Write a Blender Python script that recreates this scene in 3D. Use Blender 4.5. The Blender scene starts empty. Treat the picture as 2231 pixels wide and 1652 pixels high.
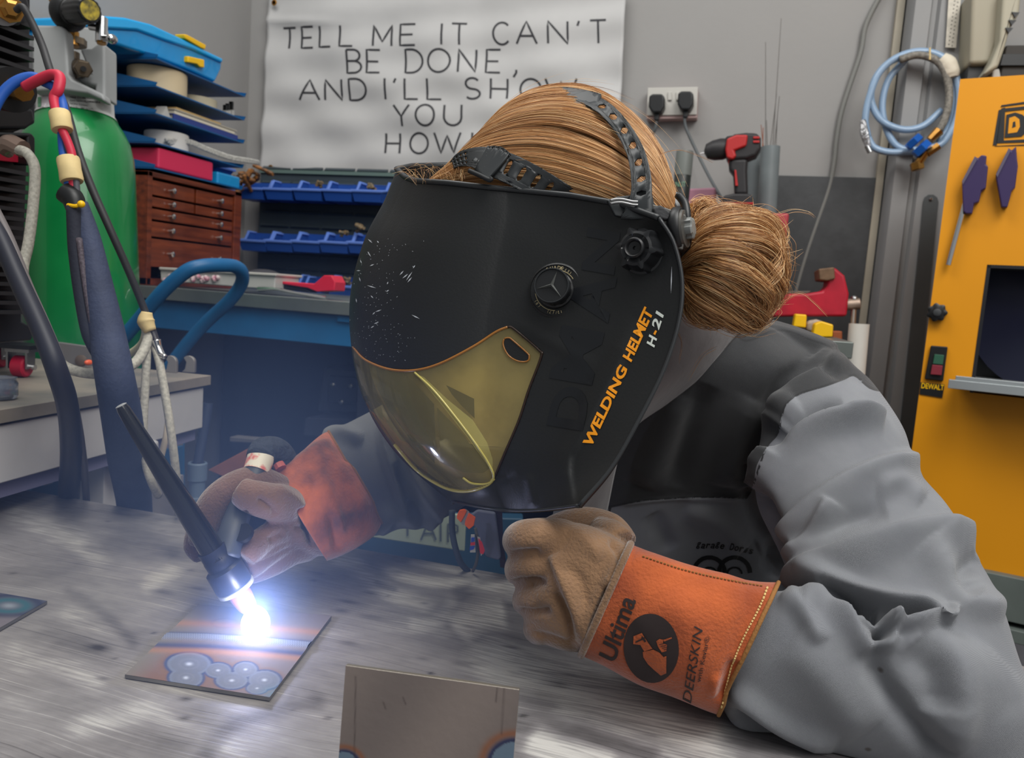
import bpy, bmesh, math, random
import numpy as np
from mathutils import Vector, Matrix
from mathutils.bvhtree import BVHTree
random.seed(7); RNG = np.random.default_rng(7)
SC = bpy.context.scene; COL = SC.collection

# ---------------------------------------------------------------- camera
F = 1685.0; YAW = math.radians(16); PIT = math.atan(186/1685); RO = .072
_z = np.array([0, 0, 1.])
_f0 = np.array([-math.sin(YAW), math.cos(YAW), 0]); _r0 = np.array([math.cos(YAW), math.sin(YAW), 0])
FW = _f0*math.cos(PIT)-_z*math.sin(PIT); _u0 = _f0*math.sin(PIT)+_z*math.cos(PIT)
RT = math.cos(RO)*_r0+math.sin(RO)*_u0; UP = math.cos(RO)*_u0-math.sin(RO)*_r0
CAM = np.array([0, 0, 1.10])
cd = bpy.data.cameras.new('camera'); cam = bpy.data.objects.new('camera', cd); COL.objects.link(cam)
cd.sensor_width = 36; cd.lens = 36*F/2231; cd.clip_start = .02; cd.clip_end = 60
M = Matrix(((RT[0], UP[0], -FW[0], CAM[0]), (RT[1], UP[1], -FW[1], CAM[1]), (RT[2], UP[2], -FW[2], CAM[2]), (0, 0, 0, 1)))
cam.matrix_world = M; SC.camera = cam
cd.dof.use_dof = True; cd.dof.focus_distance = .66; cd.dof.aperture_fstop = 11.0
# ---------------------------------------------------------------- world, lights, exposure
w = bpy.data.worlds.new('world'); SC.world = w; w.use_nodes = True
w.node_tree.nodes['Background'].inputs[0].default_value = (.93, .97, 1, 1)
w.node_tree.nodes['Background'].inputs[1].default_value = .36
def area(name, loc, tgt, sx, sy, e, c=(1, 1, 1)):
    l = bpy.data.lights.new(name, 'AREA'); l.shape = 'RECTANGLE'; l.size = sx; l.size_y = sy; l.energy = e; l.color = c
    o = bpy.data.objects.new(name, l); COL.objects.link(o); o.location = loc
    o.rotation_euler = (Vector(tgt)-Vector(loc)).to_track_quat('-Z', 'Y').to_euler(); return o
area('ceiling_or_fill_light', (.7, .25, 2.9), (.1, .9, .9), 1.3, 1.0, 40, (1, .985, .95))
area('ceiling_or_fill_light', (-.9, .9, 3.0), (-.7, 1.4, .9), 1.4, .9, 22, (1, .985, .95))
area('ceiling_or_fill_light', (1.3, -.9, 2.5), (.1, .6, .85), 1.2, .9, 15, (1, .98, .95))  # fill lamp added behind the camera to brighten the table and plate
SC.view_settings.view_transform = 'Standard'; SC.view_settings.look = 'None'
SC.view_settings.exposure = 0.0; SC.view_settings.gamma = 1; SC.view_settings.use_curve_mapping = False
SC.cycles.max_bounces = 7; SC.cycles.transmission_bounces = 6; SC.cycles.volume_bounces = 0; SC.cycles.transparent_max_bounces = 12
SC.cycles.caustics_reflective = False; SC.cycles.caustics_refractive = False; SC.cycles.sample_clamp_indirect = 4
SC.cycles.use_denoising = True; SC.cycles.volume_step_rate = 2

# ---------------------------------------------------------------- photo rays
def ray(x, y): return FW+(x-1115.5)/F*RT-(y-826)/F*UP
def P(x, y, d): return CAM+d*ray(x, y)
def PZ(x, y, z): r = ray(x, y); return CAM+(z-CAM[2])/r[2]*r
def PY(x, y, v): r = ray(x, y); return CAM+v/r[1]*r
def PX(x, y, v): r = ray(x, y); return CAM+v/r[0]*r
def proj(v):
    q = v-CAM; d = q@FW
    return np.stack([1115.5+F*(q@RT)/d, 826-F*(q@UP)/d], -1), d
# ---------------------------------------------------------------- objects
def tag(o, label=None, cat=None, group=None, kind=None, category=None):
    cat = cat or category
    if label: o['label'] = label
    if cat: o['category'] = cat
    if group: o['group'] = group
    if kind: o['kind'] = kind
    return o
def thing(name, label, cat, loc=(0, 0, 0), group=None):
    o = bpy.data.objects.new(name, None); COL.objects.link(o); o.location = Vector(loc); o.empty_display_size = .05
    return tag(o, label, cat, group)
def link(name, me, mat, parent=None, smooth=None):
    o = bpy.data.objects.new(name, me); COL.objects.link(o)
    if mat is not None and not isinstance(mat, (list, tuple)): mat = [mat]
    for m in (mat or []): me.materials.append(m)
    if smooth is not None:
        me.polygons.foreach_set('use_smooth', [True]*len(me.polygons)); me.update()
        if smooth < 179: me.set_sharp_from_angle(angle=math.radians(smooth))
    if parent is not None:
        o.parent = parent
        t = parent.location if parent.type == 'EMPTY' else Vector((0, 0, 0))
        o.location = (0, 0, 0); o.matrix_parent_inverse = Matrix.Translation(-t)
    return o
def unit(v): v = np.asarray(v, float); return v/max(np.linalg.norm(v), 1e-12)
def frame(a):
    a = unit(a); h = np.array([0, 0, 1.]) if abs(a[2]) < .9 else np.array([1., 0, 0])
    u = unit(np.cross(h, a)); return u, np.cross(a, u), a
def crom(pts, n, closed=False):
    """Catmull-Rom through rows of pts, n samples per span"""
    p = np.asarray(pts, float); k = len(p)
    if closed: q = np.concatenate([p[-1:], p, p[:2]])
    else: q = np.concatenate([2*p[:1]-p[1:2], p, 2*p[-1:]-p[-2:-1]])
    out = []
    for i in range(k if closed else k-1):
        a, b, c, d = q[i:i+4]
        for t in np.arange(n)/n:
            out.append(.5*((2*b)+(-a+c)*t+(2*a-5*b+4*c-d)*t*t+(-a+3*b-3*c+d)*t**3))
    if not closed: out.append(p[-1])
    return np.array(out)
class MB:
    def __init__(s): s.v = []; s.f = []; s.m = []; s.cur = 0
    def add(s, v, f):
        o = len(s.v); s.v += [tuple(map(float, q)) for q in v]; s.f += [tuple(i+o for i in q) for q in f]; s.m += [s.cur]*len(f); return s
    def hexa(s, p):  # 8 pts: bottom 4 then top 4
        return s.add(p, [(3, 2, 1, 0), (4, 5, 6, 7), (0, 1, 5, 4), (1, 2, 6, 5), (2, 3, 7, 6), (3, 0, 4, 7)])
    def box(s, lo, hi, mtx=None):
        (a, b, c), (d, e, f) = lo, hi
        p = [(a, b, c), (d, b, c), (d, e, c), (a, e, c), (a, b, f), (d, b, f), (d, e, f), (a, e, f)]
        if mtx is not None: p = [tuple(mtx @ Vector(q)) for q in p]
        return s.hexa(p)
    def obox(s, c, ax, ay, az):  # centre, half vectors
        c, ax, ay, az = map(np.asarray, (c, ax, ay, az)); p = []
        for k in (-1, 1):
            for i, j in ((-1, -1), (1, -1), (1, 1), (-1, 1)): p.append(c+i*ax+j*ay+k*az)
        return s.hexa(p)
    def rings(s, rings, cap=True, closed=False):
        n = len(rings[0]); v = [q for r in rings for q in r]; f = []
        k = len(rings)
        for i in range(k if closed else k-1):
            a = i*n; b = ((i+1) % k)*n
            for j in range(n): f.append((a+j, a+(j+1) % n, b+(j+1) % n, b+j))
        if cap and not closed: f.append(tuple(range(n))[::-1]); f.append(tuple((k-1)*n+j for j in range(n)))
        return s.add(v, f)
    def cyl(s, a, b, r0, r1=None, n=20, cap=True):
        a, b = np.asarray(a, float), np.asarray(b, float); r1 = r0 if r1 is None else r1
        return s.lathe(a, b-a, [(r0, 0), (r1, 1)], n, cap, rel=True)
    def lathe(s, base, axis, prof, n=24, cap=True, rel=False, lobes=None):
        u, v, a = frame(axis); L = np.linalg.norm(axis) if rel else 1.; R = []
        for r, h in prof:
            rr = []
            for j in range(n):
                t = 2*math.pi*j/n; q = r*(lobes(t, h) if lobes else 1)
                rr.append(np.asarray(base)+a*h*L+q*(math.cos(t)*u+math.sin(t)*v))
            R.append(rr)
        return s.rings(R, cap)
    def tube(s, pts, r, n=10, sub=6, cap=True, smooth=True, squash=None):
        p = crom(pts, sub) if smooth and len(pts) > 2 else np.asarray(pts, float)
        rr = np.atleast_1d(np.asarray(r, float))
        if len(rr) == 1: rr = np.full(len(p), rr[0])
        else: rr = np.interp(np.linspace(0, 1, len(p)), np.linspace(0, 1, len(rr)), rr)
        t = np.gradient(p, axis=0); u, v, _ = frame(t[0]); R = []
        for i in range(len(p)):
            a = unit(t[i]); u = unit(u-a*(u@a)); v = np.cross(a, u)
            R.append([p[i]+rr[i]*(math.cos(2*math.pi*j/n)*u+math.sin(2*math.pi*j/n)*v*(squash or 1)) for j in range(n)])
        return s.rings(R, cap)
    def ball(s, c, r, n=16, m=10, sc=(1, 1, 1), ax=None):
        R = []; u, v, a = frame(ax if ax is not None else (0, 0, 1))
        for i in range(m+1):
            t = math.pi*i/m; z = -math.cos(t); q = max(math.sin(t), 1e-3)
            R.append([np.asarray(c)+r*(q*math.cos(2*math.pi*j/n)*u*sc[0]+q*math.sin(2*math.pi*j/n)*v*sc[1]+z*a*sc[2]) for j in range(n)])
        return s.rings(R)
    def prism(s, pts, off):  # polygon of 3d points extruded by vector
        k = len(pts); off = np.asarray(off)
        v = [np.asarray(p) for p in pts]+[np.asarray(p)+off for p in pts]
        f = [tuple(range(k)), tuple(range(k, 2*k))[::-1]]+[(i, i+k, (i+1) % k+k, (i+1) % k) for i in range(k)]
        return s.add(v, f)
    def grid(s, g):  # rows x cols x 3
        g = np.asarray(g); a, b = g.shape[:2]
        return s.add(g.reshape(-1, 3), [(i*b+j, i*b+j+1, (i+1)*b+j+1, (i+1)*b+j) for i in range(a-1) for j in range(b-1)])
    def me(s, name='m', fix=True):
        me = bpy.data.meshes.new(name); me.from_pydata(s.v, [], s.f)
        me.polygons.foreach_set('material_index', s.m)
        if fix:
            bm = bmesh.new(); bm.from_mesh(me); bmesh.ops.recalc_face_normals(bm, faces=bm.faces); bm.to_mesh(me); bm.free()
        me.update(); return me
    def build(s, name, mat, parent=None, smooth=35, bevel=0, seg=2, fix=True, **tags):
        o = link(name, s.me(name, fix), mat, parent, smooth)
        if bevel:
            m = o.modifiers.new('b', 'BEVEL'); m.width = bevel; m.segments = seg; m.limit_method = 'ANGLE'; m.angle_limit = math.radians(40); m.harden_normals = True
        if tags: tag(o, **tags)
        return o
def dup(root, loc=None, label=None, name=None, rotz=0):
    c = root.copy(); COL.objects.link(c)
    if loc is not None: c.location = loc
    c.rotation_euler.z += rotz
    if label: c['label'] = label
    for ch in list(root.children):
        d = ch.copy(); COL.objects.link(d); d.parent = c
        for g in list(ch.children):
            e = g.copy(); COL.objects.link(e); e.parent = d
    return c
# ---------------------------------------------------------------- materials
def C(r, g, b): return tuple(((x/255+.055)/1.055)**2.4 if x/255 > .04045 else x/255/12.92 for x in (r, g, b))+(1,)
def mat(name, c, rough=.5, metal=0, var=.0, vs=20, bump=0, bs=120, spec=.5, c2=None, coat=0, sheen=0, alpha=1, trans=0, emit=0, ramp=(.35, .65), stretch=None, ior=1.45, detail=4, thr=None):
    m = bpy.data.materials.new(name); m.use_nodes = True; nt = m.node_tree; N = nt.nodes; L = nt.links
    b = N['Principled BSDF']; I = b.inputs
    I['Base Color'].default_value = c; I['Roughness'].default_value = rough; I['Metallic'].default_value = metal
    I['Specular IOR Level'].default_value = spec; I['Coat Weight'].default_value = coat; I['Sheen Weight'].default_value = sheen
    I['Alpha'].default_value = alpha; I['Transmission Weight'].default_value = trans; I['IOR'].default_value = ior
    if emit: I['Emission Color'].default_value = c; I['Emission Strength'].default_value = emit
    tc = N.new('ShaderNodeTexCoord'); mp = N.new('ShaderNodeMapping'); L.new(tc.outputs['Object'], mp.inputs[0])
    if stretch: mp.inputs['Scale'].default_value = stretch
    if c2 is not None or var:
        n = N.new('ShaderNodeTexNoise'); n.inputs['Scale'].default_value = vs; n.inputs['Detail'].default_value = detail; L.new(mp.outputs[0], n.inputs[0])
        r = N.new('ShaderNodeValToRGB'); L.new(n.outputs[0], r.inputs[0])
        r.color_ramp.elements[0].position, r.color_ramp.elements[1].position = ramp
        if c2 is None:
            a = tuple(min(1, x*(1-var)) for x in c[:3])+(1,); c2b = tuple(min(1, x*(1+var)) for x in c[:3])+(1,)
        else: a, c2b = c, c2
        r.color_ramp.elements[0].color = a; r.color_ramp.elements[1].color = c2b
        L.new(r.outputs[0], I['Base Color'])
    if bump:
        n2 = N.new('ShaderNodeTexNoise'); n2.inputs['Scale'].default_value = bs; n2.inputs['Detail'].default_value = 3; L.new(mp.outputs[0], n2.inputs[0])
        bp = N.new('ShaderNodeBump'); bp.inputs['Strength'].default_value = 1; bp.inputs['Distance'].default_value = bump
        L.new(n2.outputs[0], bp.inputs['Height']); L.new(bp.outputs[0], I['Normal'])
    return m
# ---------------------------------------------------------------- polyline distances in picture pixels (authoring only)
def seg_dist(q, line, closed=False):
    """signed distance (positive to the left of the walking direction in the y-down frame), and position 0..1 along"""
    line = np.asarray(line, float); k = len(line); best = np.full(len(q), 1e9); sd = np.zeros(len(q)); tt = np.zeros(len(q))
    segs = [(line[i], line[(i+1) % k]) for i in range(k if closed else k-1)]
    Ls = [np.linalg.norm(b-a) for a, b in segs]; tot = sum(Ls); acc = 0
    for (a, b), L in zip(segs, Ls):
        ab = b-a; t = np.clip(((q-a)@ab)/(L*L+1e-9), 0, 1); dv = q-(a+t[:, None]*ab); d = np.hypot(dv[:, 0], dv[:, 1])
        s = np.sign(ab[0]*dv[:, 1]-ab[1]*dv[:, 0]); k2 = d < best
        best[k2] = d[k2]; sd[k2] = (d*s)[k2]; tt[k2] = ((acc+t*L)/tot)[k2]; acc += L
    return best, sd, tt
def poly_sdf(q, poly):
    poly = np.asarray(poly, float); d, _, _ = seg_dist(q, poly, True); ins = np.zeros(len(q), bool); j = len(poly)-1
    for i in range(len(poly)):
        a, b = poly[i], poly[j]
        c = ((a[1] > q[:, 1]) != (b[1] > q[:, 1])) & (q[:, 0] < (b[0]-a[0])*(q[:, 1]-a[1])/(b[1]-a[1]+1e-12)+a[0]); ins ^= c; j = i
    return np.where(ins, d, -d)
def get_v(me): a = np.empty(len(me.vertices)*3); me.vertices.foreach_get('co', a); return a.reshape(-1, 3)
def set_v(me, v): me.vertices.foreach_set('co', np.asarray(v, float).ravel()); me.update()
def get_n(me):
    a = np.empty(len(me.vertices)*3); me.vertices.foreach_get('normal', a); return a.reshape(-1, 3)
def laplace(me, it=3, k=.5):
    v = get_v(me); e = np.empty(len(me.edges)*2, int); me.edges.foreach_get('vertices', e); e = e.reshape(-1, 2)
    deg = np.bincount(e.ravel(), minlength=len(v))[:, None]
    for _ in range(it):
        s = np.stack([np.bincount(e[:, 0], v[e[:, 1], c], len(v))+np.bincount(e[:, 1], v[e[:, 0], c], len(v)) for c in range(3)], -1)
        v = v+k*(s/np.maximum(deg, 1)-v)
    set_v(me, v)
def voxel(mb, size, smooth=4):
    me = mb.me() if isinstance(mb, MB) else mb
    o = bpy.data.objects.new('tmp', me); COL.objects.link(o)
    m = o.modifiers.new('r', 'REMESH'); m.mode = 'VOXEL'; m.voxel_size = size; m.use_smooth_shade = True
    dg = bpy.context.evaluated_depsgraph_get(); r = bpy.data.meshes.new_from_object(o.evaluated_get(dg))
    bpy.data.objects.remove(o); laplace(r, smooth); return r
def folds(me, specs, face=True):
    """specs: (kind, amp_m, width_px, [(x,y)...]) ; displaces camera-side vertices along their normals"""
    v = get_v(me); n = get_n(me); q, d = proj(v); vd = (CAM-v); vd /= np.linalg.norm(vd, axis=1)[:, None]
    fac = np.clip(((n*vd).sum(1)+.15)/.35, 0, 1) if face else np.ones(len(v)); h = np.zeros(len(v))
    for kind, amp, wd, line in specs:
        ln = crom(line, 6) if len(line) > 2 else np.asarray(line, float)
        R = wd*3.2; m = (q[:, 0] > ln[:, 0].min()-R) & (q[:, 0] < ln[:, 0].max()+R) & (q[:, 1] > ln[:, 1].min()-R) & (q[:, 1] < ln[:, 1].max()+R)
        ix = np.nonzero(m)[0]
        if not len(ix): continue
        b, s, t = seg_dist(q[ix], ln)
        end = np.clip(np.minimum(t, 1-t)*6, 0, 1)**.5*1.0
        if kind == 'r': p = np.exp(-(b/wd)**2)
        elif kind == 's': p = np.where(s > 0, np.exp(-(s/wd)**2), np.exp(-(s/(wd*.28))**2))   # steep on the right-hand side
        elif kind == 't': p = np.where(s < 0, np.exp(-(s/wd)**2), np.exp(-(s/(wd*.28))**2))
        elif kind == 'e': p = np.exp(-(b/wd)**2); end = 1
        h[ix] += amp*p*end
    set_v(me, v+n*(h*fac)[:, None])
def fattr(me, name, a):
    at = me.attributes.new(name, 'FLOAT', 'POINT'); at.data.foreach_set('value', np.asarray(a, np.float32))
def cattr(me, name, a):
    at = me.attributes.new(name, 'FLOAT_COLOR', 'POINT'); at.data.foreach_set('color', np.asarray(a, np.float32).ravel())
def bvh_of(me):
    return BVHTree.FromPolygons([tuple(x) for x in get_v(me)], [tuple(p.vertices) for p in me.polygons])
def cast(bvh, x, y, off=.0006):
    r = ray(x, y); h = bvh.ray_cast(Vector(CAM), Vector(r))
    if h[0] is None: return None
    n = np.array(h[1]); n = n if n@r < 0 else -n
    return np.array(h[0])+n*off
def text_polys(s, bold=0, shear=0, fs=1):
    cu = bpy.data.curves.new('t', 'FONT'); cu.body = s; cu.offset = bold; cu.shear = shear; cu.resolution_u = 4; cu.size = fs
    o = bpy.data.objects.new('t', cu); COL.objects.link(o); dg = bpy.context.evaluated_depsgraph_get(); dg.update()
    me = bpy.data.meshes.new_from_object(o.evaluated_get(dg)); v = get_v(me)[:, :2]; f = [tuple(p.vertices) for p in me.polygons]
    bpy.data.objects.remove(o); return v, f
def refine(v, f, L):
    bm = bmesh.new(); vs = [bm.verts.new((a[0], a[1], 0)) for a in v]
    for q in f:
        try: bm.faces.new([vs[i] for i in q])
        except ValueError: pass
    for _ in range(5):
        bmesh.ops.triangulate(bm, faces=bm.faces); e = [x for x in bm.edges if x.calc_length() > L]
        if not e: break
        bmesh.ops.subdivide_edges(bm, edges=e, cuts=1)
    bmesh.ops.triangulate(bm, faces=bm.faces)
    bm.verts.index_update(); V = np.array([x.co[:2] for x in bm.verts]); FF = [tuple(x.index for x in q.verts) for q in bm.faces]; bm.free(); return V, FF
def decal(mb, v, f, fn, bvh, off=.0005, L=12):
    """fn maps local 2d -> pixels; vertices land on the surface hit by that ray"""
    px = np.array([fn(a) for a in v]); px, f = refine(px, f, L); pts = [cast(bvh, x, y, off) for x, y in px]
    ok = [q for q in f if all(pts[i] is not None for i in q)]
    return mb.add([p if p is not None else CAM for p in pts], ok)
def fit_text(s, p0, p1, h, up=None, **k):
    """text running from pixel p0 to p1, letters h pixels tall; returns v, f, fn"""
    v, f = text_polys(s, **k); lo, hi = v.min(0), v.max(0); p0, p1 = np.array(p0, float), np.array(p1, float)
    d = p1-p0; L = np.linalg.norm(d); u = d/L; n = np.array([u[1], -u[0]]) if up is None else np.array(up, float)
    def fn(a): return p0+u*(a[0]-lo[0])/(hi[0]-lo[0])*L+n*(a[1]-lo[1])/(hi[1]-lo[1])*h
    return v, f, fn
# ================================================================ shared materials
WALL = mat('wall_paint', C(150, 148, 146), .75, var=.03, vs=3, bump=.0004, bs=60)
CONC = mat('concrete', C(120, 118, 114), .8, var=.15, vs=6)
STEEL = mat('steel', C(150, 150, 150), .38, 1, var=.12, vs=18, bump=.0001, bs=200)
CHROME = mat('chrome', C(205, 205, 205), .16, 1)
BLACKP = mat('black_plastic', C(22, 23, 25), .42)
BLACKM = mat('black_rubber', C(30, 31, 33), .6)
WHITEP = mat('white_plastic', C(190, 187, 180), .45)
BRASS = mat('brass', C(176, 128, 66), .33, 1, var=.15, vs=60)
BLUES = mat('blue_steel', C(18, 92, 142), .45, var=.1, vs=12)
BLUET = mat('blue_tray', C(12, 84, 138), .45, var=.06, vs=14)
BINB = mat('blue_bin', C(36, 78, 160), .4)
REDM = mat('red_paint', C(168, 22, 44), .42, var=.12, vs=30)
PINKR = mat('faded_red', C(170, 62, 70), .5, var=.06, vs=12)
CREAM = mat('cream_paper', C(215, 198, 165), .7, var=.05, vs=30)
YELW = mat('yellow_paint', C(222, 146, 4), .48, var=.025, vs=4, bump=.00008, bs=600)
YELP = mat('yellow_plastic', C(238, 186, 10), .4)
WOOD = mat('dark_wood', C(70, 28, 16), .4, c2=C(128, 58, 30), vs=6, stretch=(8, 1.2, 14), ramp=(.3, .7), coat=.2)
DGREY = mat('dark_grey', C(58, 60, 62), .6, var=.08, vs=10)
GREYP = mat('grey_plastic', C(150, 152, 154), .5, var=.03, vs=8)
TAPE = mat('masking_tape', C(214, 190, 136), .7, var=.12, vs=40)
BENCH_SHADE = mat('under_bench_shade', C(20, 22, 34), .8, var=.2, vs=5)  # shade under the bench put into a dark navy colour
YW = 2.30; XL = -1.643
# ================================================================ structure
MB().box((XL-.1, YW, 0), (3.0, YW+.1, 2.9)).build('wall_back', WALL, kind='structure')
MB().box((XL-.1, -1.0, 0), (XL, YW, 2.9)).build('wall_left', WALL, kind='structure')
MB().box((XL-.1, -1.2, -.08), (3.0, YW+.1, 0)).build('floor', CONC, kind='structure')
# boxed steel stanchion on the right with a cream strip down its edge
xa = PY(1938, 400, 2.2)[0]; xb = PY(2112, 180, 2.2)[0]; W = xb-xa
prof = [(0, .1), (0, .02), (.06, 0), (.3, 0), (.33, .014), (.4, .014), (.44, 0), (.95, 0), (1, .02), (1, .1)]
MB().prism([np.array([xa+u*W, 2.2+v, 0]) for u, v in prof], (0, 0, 2.9)).build('trim_1', mat('stanchion_paint', C(142, 142, 142), .6, var=.04, vs=7), kind='structure', label='grey boxed steel post on the back wall')
MB().box((xa-.022, 2.275, 0), (xa-.004, 2.3, 2.9)).build('trim_2', mat('cream_paint', C(164, 156, 140), .6, var=.08, vs=9), kind='structure')
# ---------------------------------------------------------------- small builders
def pp(mb, pts, y, t): return mb.prism([PY(a, b, y) for a, b in pts], (0, t, 0))
def rect(x0, y0, x1, y1): return [(x0, y0), (x1, y0), (x1, y1), (x0, y1)]
def rrect(x0, y0, x1, y1, r, n=4):
    o = []
    for cx, cy, a in ((x1-r, y1-r, 0), (x0+r, y1-r, 90), (x0+r, y0+r, 180), (x1-r, y0+r, 270)):
        for i in range(n+1): t = math.radians(a+90*i/n); o.append((cx+r*math.cos(t), cy+r*math.sin(t)))
    return o
# ================================================================ banner with lettering
BAN = thing('banner', 'large white cloth banner with widely spaced black capitals hanging on the back wall', 'banner', PY(960, 380, 2.28))
bc = [PY(588, -14, 2.28), PY(1366, -26, 2.28), PY(1344, 405, 2.28), PY(571, 378, 2.28)]
def ban(u, v):
    p = (1-v)*((1-u)*bc[0]+u*bc[1])+v*((1-u)*bc[3]+u*bc[2])
    w_ = .006*math.sin(7*u+2.2*math.sin(3*v+1))*(.4+v)+.004*math.sin(23*u-9*v+2*math.sin(5*v))+.003*math.sin(31*v+6*u)+.006*math.exp(-((u-.03)/.05)**2)*math.sin(9*v)
    w_ += -.010*math.exp(-(((v-.16)-.10*(u-.1))/.02)**2)*math.exp(-((u-.08)/.12)**2)
    return p+np.array([0, -.012+w_, 0])
g = [[ban(u, v) for u in np.linspace(0, 1, 110)] for v in np.linspace(0, 1, 60)]
o = MB().grid(g).build('cloth', mat('banner_cloth', C(186, 185, 184), .6, var=.03, vs=9, bump=.0015, bs=9), BAN, smooth=180, fix=False)
m = o.modifiers.new('s', 'SOLIDIFY'); m.thickness = .0015
for a, b in ((598, 6), (590, 366)):
    e = PY(a, b, 2.262); MB().lathe(e, (0, -1, 0), [(.009, 0), (.010, .002), (.006, .003), (.005, 0)], 16).build('eyelet', BRASS, BAN)
GL = {'T': [[(0, 0), (1, 0)], [(.5, 0), (.5, 1)]], 'E': [[(1, 0), (0, 0), (0, 1), (1, 1)], [(0, .5), (.85, .5)]], 'L': [[(0, 0), (0, 1), (1, 1)]],
      'M': [[(0, 1), (0, 0), (.5, .8), (1, 0), (1, 1)]], 'I': [[(0, 0), (0, 1)]], 'A': [[(0, 1), (.5, 0), (1, 1)], [(.18, .66), (.82, .66)]],
      'N': [[(0, 1), (0, 0), (1, 1), (1, 0)]], "'": [[(0, 0), (-.2, .22)]], 'H': [[(0, 0), (0, 1)], [(1, 0), (1, 1)], [(0, .5), (1, .5)]],
      'W': [[(0, 0), (.25, 1), (.5, .15), (.75, 1), (1, 0)]], 'Y': [[(0, 0), (.5, .55), (1, 0)], [(.5, .55), (.5, 1)]], '!': [[(0, 0), (0, .72)], [(0, .9), (0, 1)]],
      ',': [[(0, .88), (0, 1), (-.35, 1.18)]], 'D': [[(0, 0), (.35, 0)]+[(.35+.65*math.sin(t), .5-.5*math.cos(t)) for t in np.linspace(.2, math.pi-.2, 10)]+[(.35, 1), (0, 1), (0, 0)]],
      'B': [[(0, 0), (.5, 0)]+[(.5+.4*math.sin(t), .24-.24*math.cos(t)) for t in np.linspace(.3, math.pi-.3, 7)]+[(.5, .48), (0, .48)], [(.5, .48)]+[(.5+.5*math.sin(t), .74-.26*math.cos(t)) for t in np.linspace(.3, math.pi-.3, 7)]+[(.5, 1), (0, 1), (0, 0)]],
      'O': [[(.5+.5*math.sin(t), .5-.5*math.cos(t)) for t in np.linspace(0, 2*math.pi, 25)]],
      'C': [[(.55+.55*math.sin(t), .5-.5*math.cos(t)) for t in np.linspace(.8, -math.pi-.8, 18)]],
      'S': [[(.5+.45*math.sin(t), .26-.26*math.cos(t)) for t in np.linspace(1.0, -math.pi+.0, 10)]+[(.5+.5*math.sin(t), .76-.24*math.cos(t)) for t in np.linspace(.0, math.pi*1.3, 11)]],
      'U': [[(0, 0), (0, .6)]+[(.5-.5*math.cos(t), .6+.4*math.sin(t)) for t in np.linspace(.2, math.pi-.2, 8)]+[(1, .6), (1, 0)]], 'P': [[(0, 1), (0, 0), (.6, 0), (1, .12), (1, .4), (.6, .52), (0, .52)]], 'R': [[(0, 1), (0, 0), (.6, 0), (1, .12), (1, .4), (.6, .52), (0, .52)], [(.5, .52), (1, 1)]]}
def ribbon(pts, w, sub=5):
    """2d polyline -> quads strip of width w"""
    q = []
    for i in range(len(pts)-1):
        for t in np.arange(sub)/sub: q.append(np.array(pts[i])*(1-t)+np.array(pts[i+1])*t)
    q.append(np.array(pts[-1])); q = np.array(q, float); keep = [0]+[i for i in range(1, len(q)) if np.linalg.norm(q[i]-q[i-1]) > 1e-6]; q = q[keep]
    t = np.gradient(q, axis=0); t /= np.linalg.norm(t, axis=1)[:, None]+1e-9; n = np.stack([t[:, 1], -t[:, 0]], -1)
    if np.linalg.norm(q[0]-q[-1]) < 1e-6:
        tt = unit(q[1]-q[-2]); n[0] = n[-1] = (tt[1], -tt[0])
    return q+n*w/2, q-n*w/2
LT = [("T", 619, 647), ("E", 661, 687), ("L", 702, 727), ("L", 747, 775), ("M", 818, 858), ("E", 877, 910), ("I", 967, 967), ("T", 988, 1020), ("C", 1077, 1112), ("A", 1128, 1172), ("N", 1196, 1238), ("'", 1263, 1280), ("T", 1287, 1322)]
L2 = [("B", 762, 793), ("E", 805, 833), ("D", 888, 925), ("O", 937, 985), ("N", 1003, 1040), ("E", 1062, 1092), (",", 1127, 1145)]
L3 = [("A", 657, 700), ("N", 712, 748), ("D", 765, 803), ("I", 845, 845), ("'", 868, 885), ("L", 887, 915), ("L", 935, 965), ("S", 1018, 1050), ("H", 1073, 1108), ("O", 1135, 1180), ("W", 1190, 1258)]
L4 = [("Y", 862, 897), ("O", 912, 952), ("U", 973, 1010)]; L5 = [("H", 843, 873), ("O", 895, 935), ("W", 950, 1008), ("!", 1033, 1033)]
u0_ = unit(bc[1]-bc[0])
def ban_uv(x, y):
    h = PY(x, y, 2.28); v = .5; u = .5
    for _ in range(6):
        a = (1-v)*bc[0]+v*bc[3]; b = (1-v)*bc[1]+v*bc[2]; u = ((h-a)@(b-a))/((b-a)@(b-a))
        t = (1-u)*bc[0]+u*bc[1]; s = (1-u)*bc[3]+u*bc[2]; v = ((h-t)@(s-t))/((s-t)@(s-t))
    return u, v
INK = mat('banner_ink', C(48, 48, 52), .6)
for row, (ya, yb, yc, yd) in ((LT, (63, 108, 47, 95)), (L2, (115, 163, 107, 160)), (L3, (176, 220, 173, 218)), (L4, (232, 277, 231, 276)), (L5, (291, 335, 292, 336))):
    xs0, xs1 = 619., 1322.
    for ch, x0, x1 in row:
        mb = MB(); k = ((x0+x1)/2-xs0)/(xs1-xs0); yt = ya+(yc-ya)*k; yl = yb+(yd-yb)*k; wd = max(x1-x0, 1)
        for st in GL[ch]:
            pts = [(x0+a*(wd if ch not in "'," else 18)-0.0*b, yt+b*(yl-yt)) for a, b in st]
            A, B = ribbon(pts, 4.6, 4)
            G = [[ban(*ban_uv(*q))+np.array([0, -.0022, 0]) for q in S] for S in (A, B)]; mb.grid(G)
        mb.build('letter', INK, BAN, smooth=None, fix=False)
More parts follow.
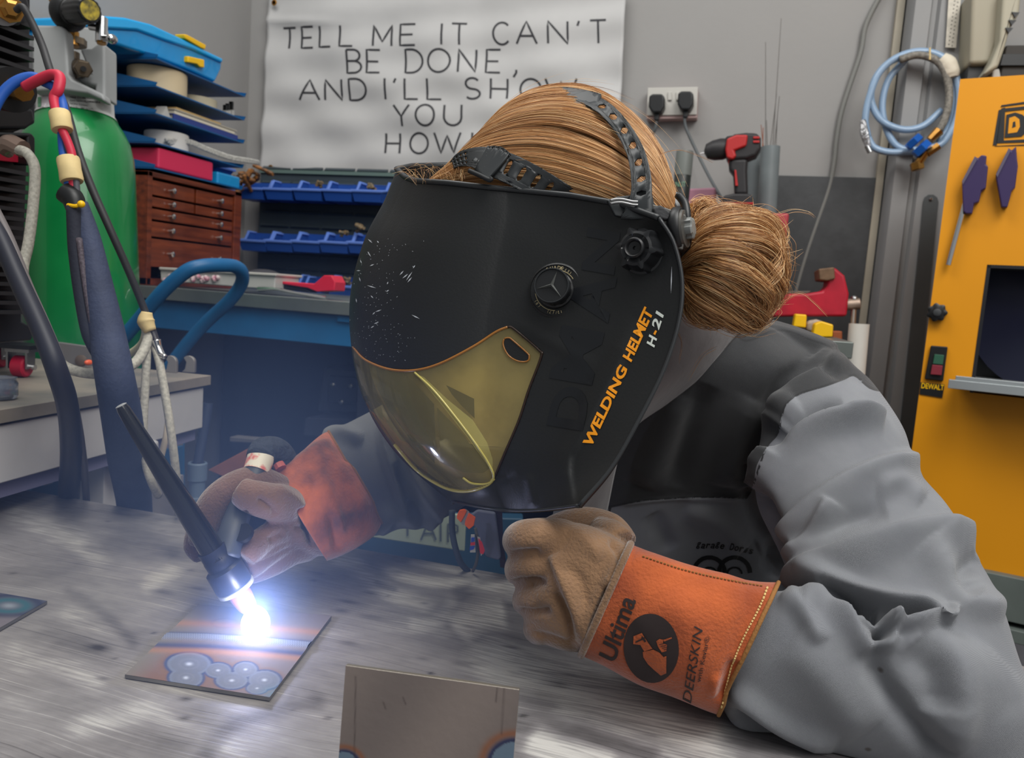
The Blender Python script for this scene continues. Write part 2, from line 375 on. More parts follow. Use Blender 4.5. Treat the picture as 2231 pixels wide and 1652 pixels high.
# ================================================================ socket, plugs
SK = thing('wall_socket', 'white twin power socket on the grey wall right of the banner', 'socket', PY(1465, 258, 2.29))
pp(MB(), [(1411, 192), (1521, 190), (1518, 257), (1408, 260)], 2.262, .038).build('back_box', mat('socket_box_shaded', C(188, 160, 156), .5), SK, bevel=.002)  # pinkish shadow on the box put into its colour
pp(MB(), [(1411, 191), (1521, 189), (1518, 250), (1409, 252)], 2.256, .006).build('faceplate', WHITEP, SK, bevel=.002)
for a in (1455, 1473): pp(MB(), rect(a, 200, a+8, 218), 2.250, .008).build('rocker_switch', WHITEP, SK, bevel=.001)
def plug(x, y, lab, line):
    t = thing('power_plug', lab, 'plug', PY(x, y, 2.24))
    pp(MB(), [(x-16, y-18), (x-8, y-22), (x+12, y-22), (x+17, y-16), (x+17, y+6), (x+10, y+19), (x-9, y+19), (x-17, y+6)], 2.215, .04).build('plug_body', BLACKP, t, bevel=.005)
    pp(MB(), [(x-6, y+16), (x+6, y+16), (x+5, y+36), (x-5, y+36)], 2.228, .014).build('cord_grip', BLACKP, t, bevel=.003)
    MB().tube([PY(a, b, c) for a, b, c in line], .0042, 8, 6).build('cord', mat('grey_cord', C(92, 96, 98), .5), t, smooth=180)
plug(1430, 226, 'black mains plug in the left half of the wall socket', [(1430, 258, 2.235), (1428, 280, 2.24), (1415, 305, 2.25), (1405, 340, 2.2)])
plug(1493, 220, 'black mains plug in the right half of the wall socket', [(1491, 252, 2.235), (1495, 280, 2.24), (1520, 335, 2.24), (1545, 385, 2.2), (1570, 430, 2.12), (1590, 470, 2.0)])
# wall cable, slate board
tag(MB().tube([PY(a, b, 2.285) for a, b in ((1925, -20), (1905, 15), (1885, 60), (1875, 115), (1850, 190), (1832, 250), (1822, 310), (1818, 350), (1806, 410), (1775, 500), (1755, 560), (1735, 630), (1725, 680))], .0065, 8, 6).build('wall_cable', mat('cable_grey', C(122, 122, 118), .6), smooth=180), 'thick grey cable running down the back wall over the dark board', 'cable')
pp(MB(), [(1690, 382), (1936, 388), (1895, 870), (1650, 862)], 2.28, .02).build('wall_board', mat('slate', C(62, 64, 66), .55, var=.12, vs=30, bump=.0003, bs=90), bevel=.001, label='dark slate coloured square board on the back wall under the cable', category='board')
# ================================================================ drill
DR = thing('cordless_drill', 'black and red cordless drill standing upright on the red box', 'drill', PY(1610, 465, 1.99))
BT = mat('drill_black', C(38, 36, 38), .5); BR = mat('drill_red', C(176, 36, 36), .45)
a, b = PY(1548, 332, 2.0), PY(1585, 325, 2.0); ax = unit(PY(1655, 312, 2.0)-PY(1545, 330, 2.0))
MB().lathe(PY(1536, 331, 2.0), ax, [(.004, -.002), (.018, .004), (.024, .02), (.026, .04), (.024, .05), (.028, .055), (.028, .068)], 20).build('chuck', BT, DR)
MB().cyl(PY(1526, 335, 2.0), PY(1540, 331, 2.0), .0016).build('drill_bit', CHROME, DR)
pp(MB(), [(1580, 305), (1600, 291), (1625, 288), (1650, 289), (1658, 300), (1658, 322), (1648, 338), (1628, 346), (1600, 348), (1582, 348)], 1.97, .06).build('housing', BT, DR, bevel=.008)
pp(MB(), [(1583, 302), (1604, 293), (1630, 293), (1626, 318), (1600, 328), (1605, 340), (1596, 348), (1583, 344), (1580, 325)], 1.962, .076).build('red_shell', BR, DR, bevel=.005)
for a in (0, 9): pp(MB(), [(1641, 297+a), (1655, 297+a), (1655, 302+a), (1641, 302+a)], 1.966, .068).build('air_vent', BR, DR, bevel=.001)
pp(MB(), [(1587, 346), (1630, 344), (1628, 370), (1630, 425), (1600, 425), (1597, 380), (1588, 368)], 1.972, .05).build('handle', BT, DR, bevel=.009)
pp(MB(), [(1600, 370), (1604, 370), (1608, 405), (1602, 405)], 1.968, .05).build('grip_stripe', BR, DR, bevel=.001)
pp(MB(), [(1585, 345), (1595, 345), (1594, 362), (1588, 364)], 1.98, .03).build('trigger', BR, DR, bevel=.003)
pp(MB(), [(1575, 426), (1600, 421), (1632, 421), (1642, 430), (1642, 446), (1572, 446)], 1.955, .09).build('battery_mount', BT, DR, bevel=.006)
pp(MB(), [(1572, 441), (1642, 441), (1642, 445), (1572, 445)], 1.951, .098).build('red_band', BR, DR, bevel=.001)
pp(MB(), [(1562, 447), (1645, 447), (1648, 466), (1558, 466)], 1.953, .094).build('battery', BT, DR, bevel=.007)
# red box, pipes, rods, can, pink case
bx = thing('machine_cabinet', 'faded red metal cabinet behind the hair bun, drill standing on top', 'cabinet', PY(1650, 700, 1.95))
pp(MB(), [(1548, 467), (1720, 464), (1692, 690), (1520, 690)], 1.93, .25).build('body', PINKR, bx, bevel=.006)
for x, y in ((1684, 545), (1672, 580)): MB().lathe(PY(x, y, 1.93), (0, -1, 0), [(.009, 0), (.009, .006), (.004, .008)], 12).build('screw_head', CHROME, bx)
pp(MB(), [(1698, 572), (1724, 574), (1720, 604), (1700, 606)], 1.90, .04).build('latch_block', mat('worn_brown', C(112, 88, 66), .6, var=.2, vs=30), bx, bevel=.003)
PIPE = mat('pipe_grey', C(112, 120, 122), .45, var=.06, vs=20)
pa = thing('storage_tube', 'wide grey upright pipe holding thin welding rods behind the drill', 'pipe', PY(1680, 465, 2.1))
MB().cyl(PY(1670, 478, 2.12), PY(1679, 320, 2.12), .0235, n=28).build('pipe_wall', PIPE, pa)
tag(MB().cyl(PY(1640, 478, 2.2), PY(1648, 328, 2.2), .022, n=24).build('storage_tube', PIPE), 'plain grey upright pipe half behind the rod pipe', 'pipe')
RODM = mat('rod_steel', C(140, 136, 132), .35, 1)
for k, (x0, y0, x1, y1, c) in enumerate(((1668, 330, 1668, 92, 0), (1683, 330, 1702, 40, 0), (1677, 330, 1692, 205, 0), (1664, 330, 1658, 272, 1), (1672, 330, 1670, 262, 0), (1686, 330, 1698, 210, 0), (1661, 330, 1663, 278, 1), (1690, 330, 1694, 250, 0))):
    tag(MB().cyl(PY(x0, y0, 2.12), PY(x1, y1, 2.13), .0013, .0009, 6).build('welding_rod', mat('copper_rod', C(170, 100, 70), .35, 1) if c else RODM), ['second tallest of the thin rods in the grey pipe, at its left', 'tallest thin filler rod in the grey pipe', 'medium thin rod just left of the tallest one', 'short coppery rod at the left lip of the grey pipe', 'short plain rod near the left lip of the pipe', 'medium rod right of the others in the grey pipe', 'coppery rod leaning a little right at the pipe lip', 'short shiny rod at the right lip of the grey pipe'][k], 'rod', 'filler rods in the upright pipe')
sp = thing('spray_can', 'grey topped spray can standing behind the head left of the drill', 'can', PY(1480, 440, 2.0))
MB().lathe(PY(1480, 462, 2.02), UP*0+np.array([0, 0, 1]), [(.021, 0), (.021, .105), (.019, .108)], 24).build('can_body', mat('can_black', C(40, 44, 42), .4), sp)
MB().lathe(PY(1480, 462, 2.02), (0, 0, 1), [(.0215, .09), (.0215, .145), (.0205, .15)], 24).build('can_cap', mat('can_cap', C(110, 114, 110), .5), sp)
v, f, fn = fit_text('NUT', (1472, 407), (1494, 407), 11); mb = MB(); mb.add([PY(*fn(q), 1.997) for q in v], f); mb.build('lettering', mat('can_text', C(120, 160, 130), .5), sp, smooth=None, fix=False)
pp(MB(), [(1478, 412), (1560, 408), (1555, 470), (1470, 475)], 2.1, .08).build('parts_case', mat('pink_case', C(196, 140, 160), .5), bevel=.006, label='pale pink plastic case on the bench behind the hair', category='case')
pp(MB(), [(1496, 446), (1512, 446), (1510, 472), (1494, 472)], 2.02, .03).build('marker_box', YELP, bevel=.003, label='small yellow box in front of the pale pink case', category='box')
# ================================================================ vise
VS = thing('bench_vise', 'red bench vise with brown jaws and a steel screw handle', 'vise', PY(1780, 690, 1.8))
pp(MB(), [(1690, 640), (1755, 640), (1793, 634), (1802, 622), (1804, 605), (1792, 600), (1800, 585), (1818, 582), (1840, 600), (1850, 640), (1845, 690), (1730, 690), (1660, 692)], 1.78, .09).build('body', REDM, VS, bevel=.008)
pp(MB(), [(1783, 586), (1818, 582), (1820, 608), (1802, 612), (1785, 610)], 1.772, .106).build('jaw', mat('rusty_jaw', C(112, 88, 68), .6, .5, var=.25, vs=40), VS, bevel=.003)
pp(MB(), [(1720, 634), (1768, 634), (1758, 643), (1712, 643)], 1.79, .07).build('slide_bar', mat('worn_brown2', C(96, 84, 76), .6, .4), VS, bevel=.002)
pc = PY(1858, 663, 1.8); MB().cyl(PY(1843, 664, 1.8), PY(1874, 662, 1.8), .0125, n=18).build('screw_head', mat('rust_steel', C(150, 132, 118), .5, .8, var=.2, vs=50), VS, bevel=.002)
MB().ball(PY(1861, 652, 1.8), .008).build('handle_ball', STEEL, VS, smooth=180)
MB().cyl(PY(1861, 656, 1.8), PY(1852, 800, 1.8), .0058).build('tommy_bar', mat('bar_steel', C(190, 180, 170), .35, .9), VS)
MB().cyl(PY(1872, 706, 1.75), PY(1855, 900, 1.75), .020, n=28).build('white_tube', mat('white_tube', C(206, 202, 194), .5, var=.05, vs=12), label='white upright plastic tube beside the vise handle', category='tube')
pp(MB(), [(1733, 684), (1758, 686), (1756, 715), (1728, 712)], 1.72, .05).build('glue_block', YELP, bevel=.003, label='narrow yellow block under the left of the vise', category='block')
pp(MB(), [(1775, 706), (1790, 700), (1816, 708), (1814, 735), (1770, 735)], 1.68, .05).build('foam_block', YELP, bevel=.003, label='wide yellow block under the middle of the vise', category='block')
pp(MB(), [(1757, 700), (1780, 696), (1800, 703), (1795, 725), (1755, 725)], 1.76, .04).build('rag_bundle', mat('rag', C(165, 150, 135), .8, var=.3, vs=60, bump=.004, bs=40), bevel=.008, label='crumpled pale rag between the two yellow blocks', category='rag')
pp(MB(), [(1815, 722), (1835, 722), (1835, 770), (1812, 770)], 1.76, .05).build('wooden_block', mat('orange_wood', C(150, 78, 40), .6, var=.2, vs=20), bevel=.002, label='orange brown block behind the shoulder below the vise', category='block')
# ================================================================ steel rulers on the stanchion
RL = thing('steel_rule', 'short pale steel rule with engraved dots hanging on the post top', 'ruler', PY(2080, 100, 2.19))
mb = MB(); pp(mb, [(2068, -25), (2096, -25), (2083, 104), (2060, 103)], 2.188, .004); mb.build('blade', mat('rule_steel', C(176, 170, 158), .5, .3, var=.12, vs=50), RL)
mb = MB()
for i in range(12):
    for k, x in ((0, 2080), (1, 2087)): a = (x-(i*9.5)*.12-4*k*0, 4+i*8.6+3*k); mb.box(PY(a[0]-1.3, a[1]-1.2, 2.187)*[1, 0, 1]+[0, 2.187, 0], PY(a[0]+1.3, a[1]-3, 2.187)*[1, 0, 1]+[0, 2.188, 0])
mb.build('dot_marks', DGREY, RL, kind='stuff')
ST = thing('steel_strip', 'long dark steel strip with rounded end hanging by the yellow bandsaw', 'strip', PY(2000, 900, 2.1))
c0, c1 = (2028, 428), (1955, 1010)
pts = [(2012, 440), (2015, 430), (2023, 424), (2034, 424), (2042, 430), (2045, 440), (1992, 960), (1985, 1040), (1950, 1040)]
pp(MB(), pts, 2.193, .006).build('blade', mat('dark_steel', C(88, 92, 94), .45, .6, var=.08, vs=8), ST, bevel=.0008)
MB().lathe(PY(2028, 434, 2.193), (0, -1, 0), [(.004, 0), (.004, .004), (.002, .006)], 10).build('nail', CHROME, ST)
# ================================================================ coiled hose
HS = thing('coiled_hose', 'pale blue air hose coiled on the grey post', 'hose', PY(1990, 370, 2.17))
HB = mat('hose_blue', C(150, 178, 208), .3, var=.06, vs=30, trans=.15, coat=.3)
def hp(pts, y0=2.17, y1=2.17): k = len(pts); return [PY(a, b, y0+(y1-y0)*i/(k-1)) for i, (a, b) in enumerate(pts)]
MB().tube(hp([(1891, 300), (1885, 262), (1893, 215), (1915, 160), (1955, 125), (2010, 112), (2060, 130), (2086, 180), (2085, 250), (2055, 310), (2018, 322)], 2.165, 2.15), .0085, 10, 8).build('outer_coil', HB, HS, smooth=180)
MB().tube(hp([(2052, 240), (2010, 275), (1965, 282), (1920, 262), (1898, 220), (1905, 175), (1935, 138), (1985, 118), (2035, 125), (2070, 155), (2080, 205), (2074, 265), (2042, 308)], 2.175, 2.16), .0085, 10, 8).build('inner_coil', HB, HS, smooth=180)
MB().tube(hp([(1975, 128), (1935, 175), (1922, 235), (1935, 290), (1960, 322), (2010, 328)], 2.19, 2.185), .0085, 10, 8).build('loose_loop', HB, HS, smooth=180)
MB().tube(hp([(1891, 300), (1905, 322), (1940, 332), (1990, 330)], 2.165, 2.16), .0085, 10, 8).build('bottom_loop', HB, HS, smooth=180)
MB().tube(hp([(1960, 130), (2000, 120), (2040, 132), (2062, 165), (2068, 215), (2058, 260), (2046, 285)], 2.15, 2.14), .009, 10, 8).build('braided_hose', mat('braid_grey', C(120, 116, 108), .6, var=.35, vs=160), HS, smooth=180)
MB().tube(hp([(2050, 128), (2064, 140), (2072, 160), (2074, 170)], 2.152, 2.15), [.016, .021, .020, .015], 12, 5).build('tape_wrap', mat('paper_tape', C(214, 206, 188), .7, bump=.002, bs=60), HS, smooth=60)
MB().tube(hp([(2026, 104), (2026, 118), (2026, 130)], 2.14, 2.14), .0022, 8).build('cable_tie', TAPE, HS)
MB().tube(hp([(1880, 262), (1883, 290), (1892, 320)], 2.15, 2.15), [.007, .011, .007], 8, 6).build('foil_wrap', mat('foil', C(190, 190, 192), .3, .9, bump=.004, bs=120), HS)
MB().cyl(PY(1889, 318, 2.15), PY(1896, 332, 2.15), .007).build('hose_end', CHROME, HS)
def hexnut(mb, c, ax, r, L): return mb.lathe(np.asarray(c)-unit(ax)*L/2, ax, [(r*.85, 0), (r, .1*L), (r, .9*L), (r*.85, L)], 6)
AN = mat('anodised_blue', C(40, 110, 210), .3, .6)
d_ = PY(2020, 335, 2.13)-PY(1985, 302, 2.13)
mb = MB(); hexnut(mb, PY(1991, 309, 2.13), d_, .021, .018); mb.build('blue_nut', AN, HS)
mb = MB(); hexnut(mb, PY(2008, 324, 2.125), d_, .023, .02); mb.build('blue_nut', AN, HS)
mb = MB(); mb.cyl(PY(2020, 335, 2.13), PY(2045, 318, 2.13), .010, n=6); mb.cyl(PY(2018, 330, 2.13), PY(1995, 365, 2.14), .010); hexnut(mb, PY(1998, 362, 2.14), (.3, 0, -1), .016, .02); mb.build('brass_elbow', BRASS, HS)
MB().cyl(PY(2046, 285, 2.14), PY(2026, 305, 2.14), .013, .010, 8).build('brass_tail', BRASS, HS)
# ================================================================ beige machine top right
AC = thing('wall_machine', 'beige plastic cased machine high on the wall above the bandsaw', 'machine', PY(2160, 150, 2.0))
pp(MB(), [(2118, -30), (2192, -30), (2186, 10), (2175, 90), (2158, 138), (2112, 140)], 2.1, .16).build('casing', mat('beige', C(158, 152, 134), .55, var=.03, vs=5), AC, bevel=.01)
pp(MB(), [(2186, -30), (2228, -30), (2222, 28), (2202, 62), (2192, 98), (2176, 146), (2140, 165), (2158, 138), (2178, 88)], 2.06, .2).build('side_cheek', mat('beige2', C(168, 164, 146), .55), AC, bevel=.008)
for i in range(3): pp(MB(), [(2205-7*i, 26+17*i), (2222-7*i, 27+17*i), (2212-7*i, 38+17*i)], 2.055, .01).build('vent_slot', DGREY, AC)
pp(MB(), [(2112, 141), (2158, 140), (2140, 180), (2106, 180)], 2.12, .12).build('dark_underside', DGREY, AC)
pp(MB(), [(2163, 152), (2178, 148), (2182, 172), (2160, 178)], 2.1, .04).build('foot', WHITEP, AC, bevel=.004)
DB = thing('dark_cabinet', 'dark metal cabinet behind the top of the bandsaw', 'cabinet', PY(2225, 160, 2.1))
pp(MB(), [(2192, 98), (2420, 96), (2420, 260), (2160, 260)], 2.2, .09).build('body', mat('dk_cab', C(62, 58, 54), .6), DB, bevel=.004)
pp(MB(), [(2186, 118), (2420, 118), (2420, 142), (2180, 142)], 2.19, .02).build('slot', BLACKP, DB)
# ================================================================ back bench
BE = thing('workbench', 'blue framed workbench with a steel top along the back wall', 'bench', (-.6, 1.9, 0))
zb = 1.057; bx1 = float(PY(1862, 735, 1.5)[0])
MB().box((XL, 1.5, zb-.03), (bx1, 2.29, zb)).build('bench_top', mat('bench_steel', C(118, 124, 120), .4, .6, var=.12, vs=9), BE, bevel=.002)
MB().box((XL+.01, 1.515, zb-.098), (bx1-.01, 1.545, zb-.031)).build('front_rail', BLUES, BE, bevel=.002)
MB().box((XL+.01, 2.2, zb-.098), (bx1-.01, 2.23, zb-.031)).build('rear_rail', BLUES, BE)
pp(MB(), [(735, 688), (790, 692), (790, 705), (735, 700)], 1.508, .01).build('rail_plate', BLUES, BE)
for x in (XL+.06, -.75, bx1-.07):
    for y in (1.53, 2.2): MB().box((x-.03, y-.02, 0), (x+.03, y+.03, zb-.09)).build('leg', mat('leg_shaded', C(14, 20, 34), .6), BE, bevel=.002)  # legs coloured near black to sink into the shade under the bench
MB().box((XL+.02, 2.18, .02), (bx1, 2.2, zb-.12)).build('shade_sheet', BENCH_SHADE, BE)  # dark sheet, the shade beneath the bench put into its colour
MB().box((XL+.02, 1.6, .28), (bx1, 2.18, .31)).build('lower_shelf', BENCH_SHADE, BE)
# things under the bench, its shade put into machine and crate colours
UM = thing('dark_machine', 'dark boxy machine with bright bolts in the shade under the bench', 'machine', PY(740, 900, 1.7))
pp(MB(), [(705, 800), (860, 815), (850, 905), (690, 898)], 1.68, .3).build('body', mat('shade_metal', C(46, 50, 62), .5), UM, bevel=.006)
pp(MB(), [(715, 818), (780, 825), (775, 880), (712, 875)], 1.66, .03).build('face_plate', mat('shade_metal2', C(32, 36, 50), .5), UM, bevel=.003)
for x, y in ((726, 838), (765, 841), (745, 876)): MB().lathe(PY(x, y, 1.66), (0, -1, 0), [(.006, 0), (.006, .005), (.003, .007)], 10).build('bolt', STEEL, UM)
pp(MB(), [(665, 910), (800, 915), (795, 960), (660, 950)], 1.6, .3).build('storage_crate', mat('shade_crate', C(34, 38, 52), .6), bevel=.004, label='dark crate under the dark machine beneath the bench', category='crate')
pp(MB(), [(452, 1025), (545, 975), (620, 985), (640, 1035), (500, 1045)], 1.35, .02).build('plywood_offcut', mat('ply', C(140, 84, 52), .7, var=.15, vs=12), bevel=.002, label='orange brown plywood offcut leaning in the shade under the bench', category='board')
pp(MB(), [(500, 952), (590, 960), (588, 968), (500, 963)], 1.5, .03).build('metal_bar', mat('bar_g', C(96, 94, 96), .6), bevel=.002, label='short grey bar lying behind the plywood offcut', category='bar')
PF = thing('pipe_fitting', 'grey plastic pipe fitting standing behind the glove below the bench', 'pipe', PY(430, 1100, 1.2))
pz = PY(428, 1110, 1.2)
MB().lathe(pz, (-.0, .0, 1), [(.0145, 0), (.0145, .012), (.017, .014), (.017, .024), (.0145, .026), (.0145, .055), (.0175, .057), (.0175, .088), (.016, .09), (.013, .09), (.013, .06)], 24).build('socket_body', mat('pipe_bl', C(92, 108, 128), .5), PF)
MB().cyl(pz+[0, .0, .085], pz+[.004, .02, .2], .009).build('inner_pipe', mat('pipe_dk', C(36, 44, 66), .6), PF)
# ================================================================ louvre panel with bins
LP = thing('louvre_panel', 'dark louvred steel panel behind the rows of blue bins', 'panel', PY(700, 600, 2.28))
x0, x1 = PY(563, 500, 2.26)[0], PY(1000, 500, 2.26)[0]; z0, z1 = PY(700, 645, 2.26)[2], PY(700, 372, 2.26)[2]
LM = mat('panel_grey', C(56, 66, 72), .5, var=.06, vs=8)
MB().box((x0, 2.262, z0-.06), (x1, 2.268, z1)).build('sheet', LM, LP)
MB().box((x0, 2.255, z1-.012), (x1, 2.262, z1)).build('top_flange', mat('flange', C(96, 116, 110), .5), LP)
for i in range(9):
    z = z0+.03+i*.046
    for j in range(6):
        xx = x0+.01+j*(x1-x0-.02)/6; MB().prism([np.array([xx, 2.262, z]), np.array([xx, 2.252, z+.004]), np.array([xx, 2.262, z+.012])], ((x1-x0)/6-.012, 0, 0)).build('louvre', LM, LP)
def bin_(loc, wd, dp, h, lab, grp, fr=True, yaw=0):
    t = thing('parts_bin', lab, 'bin', loc, grp); o_ = np.asarray(loc); th = .0022; cy, sy = math.cos(yaw), math.sin(yaw)
    def T(x, y, z): return np.array([o_[0]+cy*x-sy*y, o_[1]+sy*x+cy*y, o_[2]+z])
    mb = MB(); hw = wd/2
    mb.hexa([T(-hw*.86, -dp+.012, 0), T(hw*.86, -dp+.012, 0), T(hw*.9, 0, 0), T(-hw*.9, 0, 0), T(-hw*.86, -dp+.012, th), T(hw*.86, -dp+.012, th), T(hw*.9, 0, th), T(-hw*.9, 0, th)])
    for s in (-1, 1):
        mb.prism([T(s*hw*.88, 0, 0), T(s*hw*.86, -dp+.012, 0), T(s*hw*.97, -dp, h*.52), T(s*hw*.97, -dp*.62, h*.60), T(s*hw*.97, -dp*.45, h), T(s*hw, 0, h)], T(-s*th, 0, 0)-T(0, 0, 0))
    mb.hexa([T(-hw*.9, -th, 0), T(hw*.9, -th, 0), T(hw*.9, 0, 0), T(-hw*.9, 0, 0), T(-hw, -th, h), T(hw, -th, h), T(hw, 0, h), T(-hw, 0, h)])
    mb.hexa([T(-hw*.86, -dp+.012, 0), T(hw*.86, -dp+.012, 0), T(hw*.86, -dp+.012+th, 0), T(-hw*.86, -dp+.012+th, 0), T(-hw*.97, -dp, h*.5), T(hw*.97, -dp, h*.5), T(hw*.97, -dp+th, h*.5), T(-hw*.97, -dp+th, h*.5)])
    mb.build('tub', BINB, t)
    mb = MB(); mb.tube([T(-hw, 0, h), T(-hw*.98, -dp*.45, h), T(-hw*.98, -dp*.62, h*.58), T(-hw*.98, -dp, h*.5), T(hw*.98, -dp, h*.5), T(hw*.98, -dp*.62, h*.58), T(hw*.98, -dp*.45, h), T(hw, 0, h)], .0046, 6, smooth=False)
    mb.build('rim', mat('bin_rim_lit', C(100, 132, 210), .4) if 'bin_rim_lit' not in bpy.data.materials else bpy.data.materials['bin_rim_lit'], t, smooth=60)  # rim blue made lighter to put light on the lips
    return t
wb = PY(640, 420, 2.2)[0]-PY(577, 420, 2.2)[0]
ordw = ['first', 'second', 'third', 'fourth', 'fifth', 'sixth']
for r, (xs, yb, rn) in enumerate((((545, 608, 671, 736, 800), 432, 'upper'), ((552, 608, 667, 728, 790), 545, 'middle'), ((560, 625, 672, 745, 800), 640, 'lower'))):
    for i, x in enumerate(xs):
        p = PY(x, yb+ (x-600)*.025, 2.17); bin_((p[0], 2.255, p[2]-.004), wb*.97, .095, .062, '%s blue parts bin from the left in the %s row of the wall panel' % (ordw[i], rn), 'blue bins on the wall panel')
SM = mat('small_parts', C(150, 120, 80), .6, c2=C(60, 70, 66), vs=180, bump=.003, bs=90)
for x, y, r, lab in ((700, 398, .018, 'small heap of brown fittings in the third upper bin'), (810, 408, .02, 'teal and tan fittings in the last upper bin'), (752, 508, .016, 'brown fittings in the fourth middle bin'), (785, 497, .02, 'green and tan fittings in the fifth middle bin'), (755, 612, .018, 'grey fittings in the lower bin beside the helmet')):
    q = PY(x, y, 2.19); mb = MB()
    for k in range(7): mb.cyl(q+RNG.normal(0, r*.35, 3), q+RNG.normal(0, r*.5, 3), r*.3, n=7)
    mb.build('metal_fittings', SM, smooth=40, label=lab, category='fittings', kind='stuff')
for i in range(11):   # bins on the left wall seen edge on
    y = 2.05+.0*i; z = PX(528, 372+i*21, -1.45)[2]
    bin_((XL+.03, 2.02+(i % 2)*.0, z-.01), .085, .10+.012*(i % 2), .034, 'small blue bin seen edge on beside the drawer chest, number %s from the top' % ('one two three four five six seven eight nine ten eleven'.split()[i]), 'edge-on blue bins beside the chest', yaw=math.pi/2)
mb = MB()
for k in range(9): q = PY(555+RNG.normal(0, 14), 388+RNG.normal(0, 7), 2.16); mb.tube([q, q+RNG.normal(0, .02, 3), q+RNG.normal(0, .03, 3)], .006, 7, 4)
mb.build('tool_jumble', mat('jumble', C(60, 46, 36), .5, c2=C(170, 110, 50), vs=60), kind='stuff', label='jumble of dark and orange tools above the first blue bin', category='tools')
# on the bench
CT = thing('clear_tub', 'long clear plastic tub of pink and white bits on the bench', 'tub', PY(470, 630, 1.6))
TUBM = mat('clear_tub', C(205, 205, 200), .25, var=.05, vs=20, alpha=.8)
pp(MB(), [(348, 584), (600, 598), (598, 632), (350, 612)], 1.53, .10).build('box', TUBM, CT, bevel=.003)
pp(MB(), [(346, 582), (602, 596), (601, 602), (346, 588)], 1.525, .11).build('rim', WHITEP, CT, bevel=.002)
mb = MB()
for k in range(22): q = PY(355+RNG.random()*120, 600+RNG.random()*10+k*.2, 1.527); mb.ball(q, .006, 6, 4)
mb.build('contents', mat('pinkbits', C(190, 120, 140), .6, c2=C(210, 205, 200), vs=90), CT, kind='stuff')
AG = thing('angle_grinder', 'red bodied cutting tool lying on the bench among the bins', 'tool', PY(680, 640, 1.8))
pp(MB(), [(598, 612), (640, 615), (684, 618), (705, 600), (722, 600), (730, 615), (728, 634), (690, 636), (670, 628), (600, 617)], 1.56, .05).build('red_body', mat('tool_red', C(206, 30, 56), .4), AG, bevel=.006)
pp(MB(), [(598, 618), (668, 629), (680, 638), (660, 636), (598, 628)], 1.565, .03).build('grip_underside', BLACKP, AG, bevel=.004)
tag(MB().tube([PY(563, 630, 1.53), PY(600, 630, 1.53), PY(640, 638, 1.53), PY(710, 650, 1.53)], [.006, .004, .0035, .0045], 8, 5).build('torque_wrench', CHROME), 'long slim chrome wrench lying along the bench edge', 'wrench')
MB().ball(PY(575, 607, 1.75), .06, 20, 12, (1, .8, .4)).build('work_hat', mat('cap_dark', C(58, 56, 58), .8), smooth=180, label='dark rounded dome shaped hat lying behind the clear tub on the bench', category='hat')
MB().ball(PY(624, 606, 1.7), .007).build('white_bead', WHITEP, smooth=180, label='tiny white round knob beside the dark cap', category='knob')
# ================================================================ wooden drawer chest
XF = -1.35
CH = thing('drawer_chest', 'dark red wooden tool chest with rows of small drawers under the blue trays', 'chest', (XF-.13, 1.69, zb))
ya, yb = 1.522, 1.875; zt = PX(320, 371, XF)[2]; zbm = zb+.001
def carc(mb, y0, y1, z0, z1, x0=XL+.03, x1=XF): return mb.box((x0, y0, z0), (x1, y1, z1))
carc(MB(), ya, ya+.014, zbm, zt).build('side_panel', WOOD, CH, bevel=.0015)
carc(MB(), yb-.03, yb, zbm, zt).build('side_panel', WOOD, CH, bevel=.0015)
carc(MB(), ya, yb, zt-.012, zt).build('top_panel', WOOD, CH, bevel=.0015)
carc(MB(), ya, yb, zbm, zbm+.016).build('base_panel', WOOD, CH)
MB().box((XL+.03, ya+.01, zbm), (XL+.04, yb-.01, zt-.01)).build('back_panel', WOOD, CH)
zs = [PX(322, y, XF)[2] for y in (392, 424, 450, 478, 516, 583)]; zs = [zt-.016]+zs[1:]
WD = mat('drawer_wood', C(82, 32, 16), .38, c2=C(130, 60, 30), vs=5, stretch=(4, 1.5, 16), ramp=(.3, .7), coat=.25)
yi0, yi1 = ya+.016, yb-.032
for i in range(5):
    spans = [(yi0, yi1)] if i > 1 else [(yi0, (yi0+yi1)/2-.004), ((yi0+yi1)/2+.004, yi1)]
    for s0, s1 in spans:
        dr = MB().box((XF-.14, s0, zs[i+1]+.0025), (XF-.004, s1, zs[i]-.0025)).build('drawer', WD, CH, bevel=.0015)
        for yy in ((yi0+.062, yi1-.062) if i > 1 else ((yi0+.062,) if s0 == yi0 else (yi1-.062,))):
            MB().lathe((XF-.004, yy, (zs[i]+zs[i+1])/2), (1, 0, 0), [(.0035, 0), (.003, .006), (.0065, .009), (.0065, .013), (.003, .015)], 14).build('knob', CHROME, dr)
# ================================================================ blue trays
TR = thing('tray_rack', 'blue steel rack of open letter trays on the left wall', 'rack', (XF-.13, 1.7, zt))
tz = [PX(337, y, XF)[2] for y in (125, 186, 246, 310, 366)]
for i, z in enumerate(tz):
    mb = MB(); mb.box((XL+.005, 1.538, z-.002), (XF, 1.875, z+.001)); t = mb.build('tray', BLUET, TR)
    MB().prism([np.array([XF, 1.538, z]), np.array([XF+.004, 1.538, z+.008]), np.array([XL+.005, 1.538, z+.062]), np.array([XL+.005, 1.538, z])], (0, .002, 0)).build('end_lip', BLUET, t)
    MB().prism([np.array([XF, 1.873, z]), np.array([XF+.004, 1.873, z+.008]), np.array([XL+.005, 1.873, z+.04]), np.array([XL+.005, 1.873, z])], (0, .002, 0)).build('end_lip', BLUET, t)
MB().box((XL, 1.54, tz[-1]-.01), (XL+.006, 1.875, tz[0]+.1)).build('back_plate', BLUET, TR)
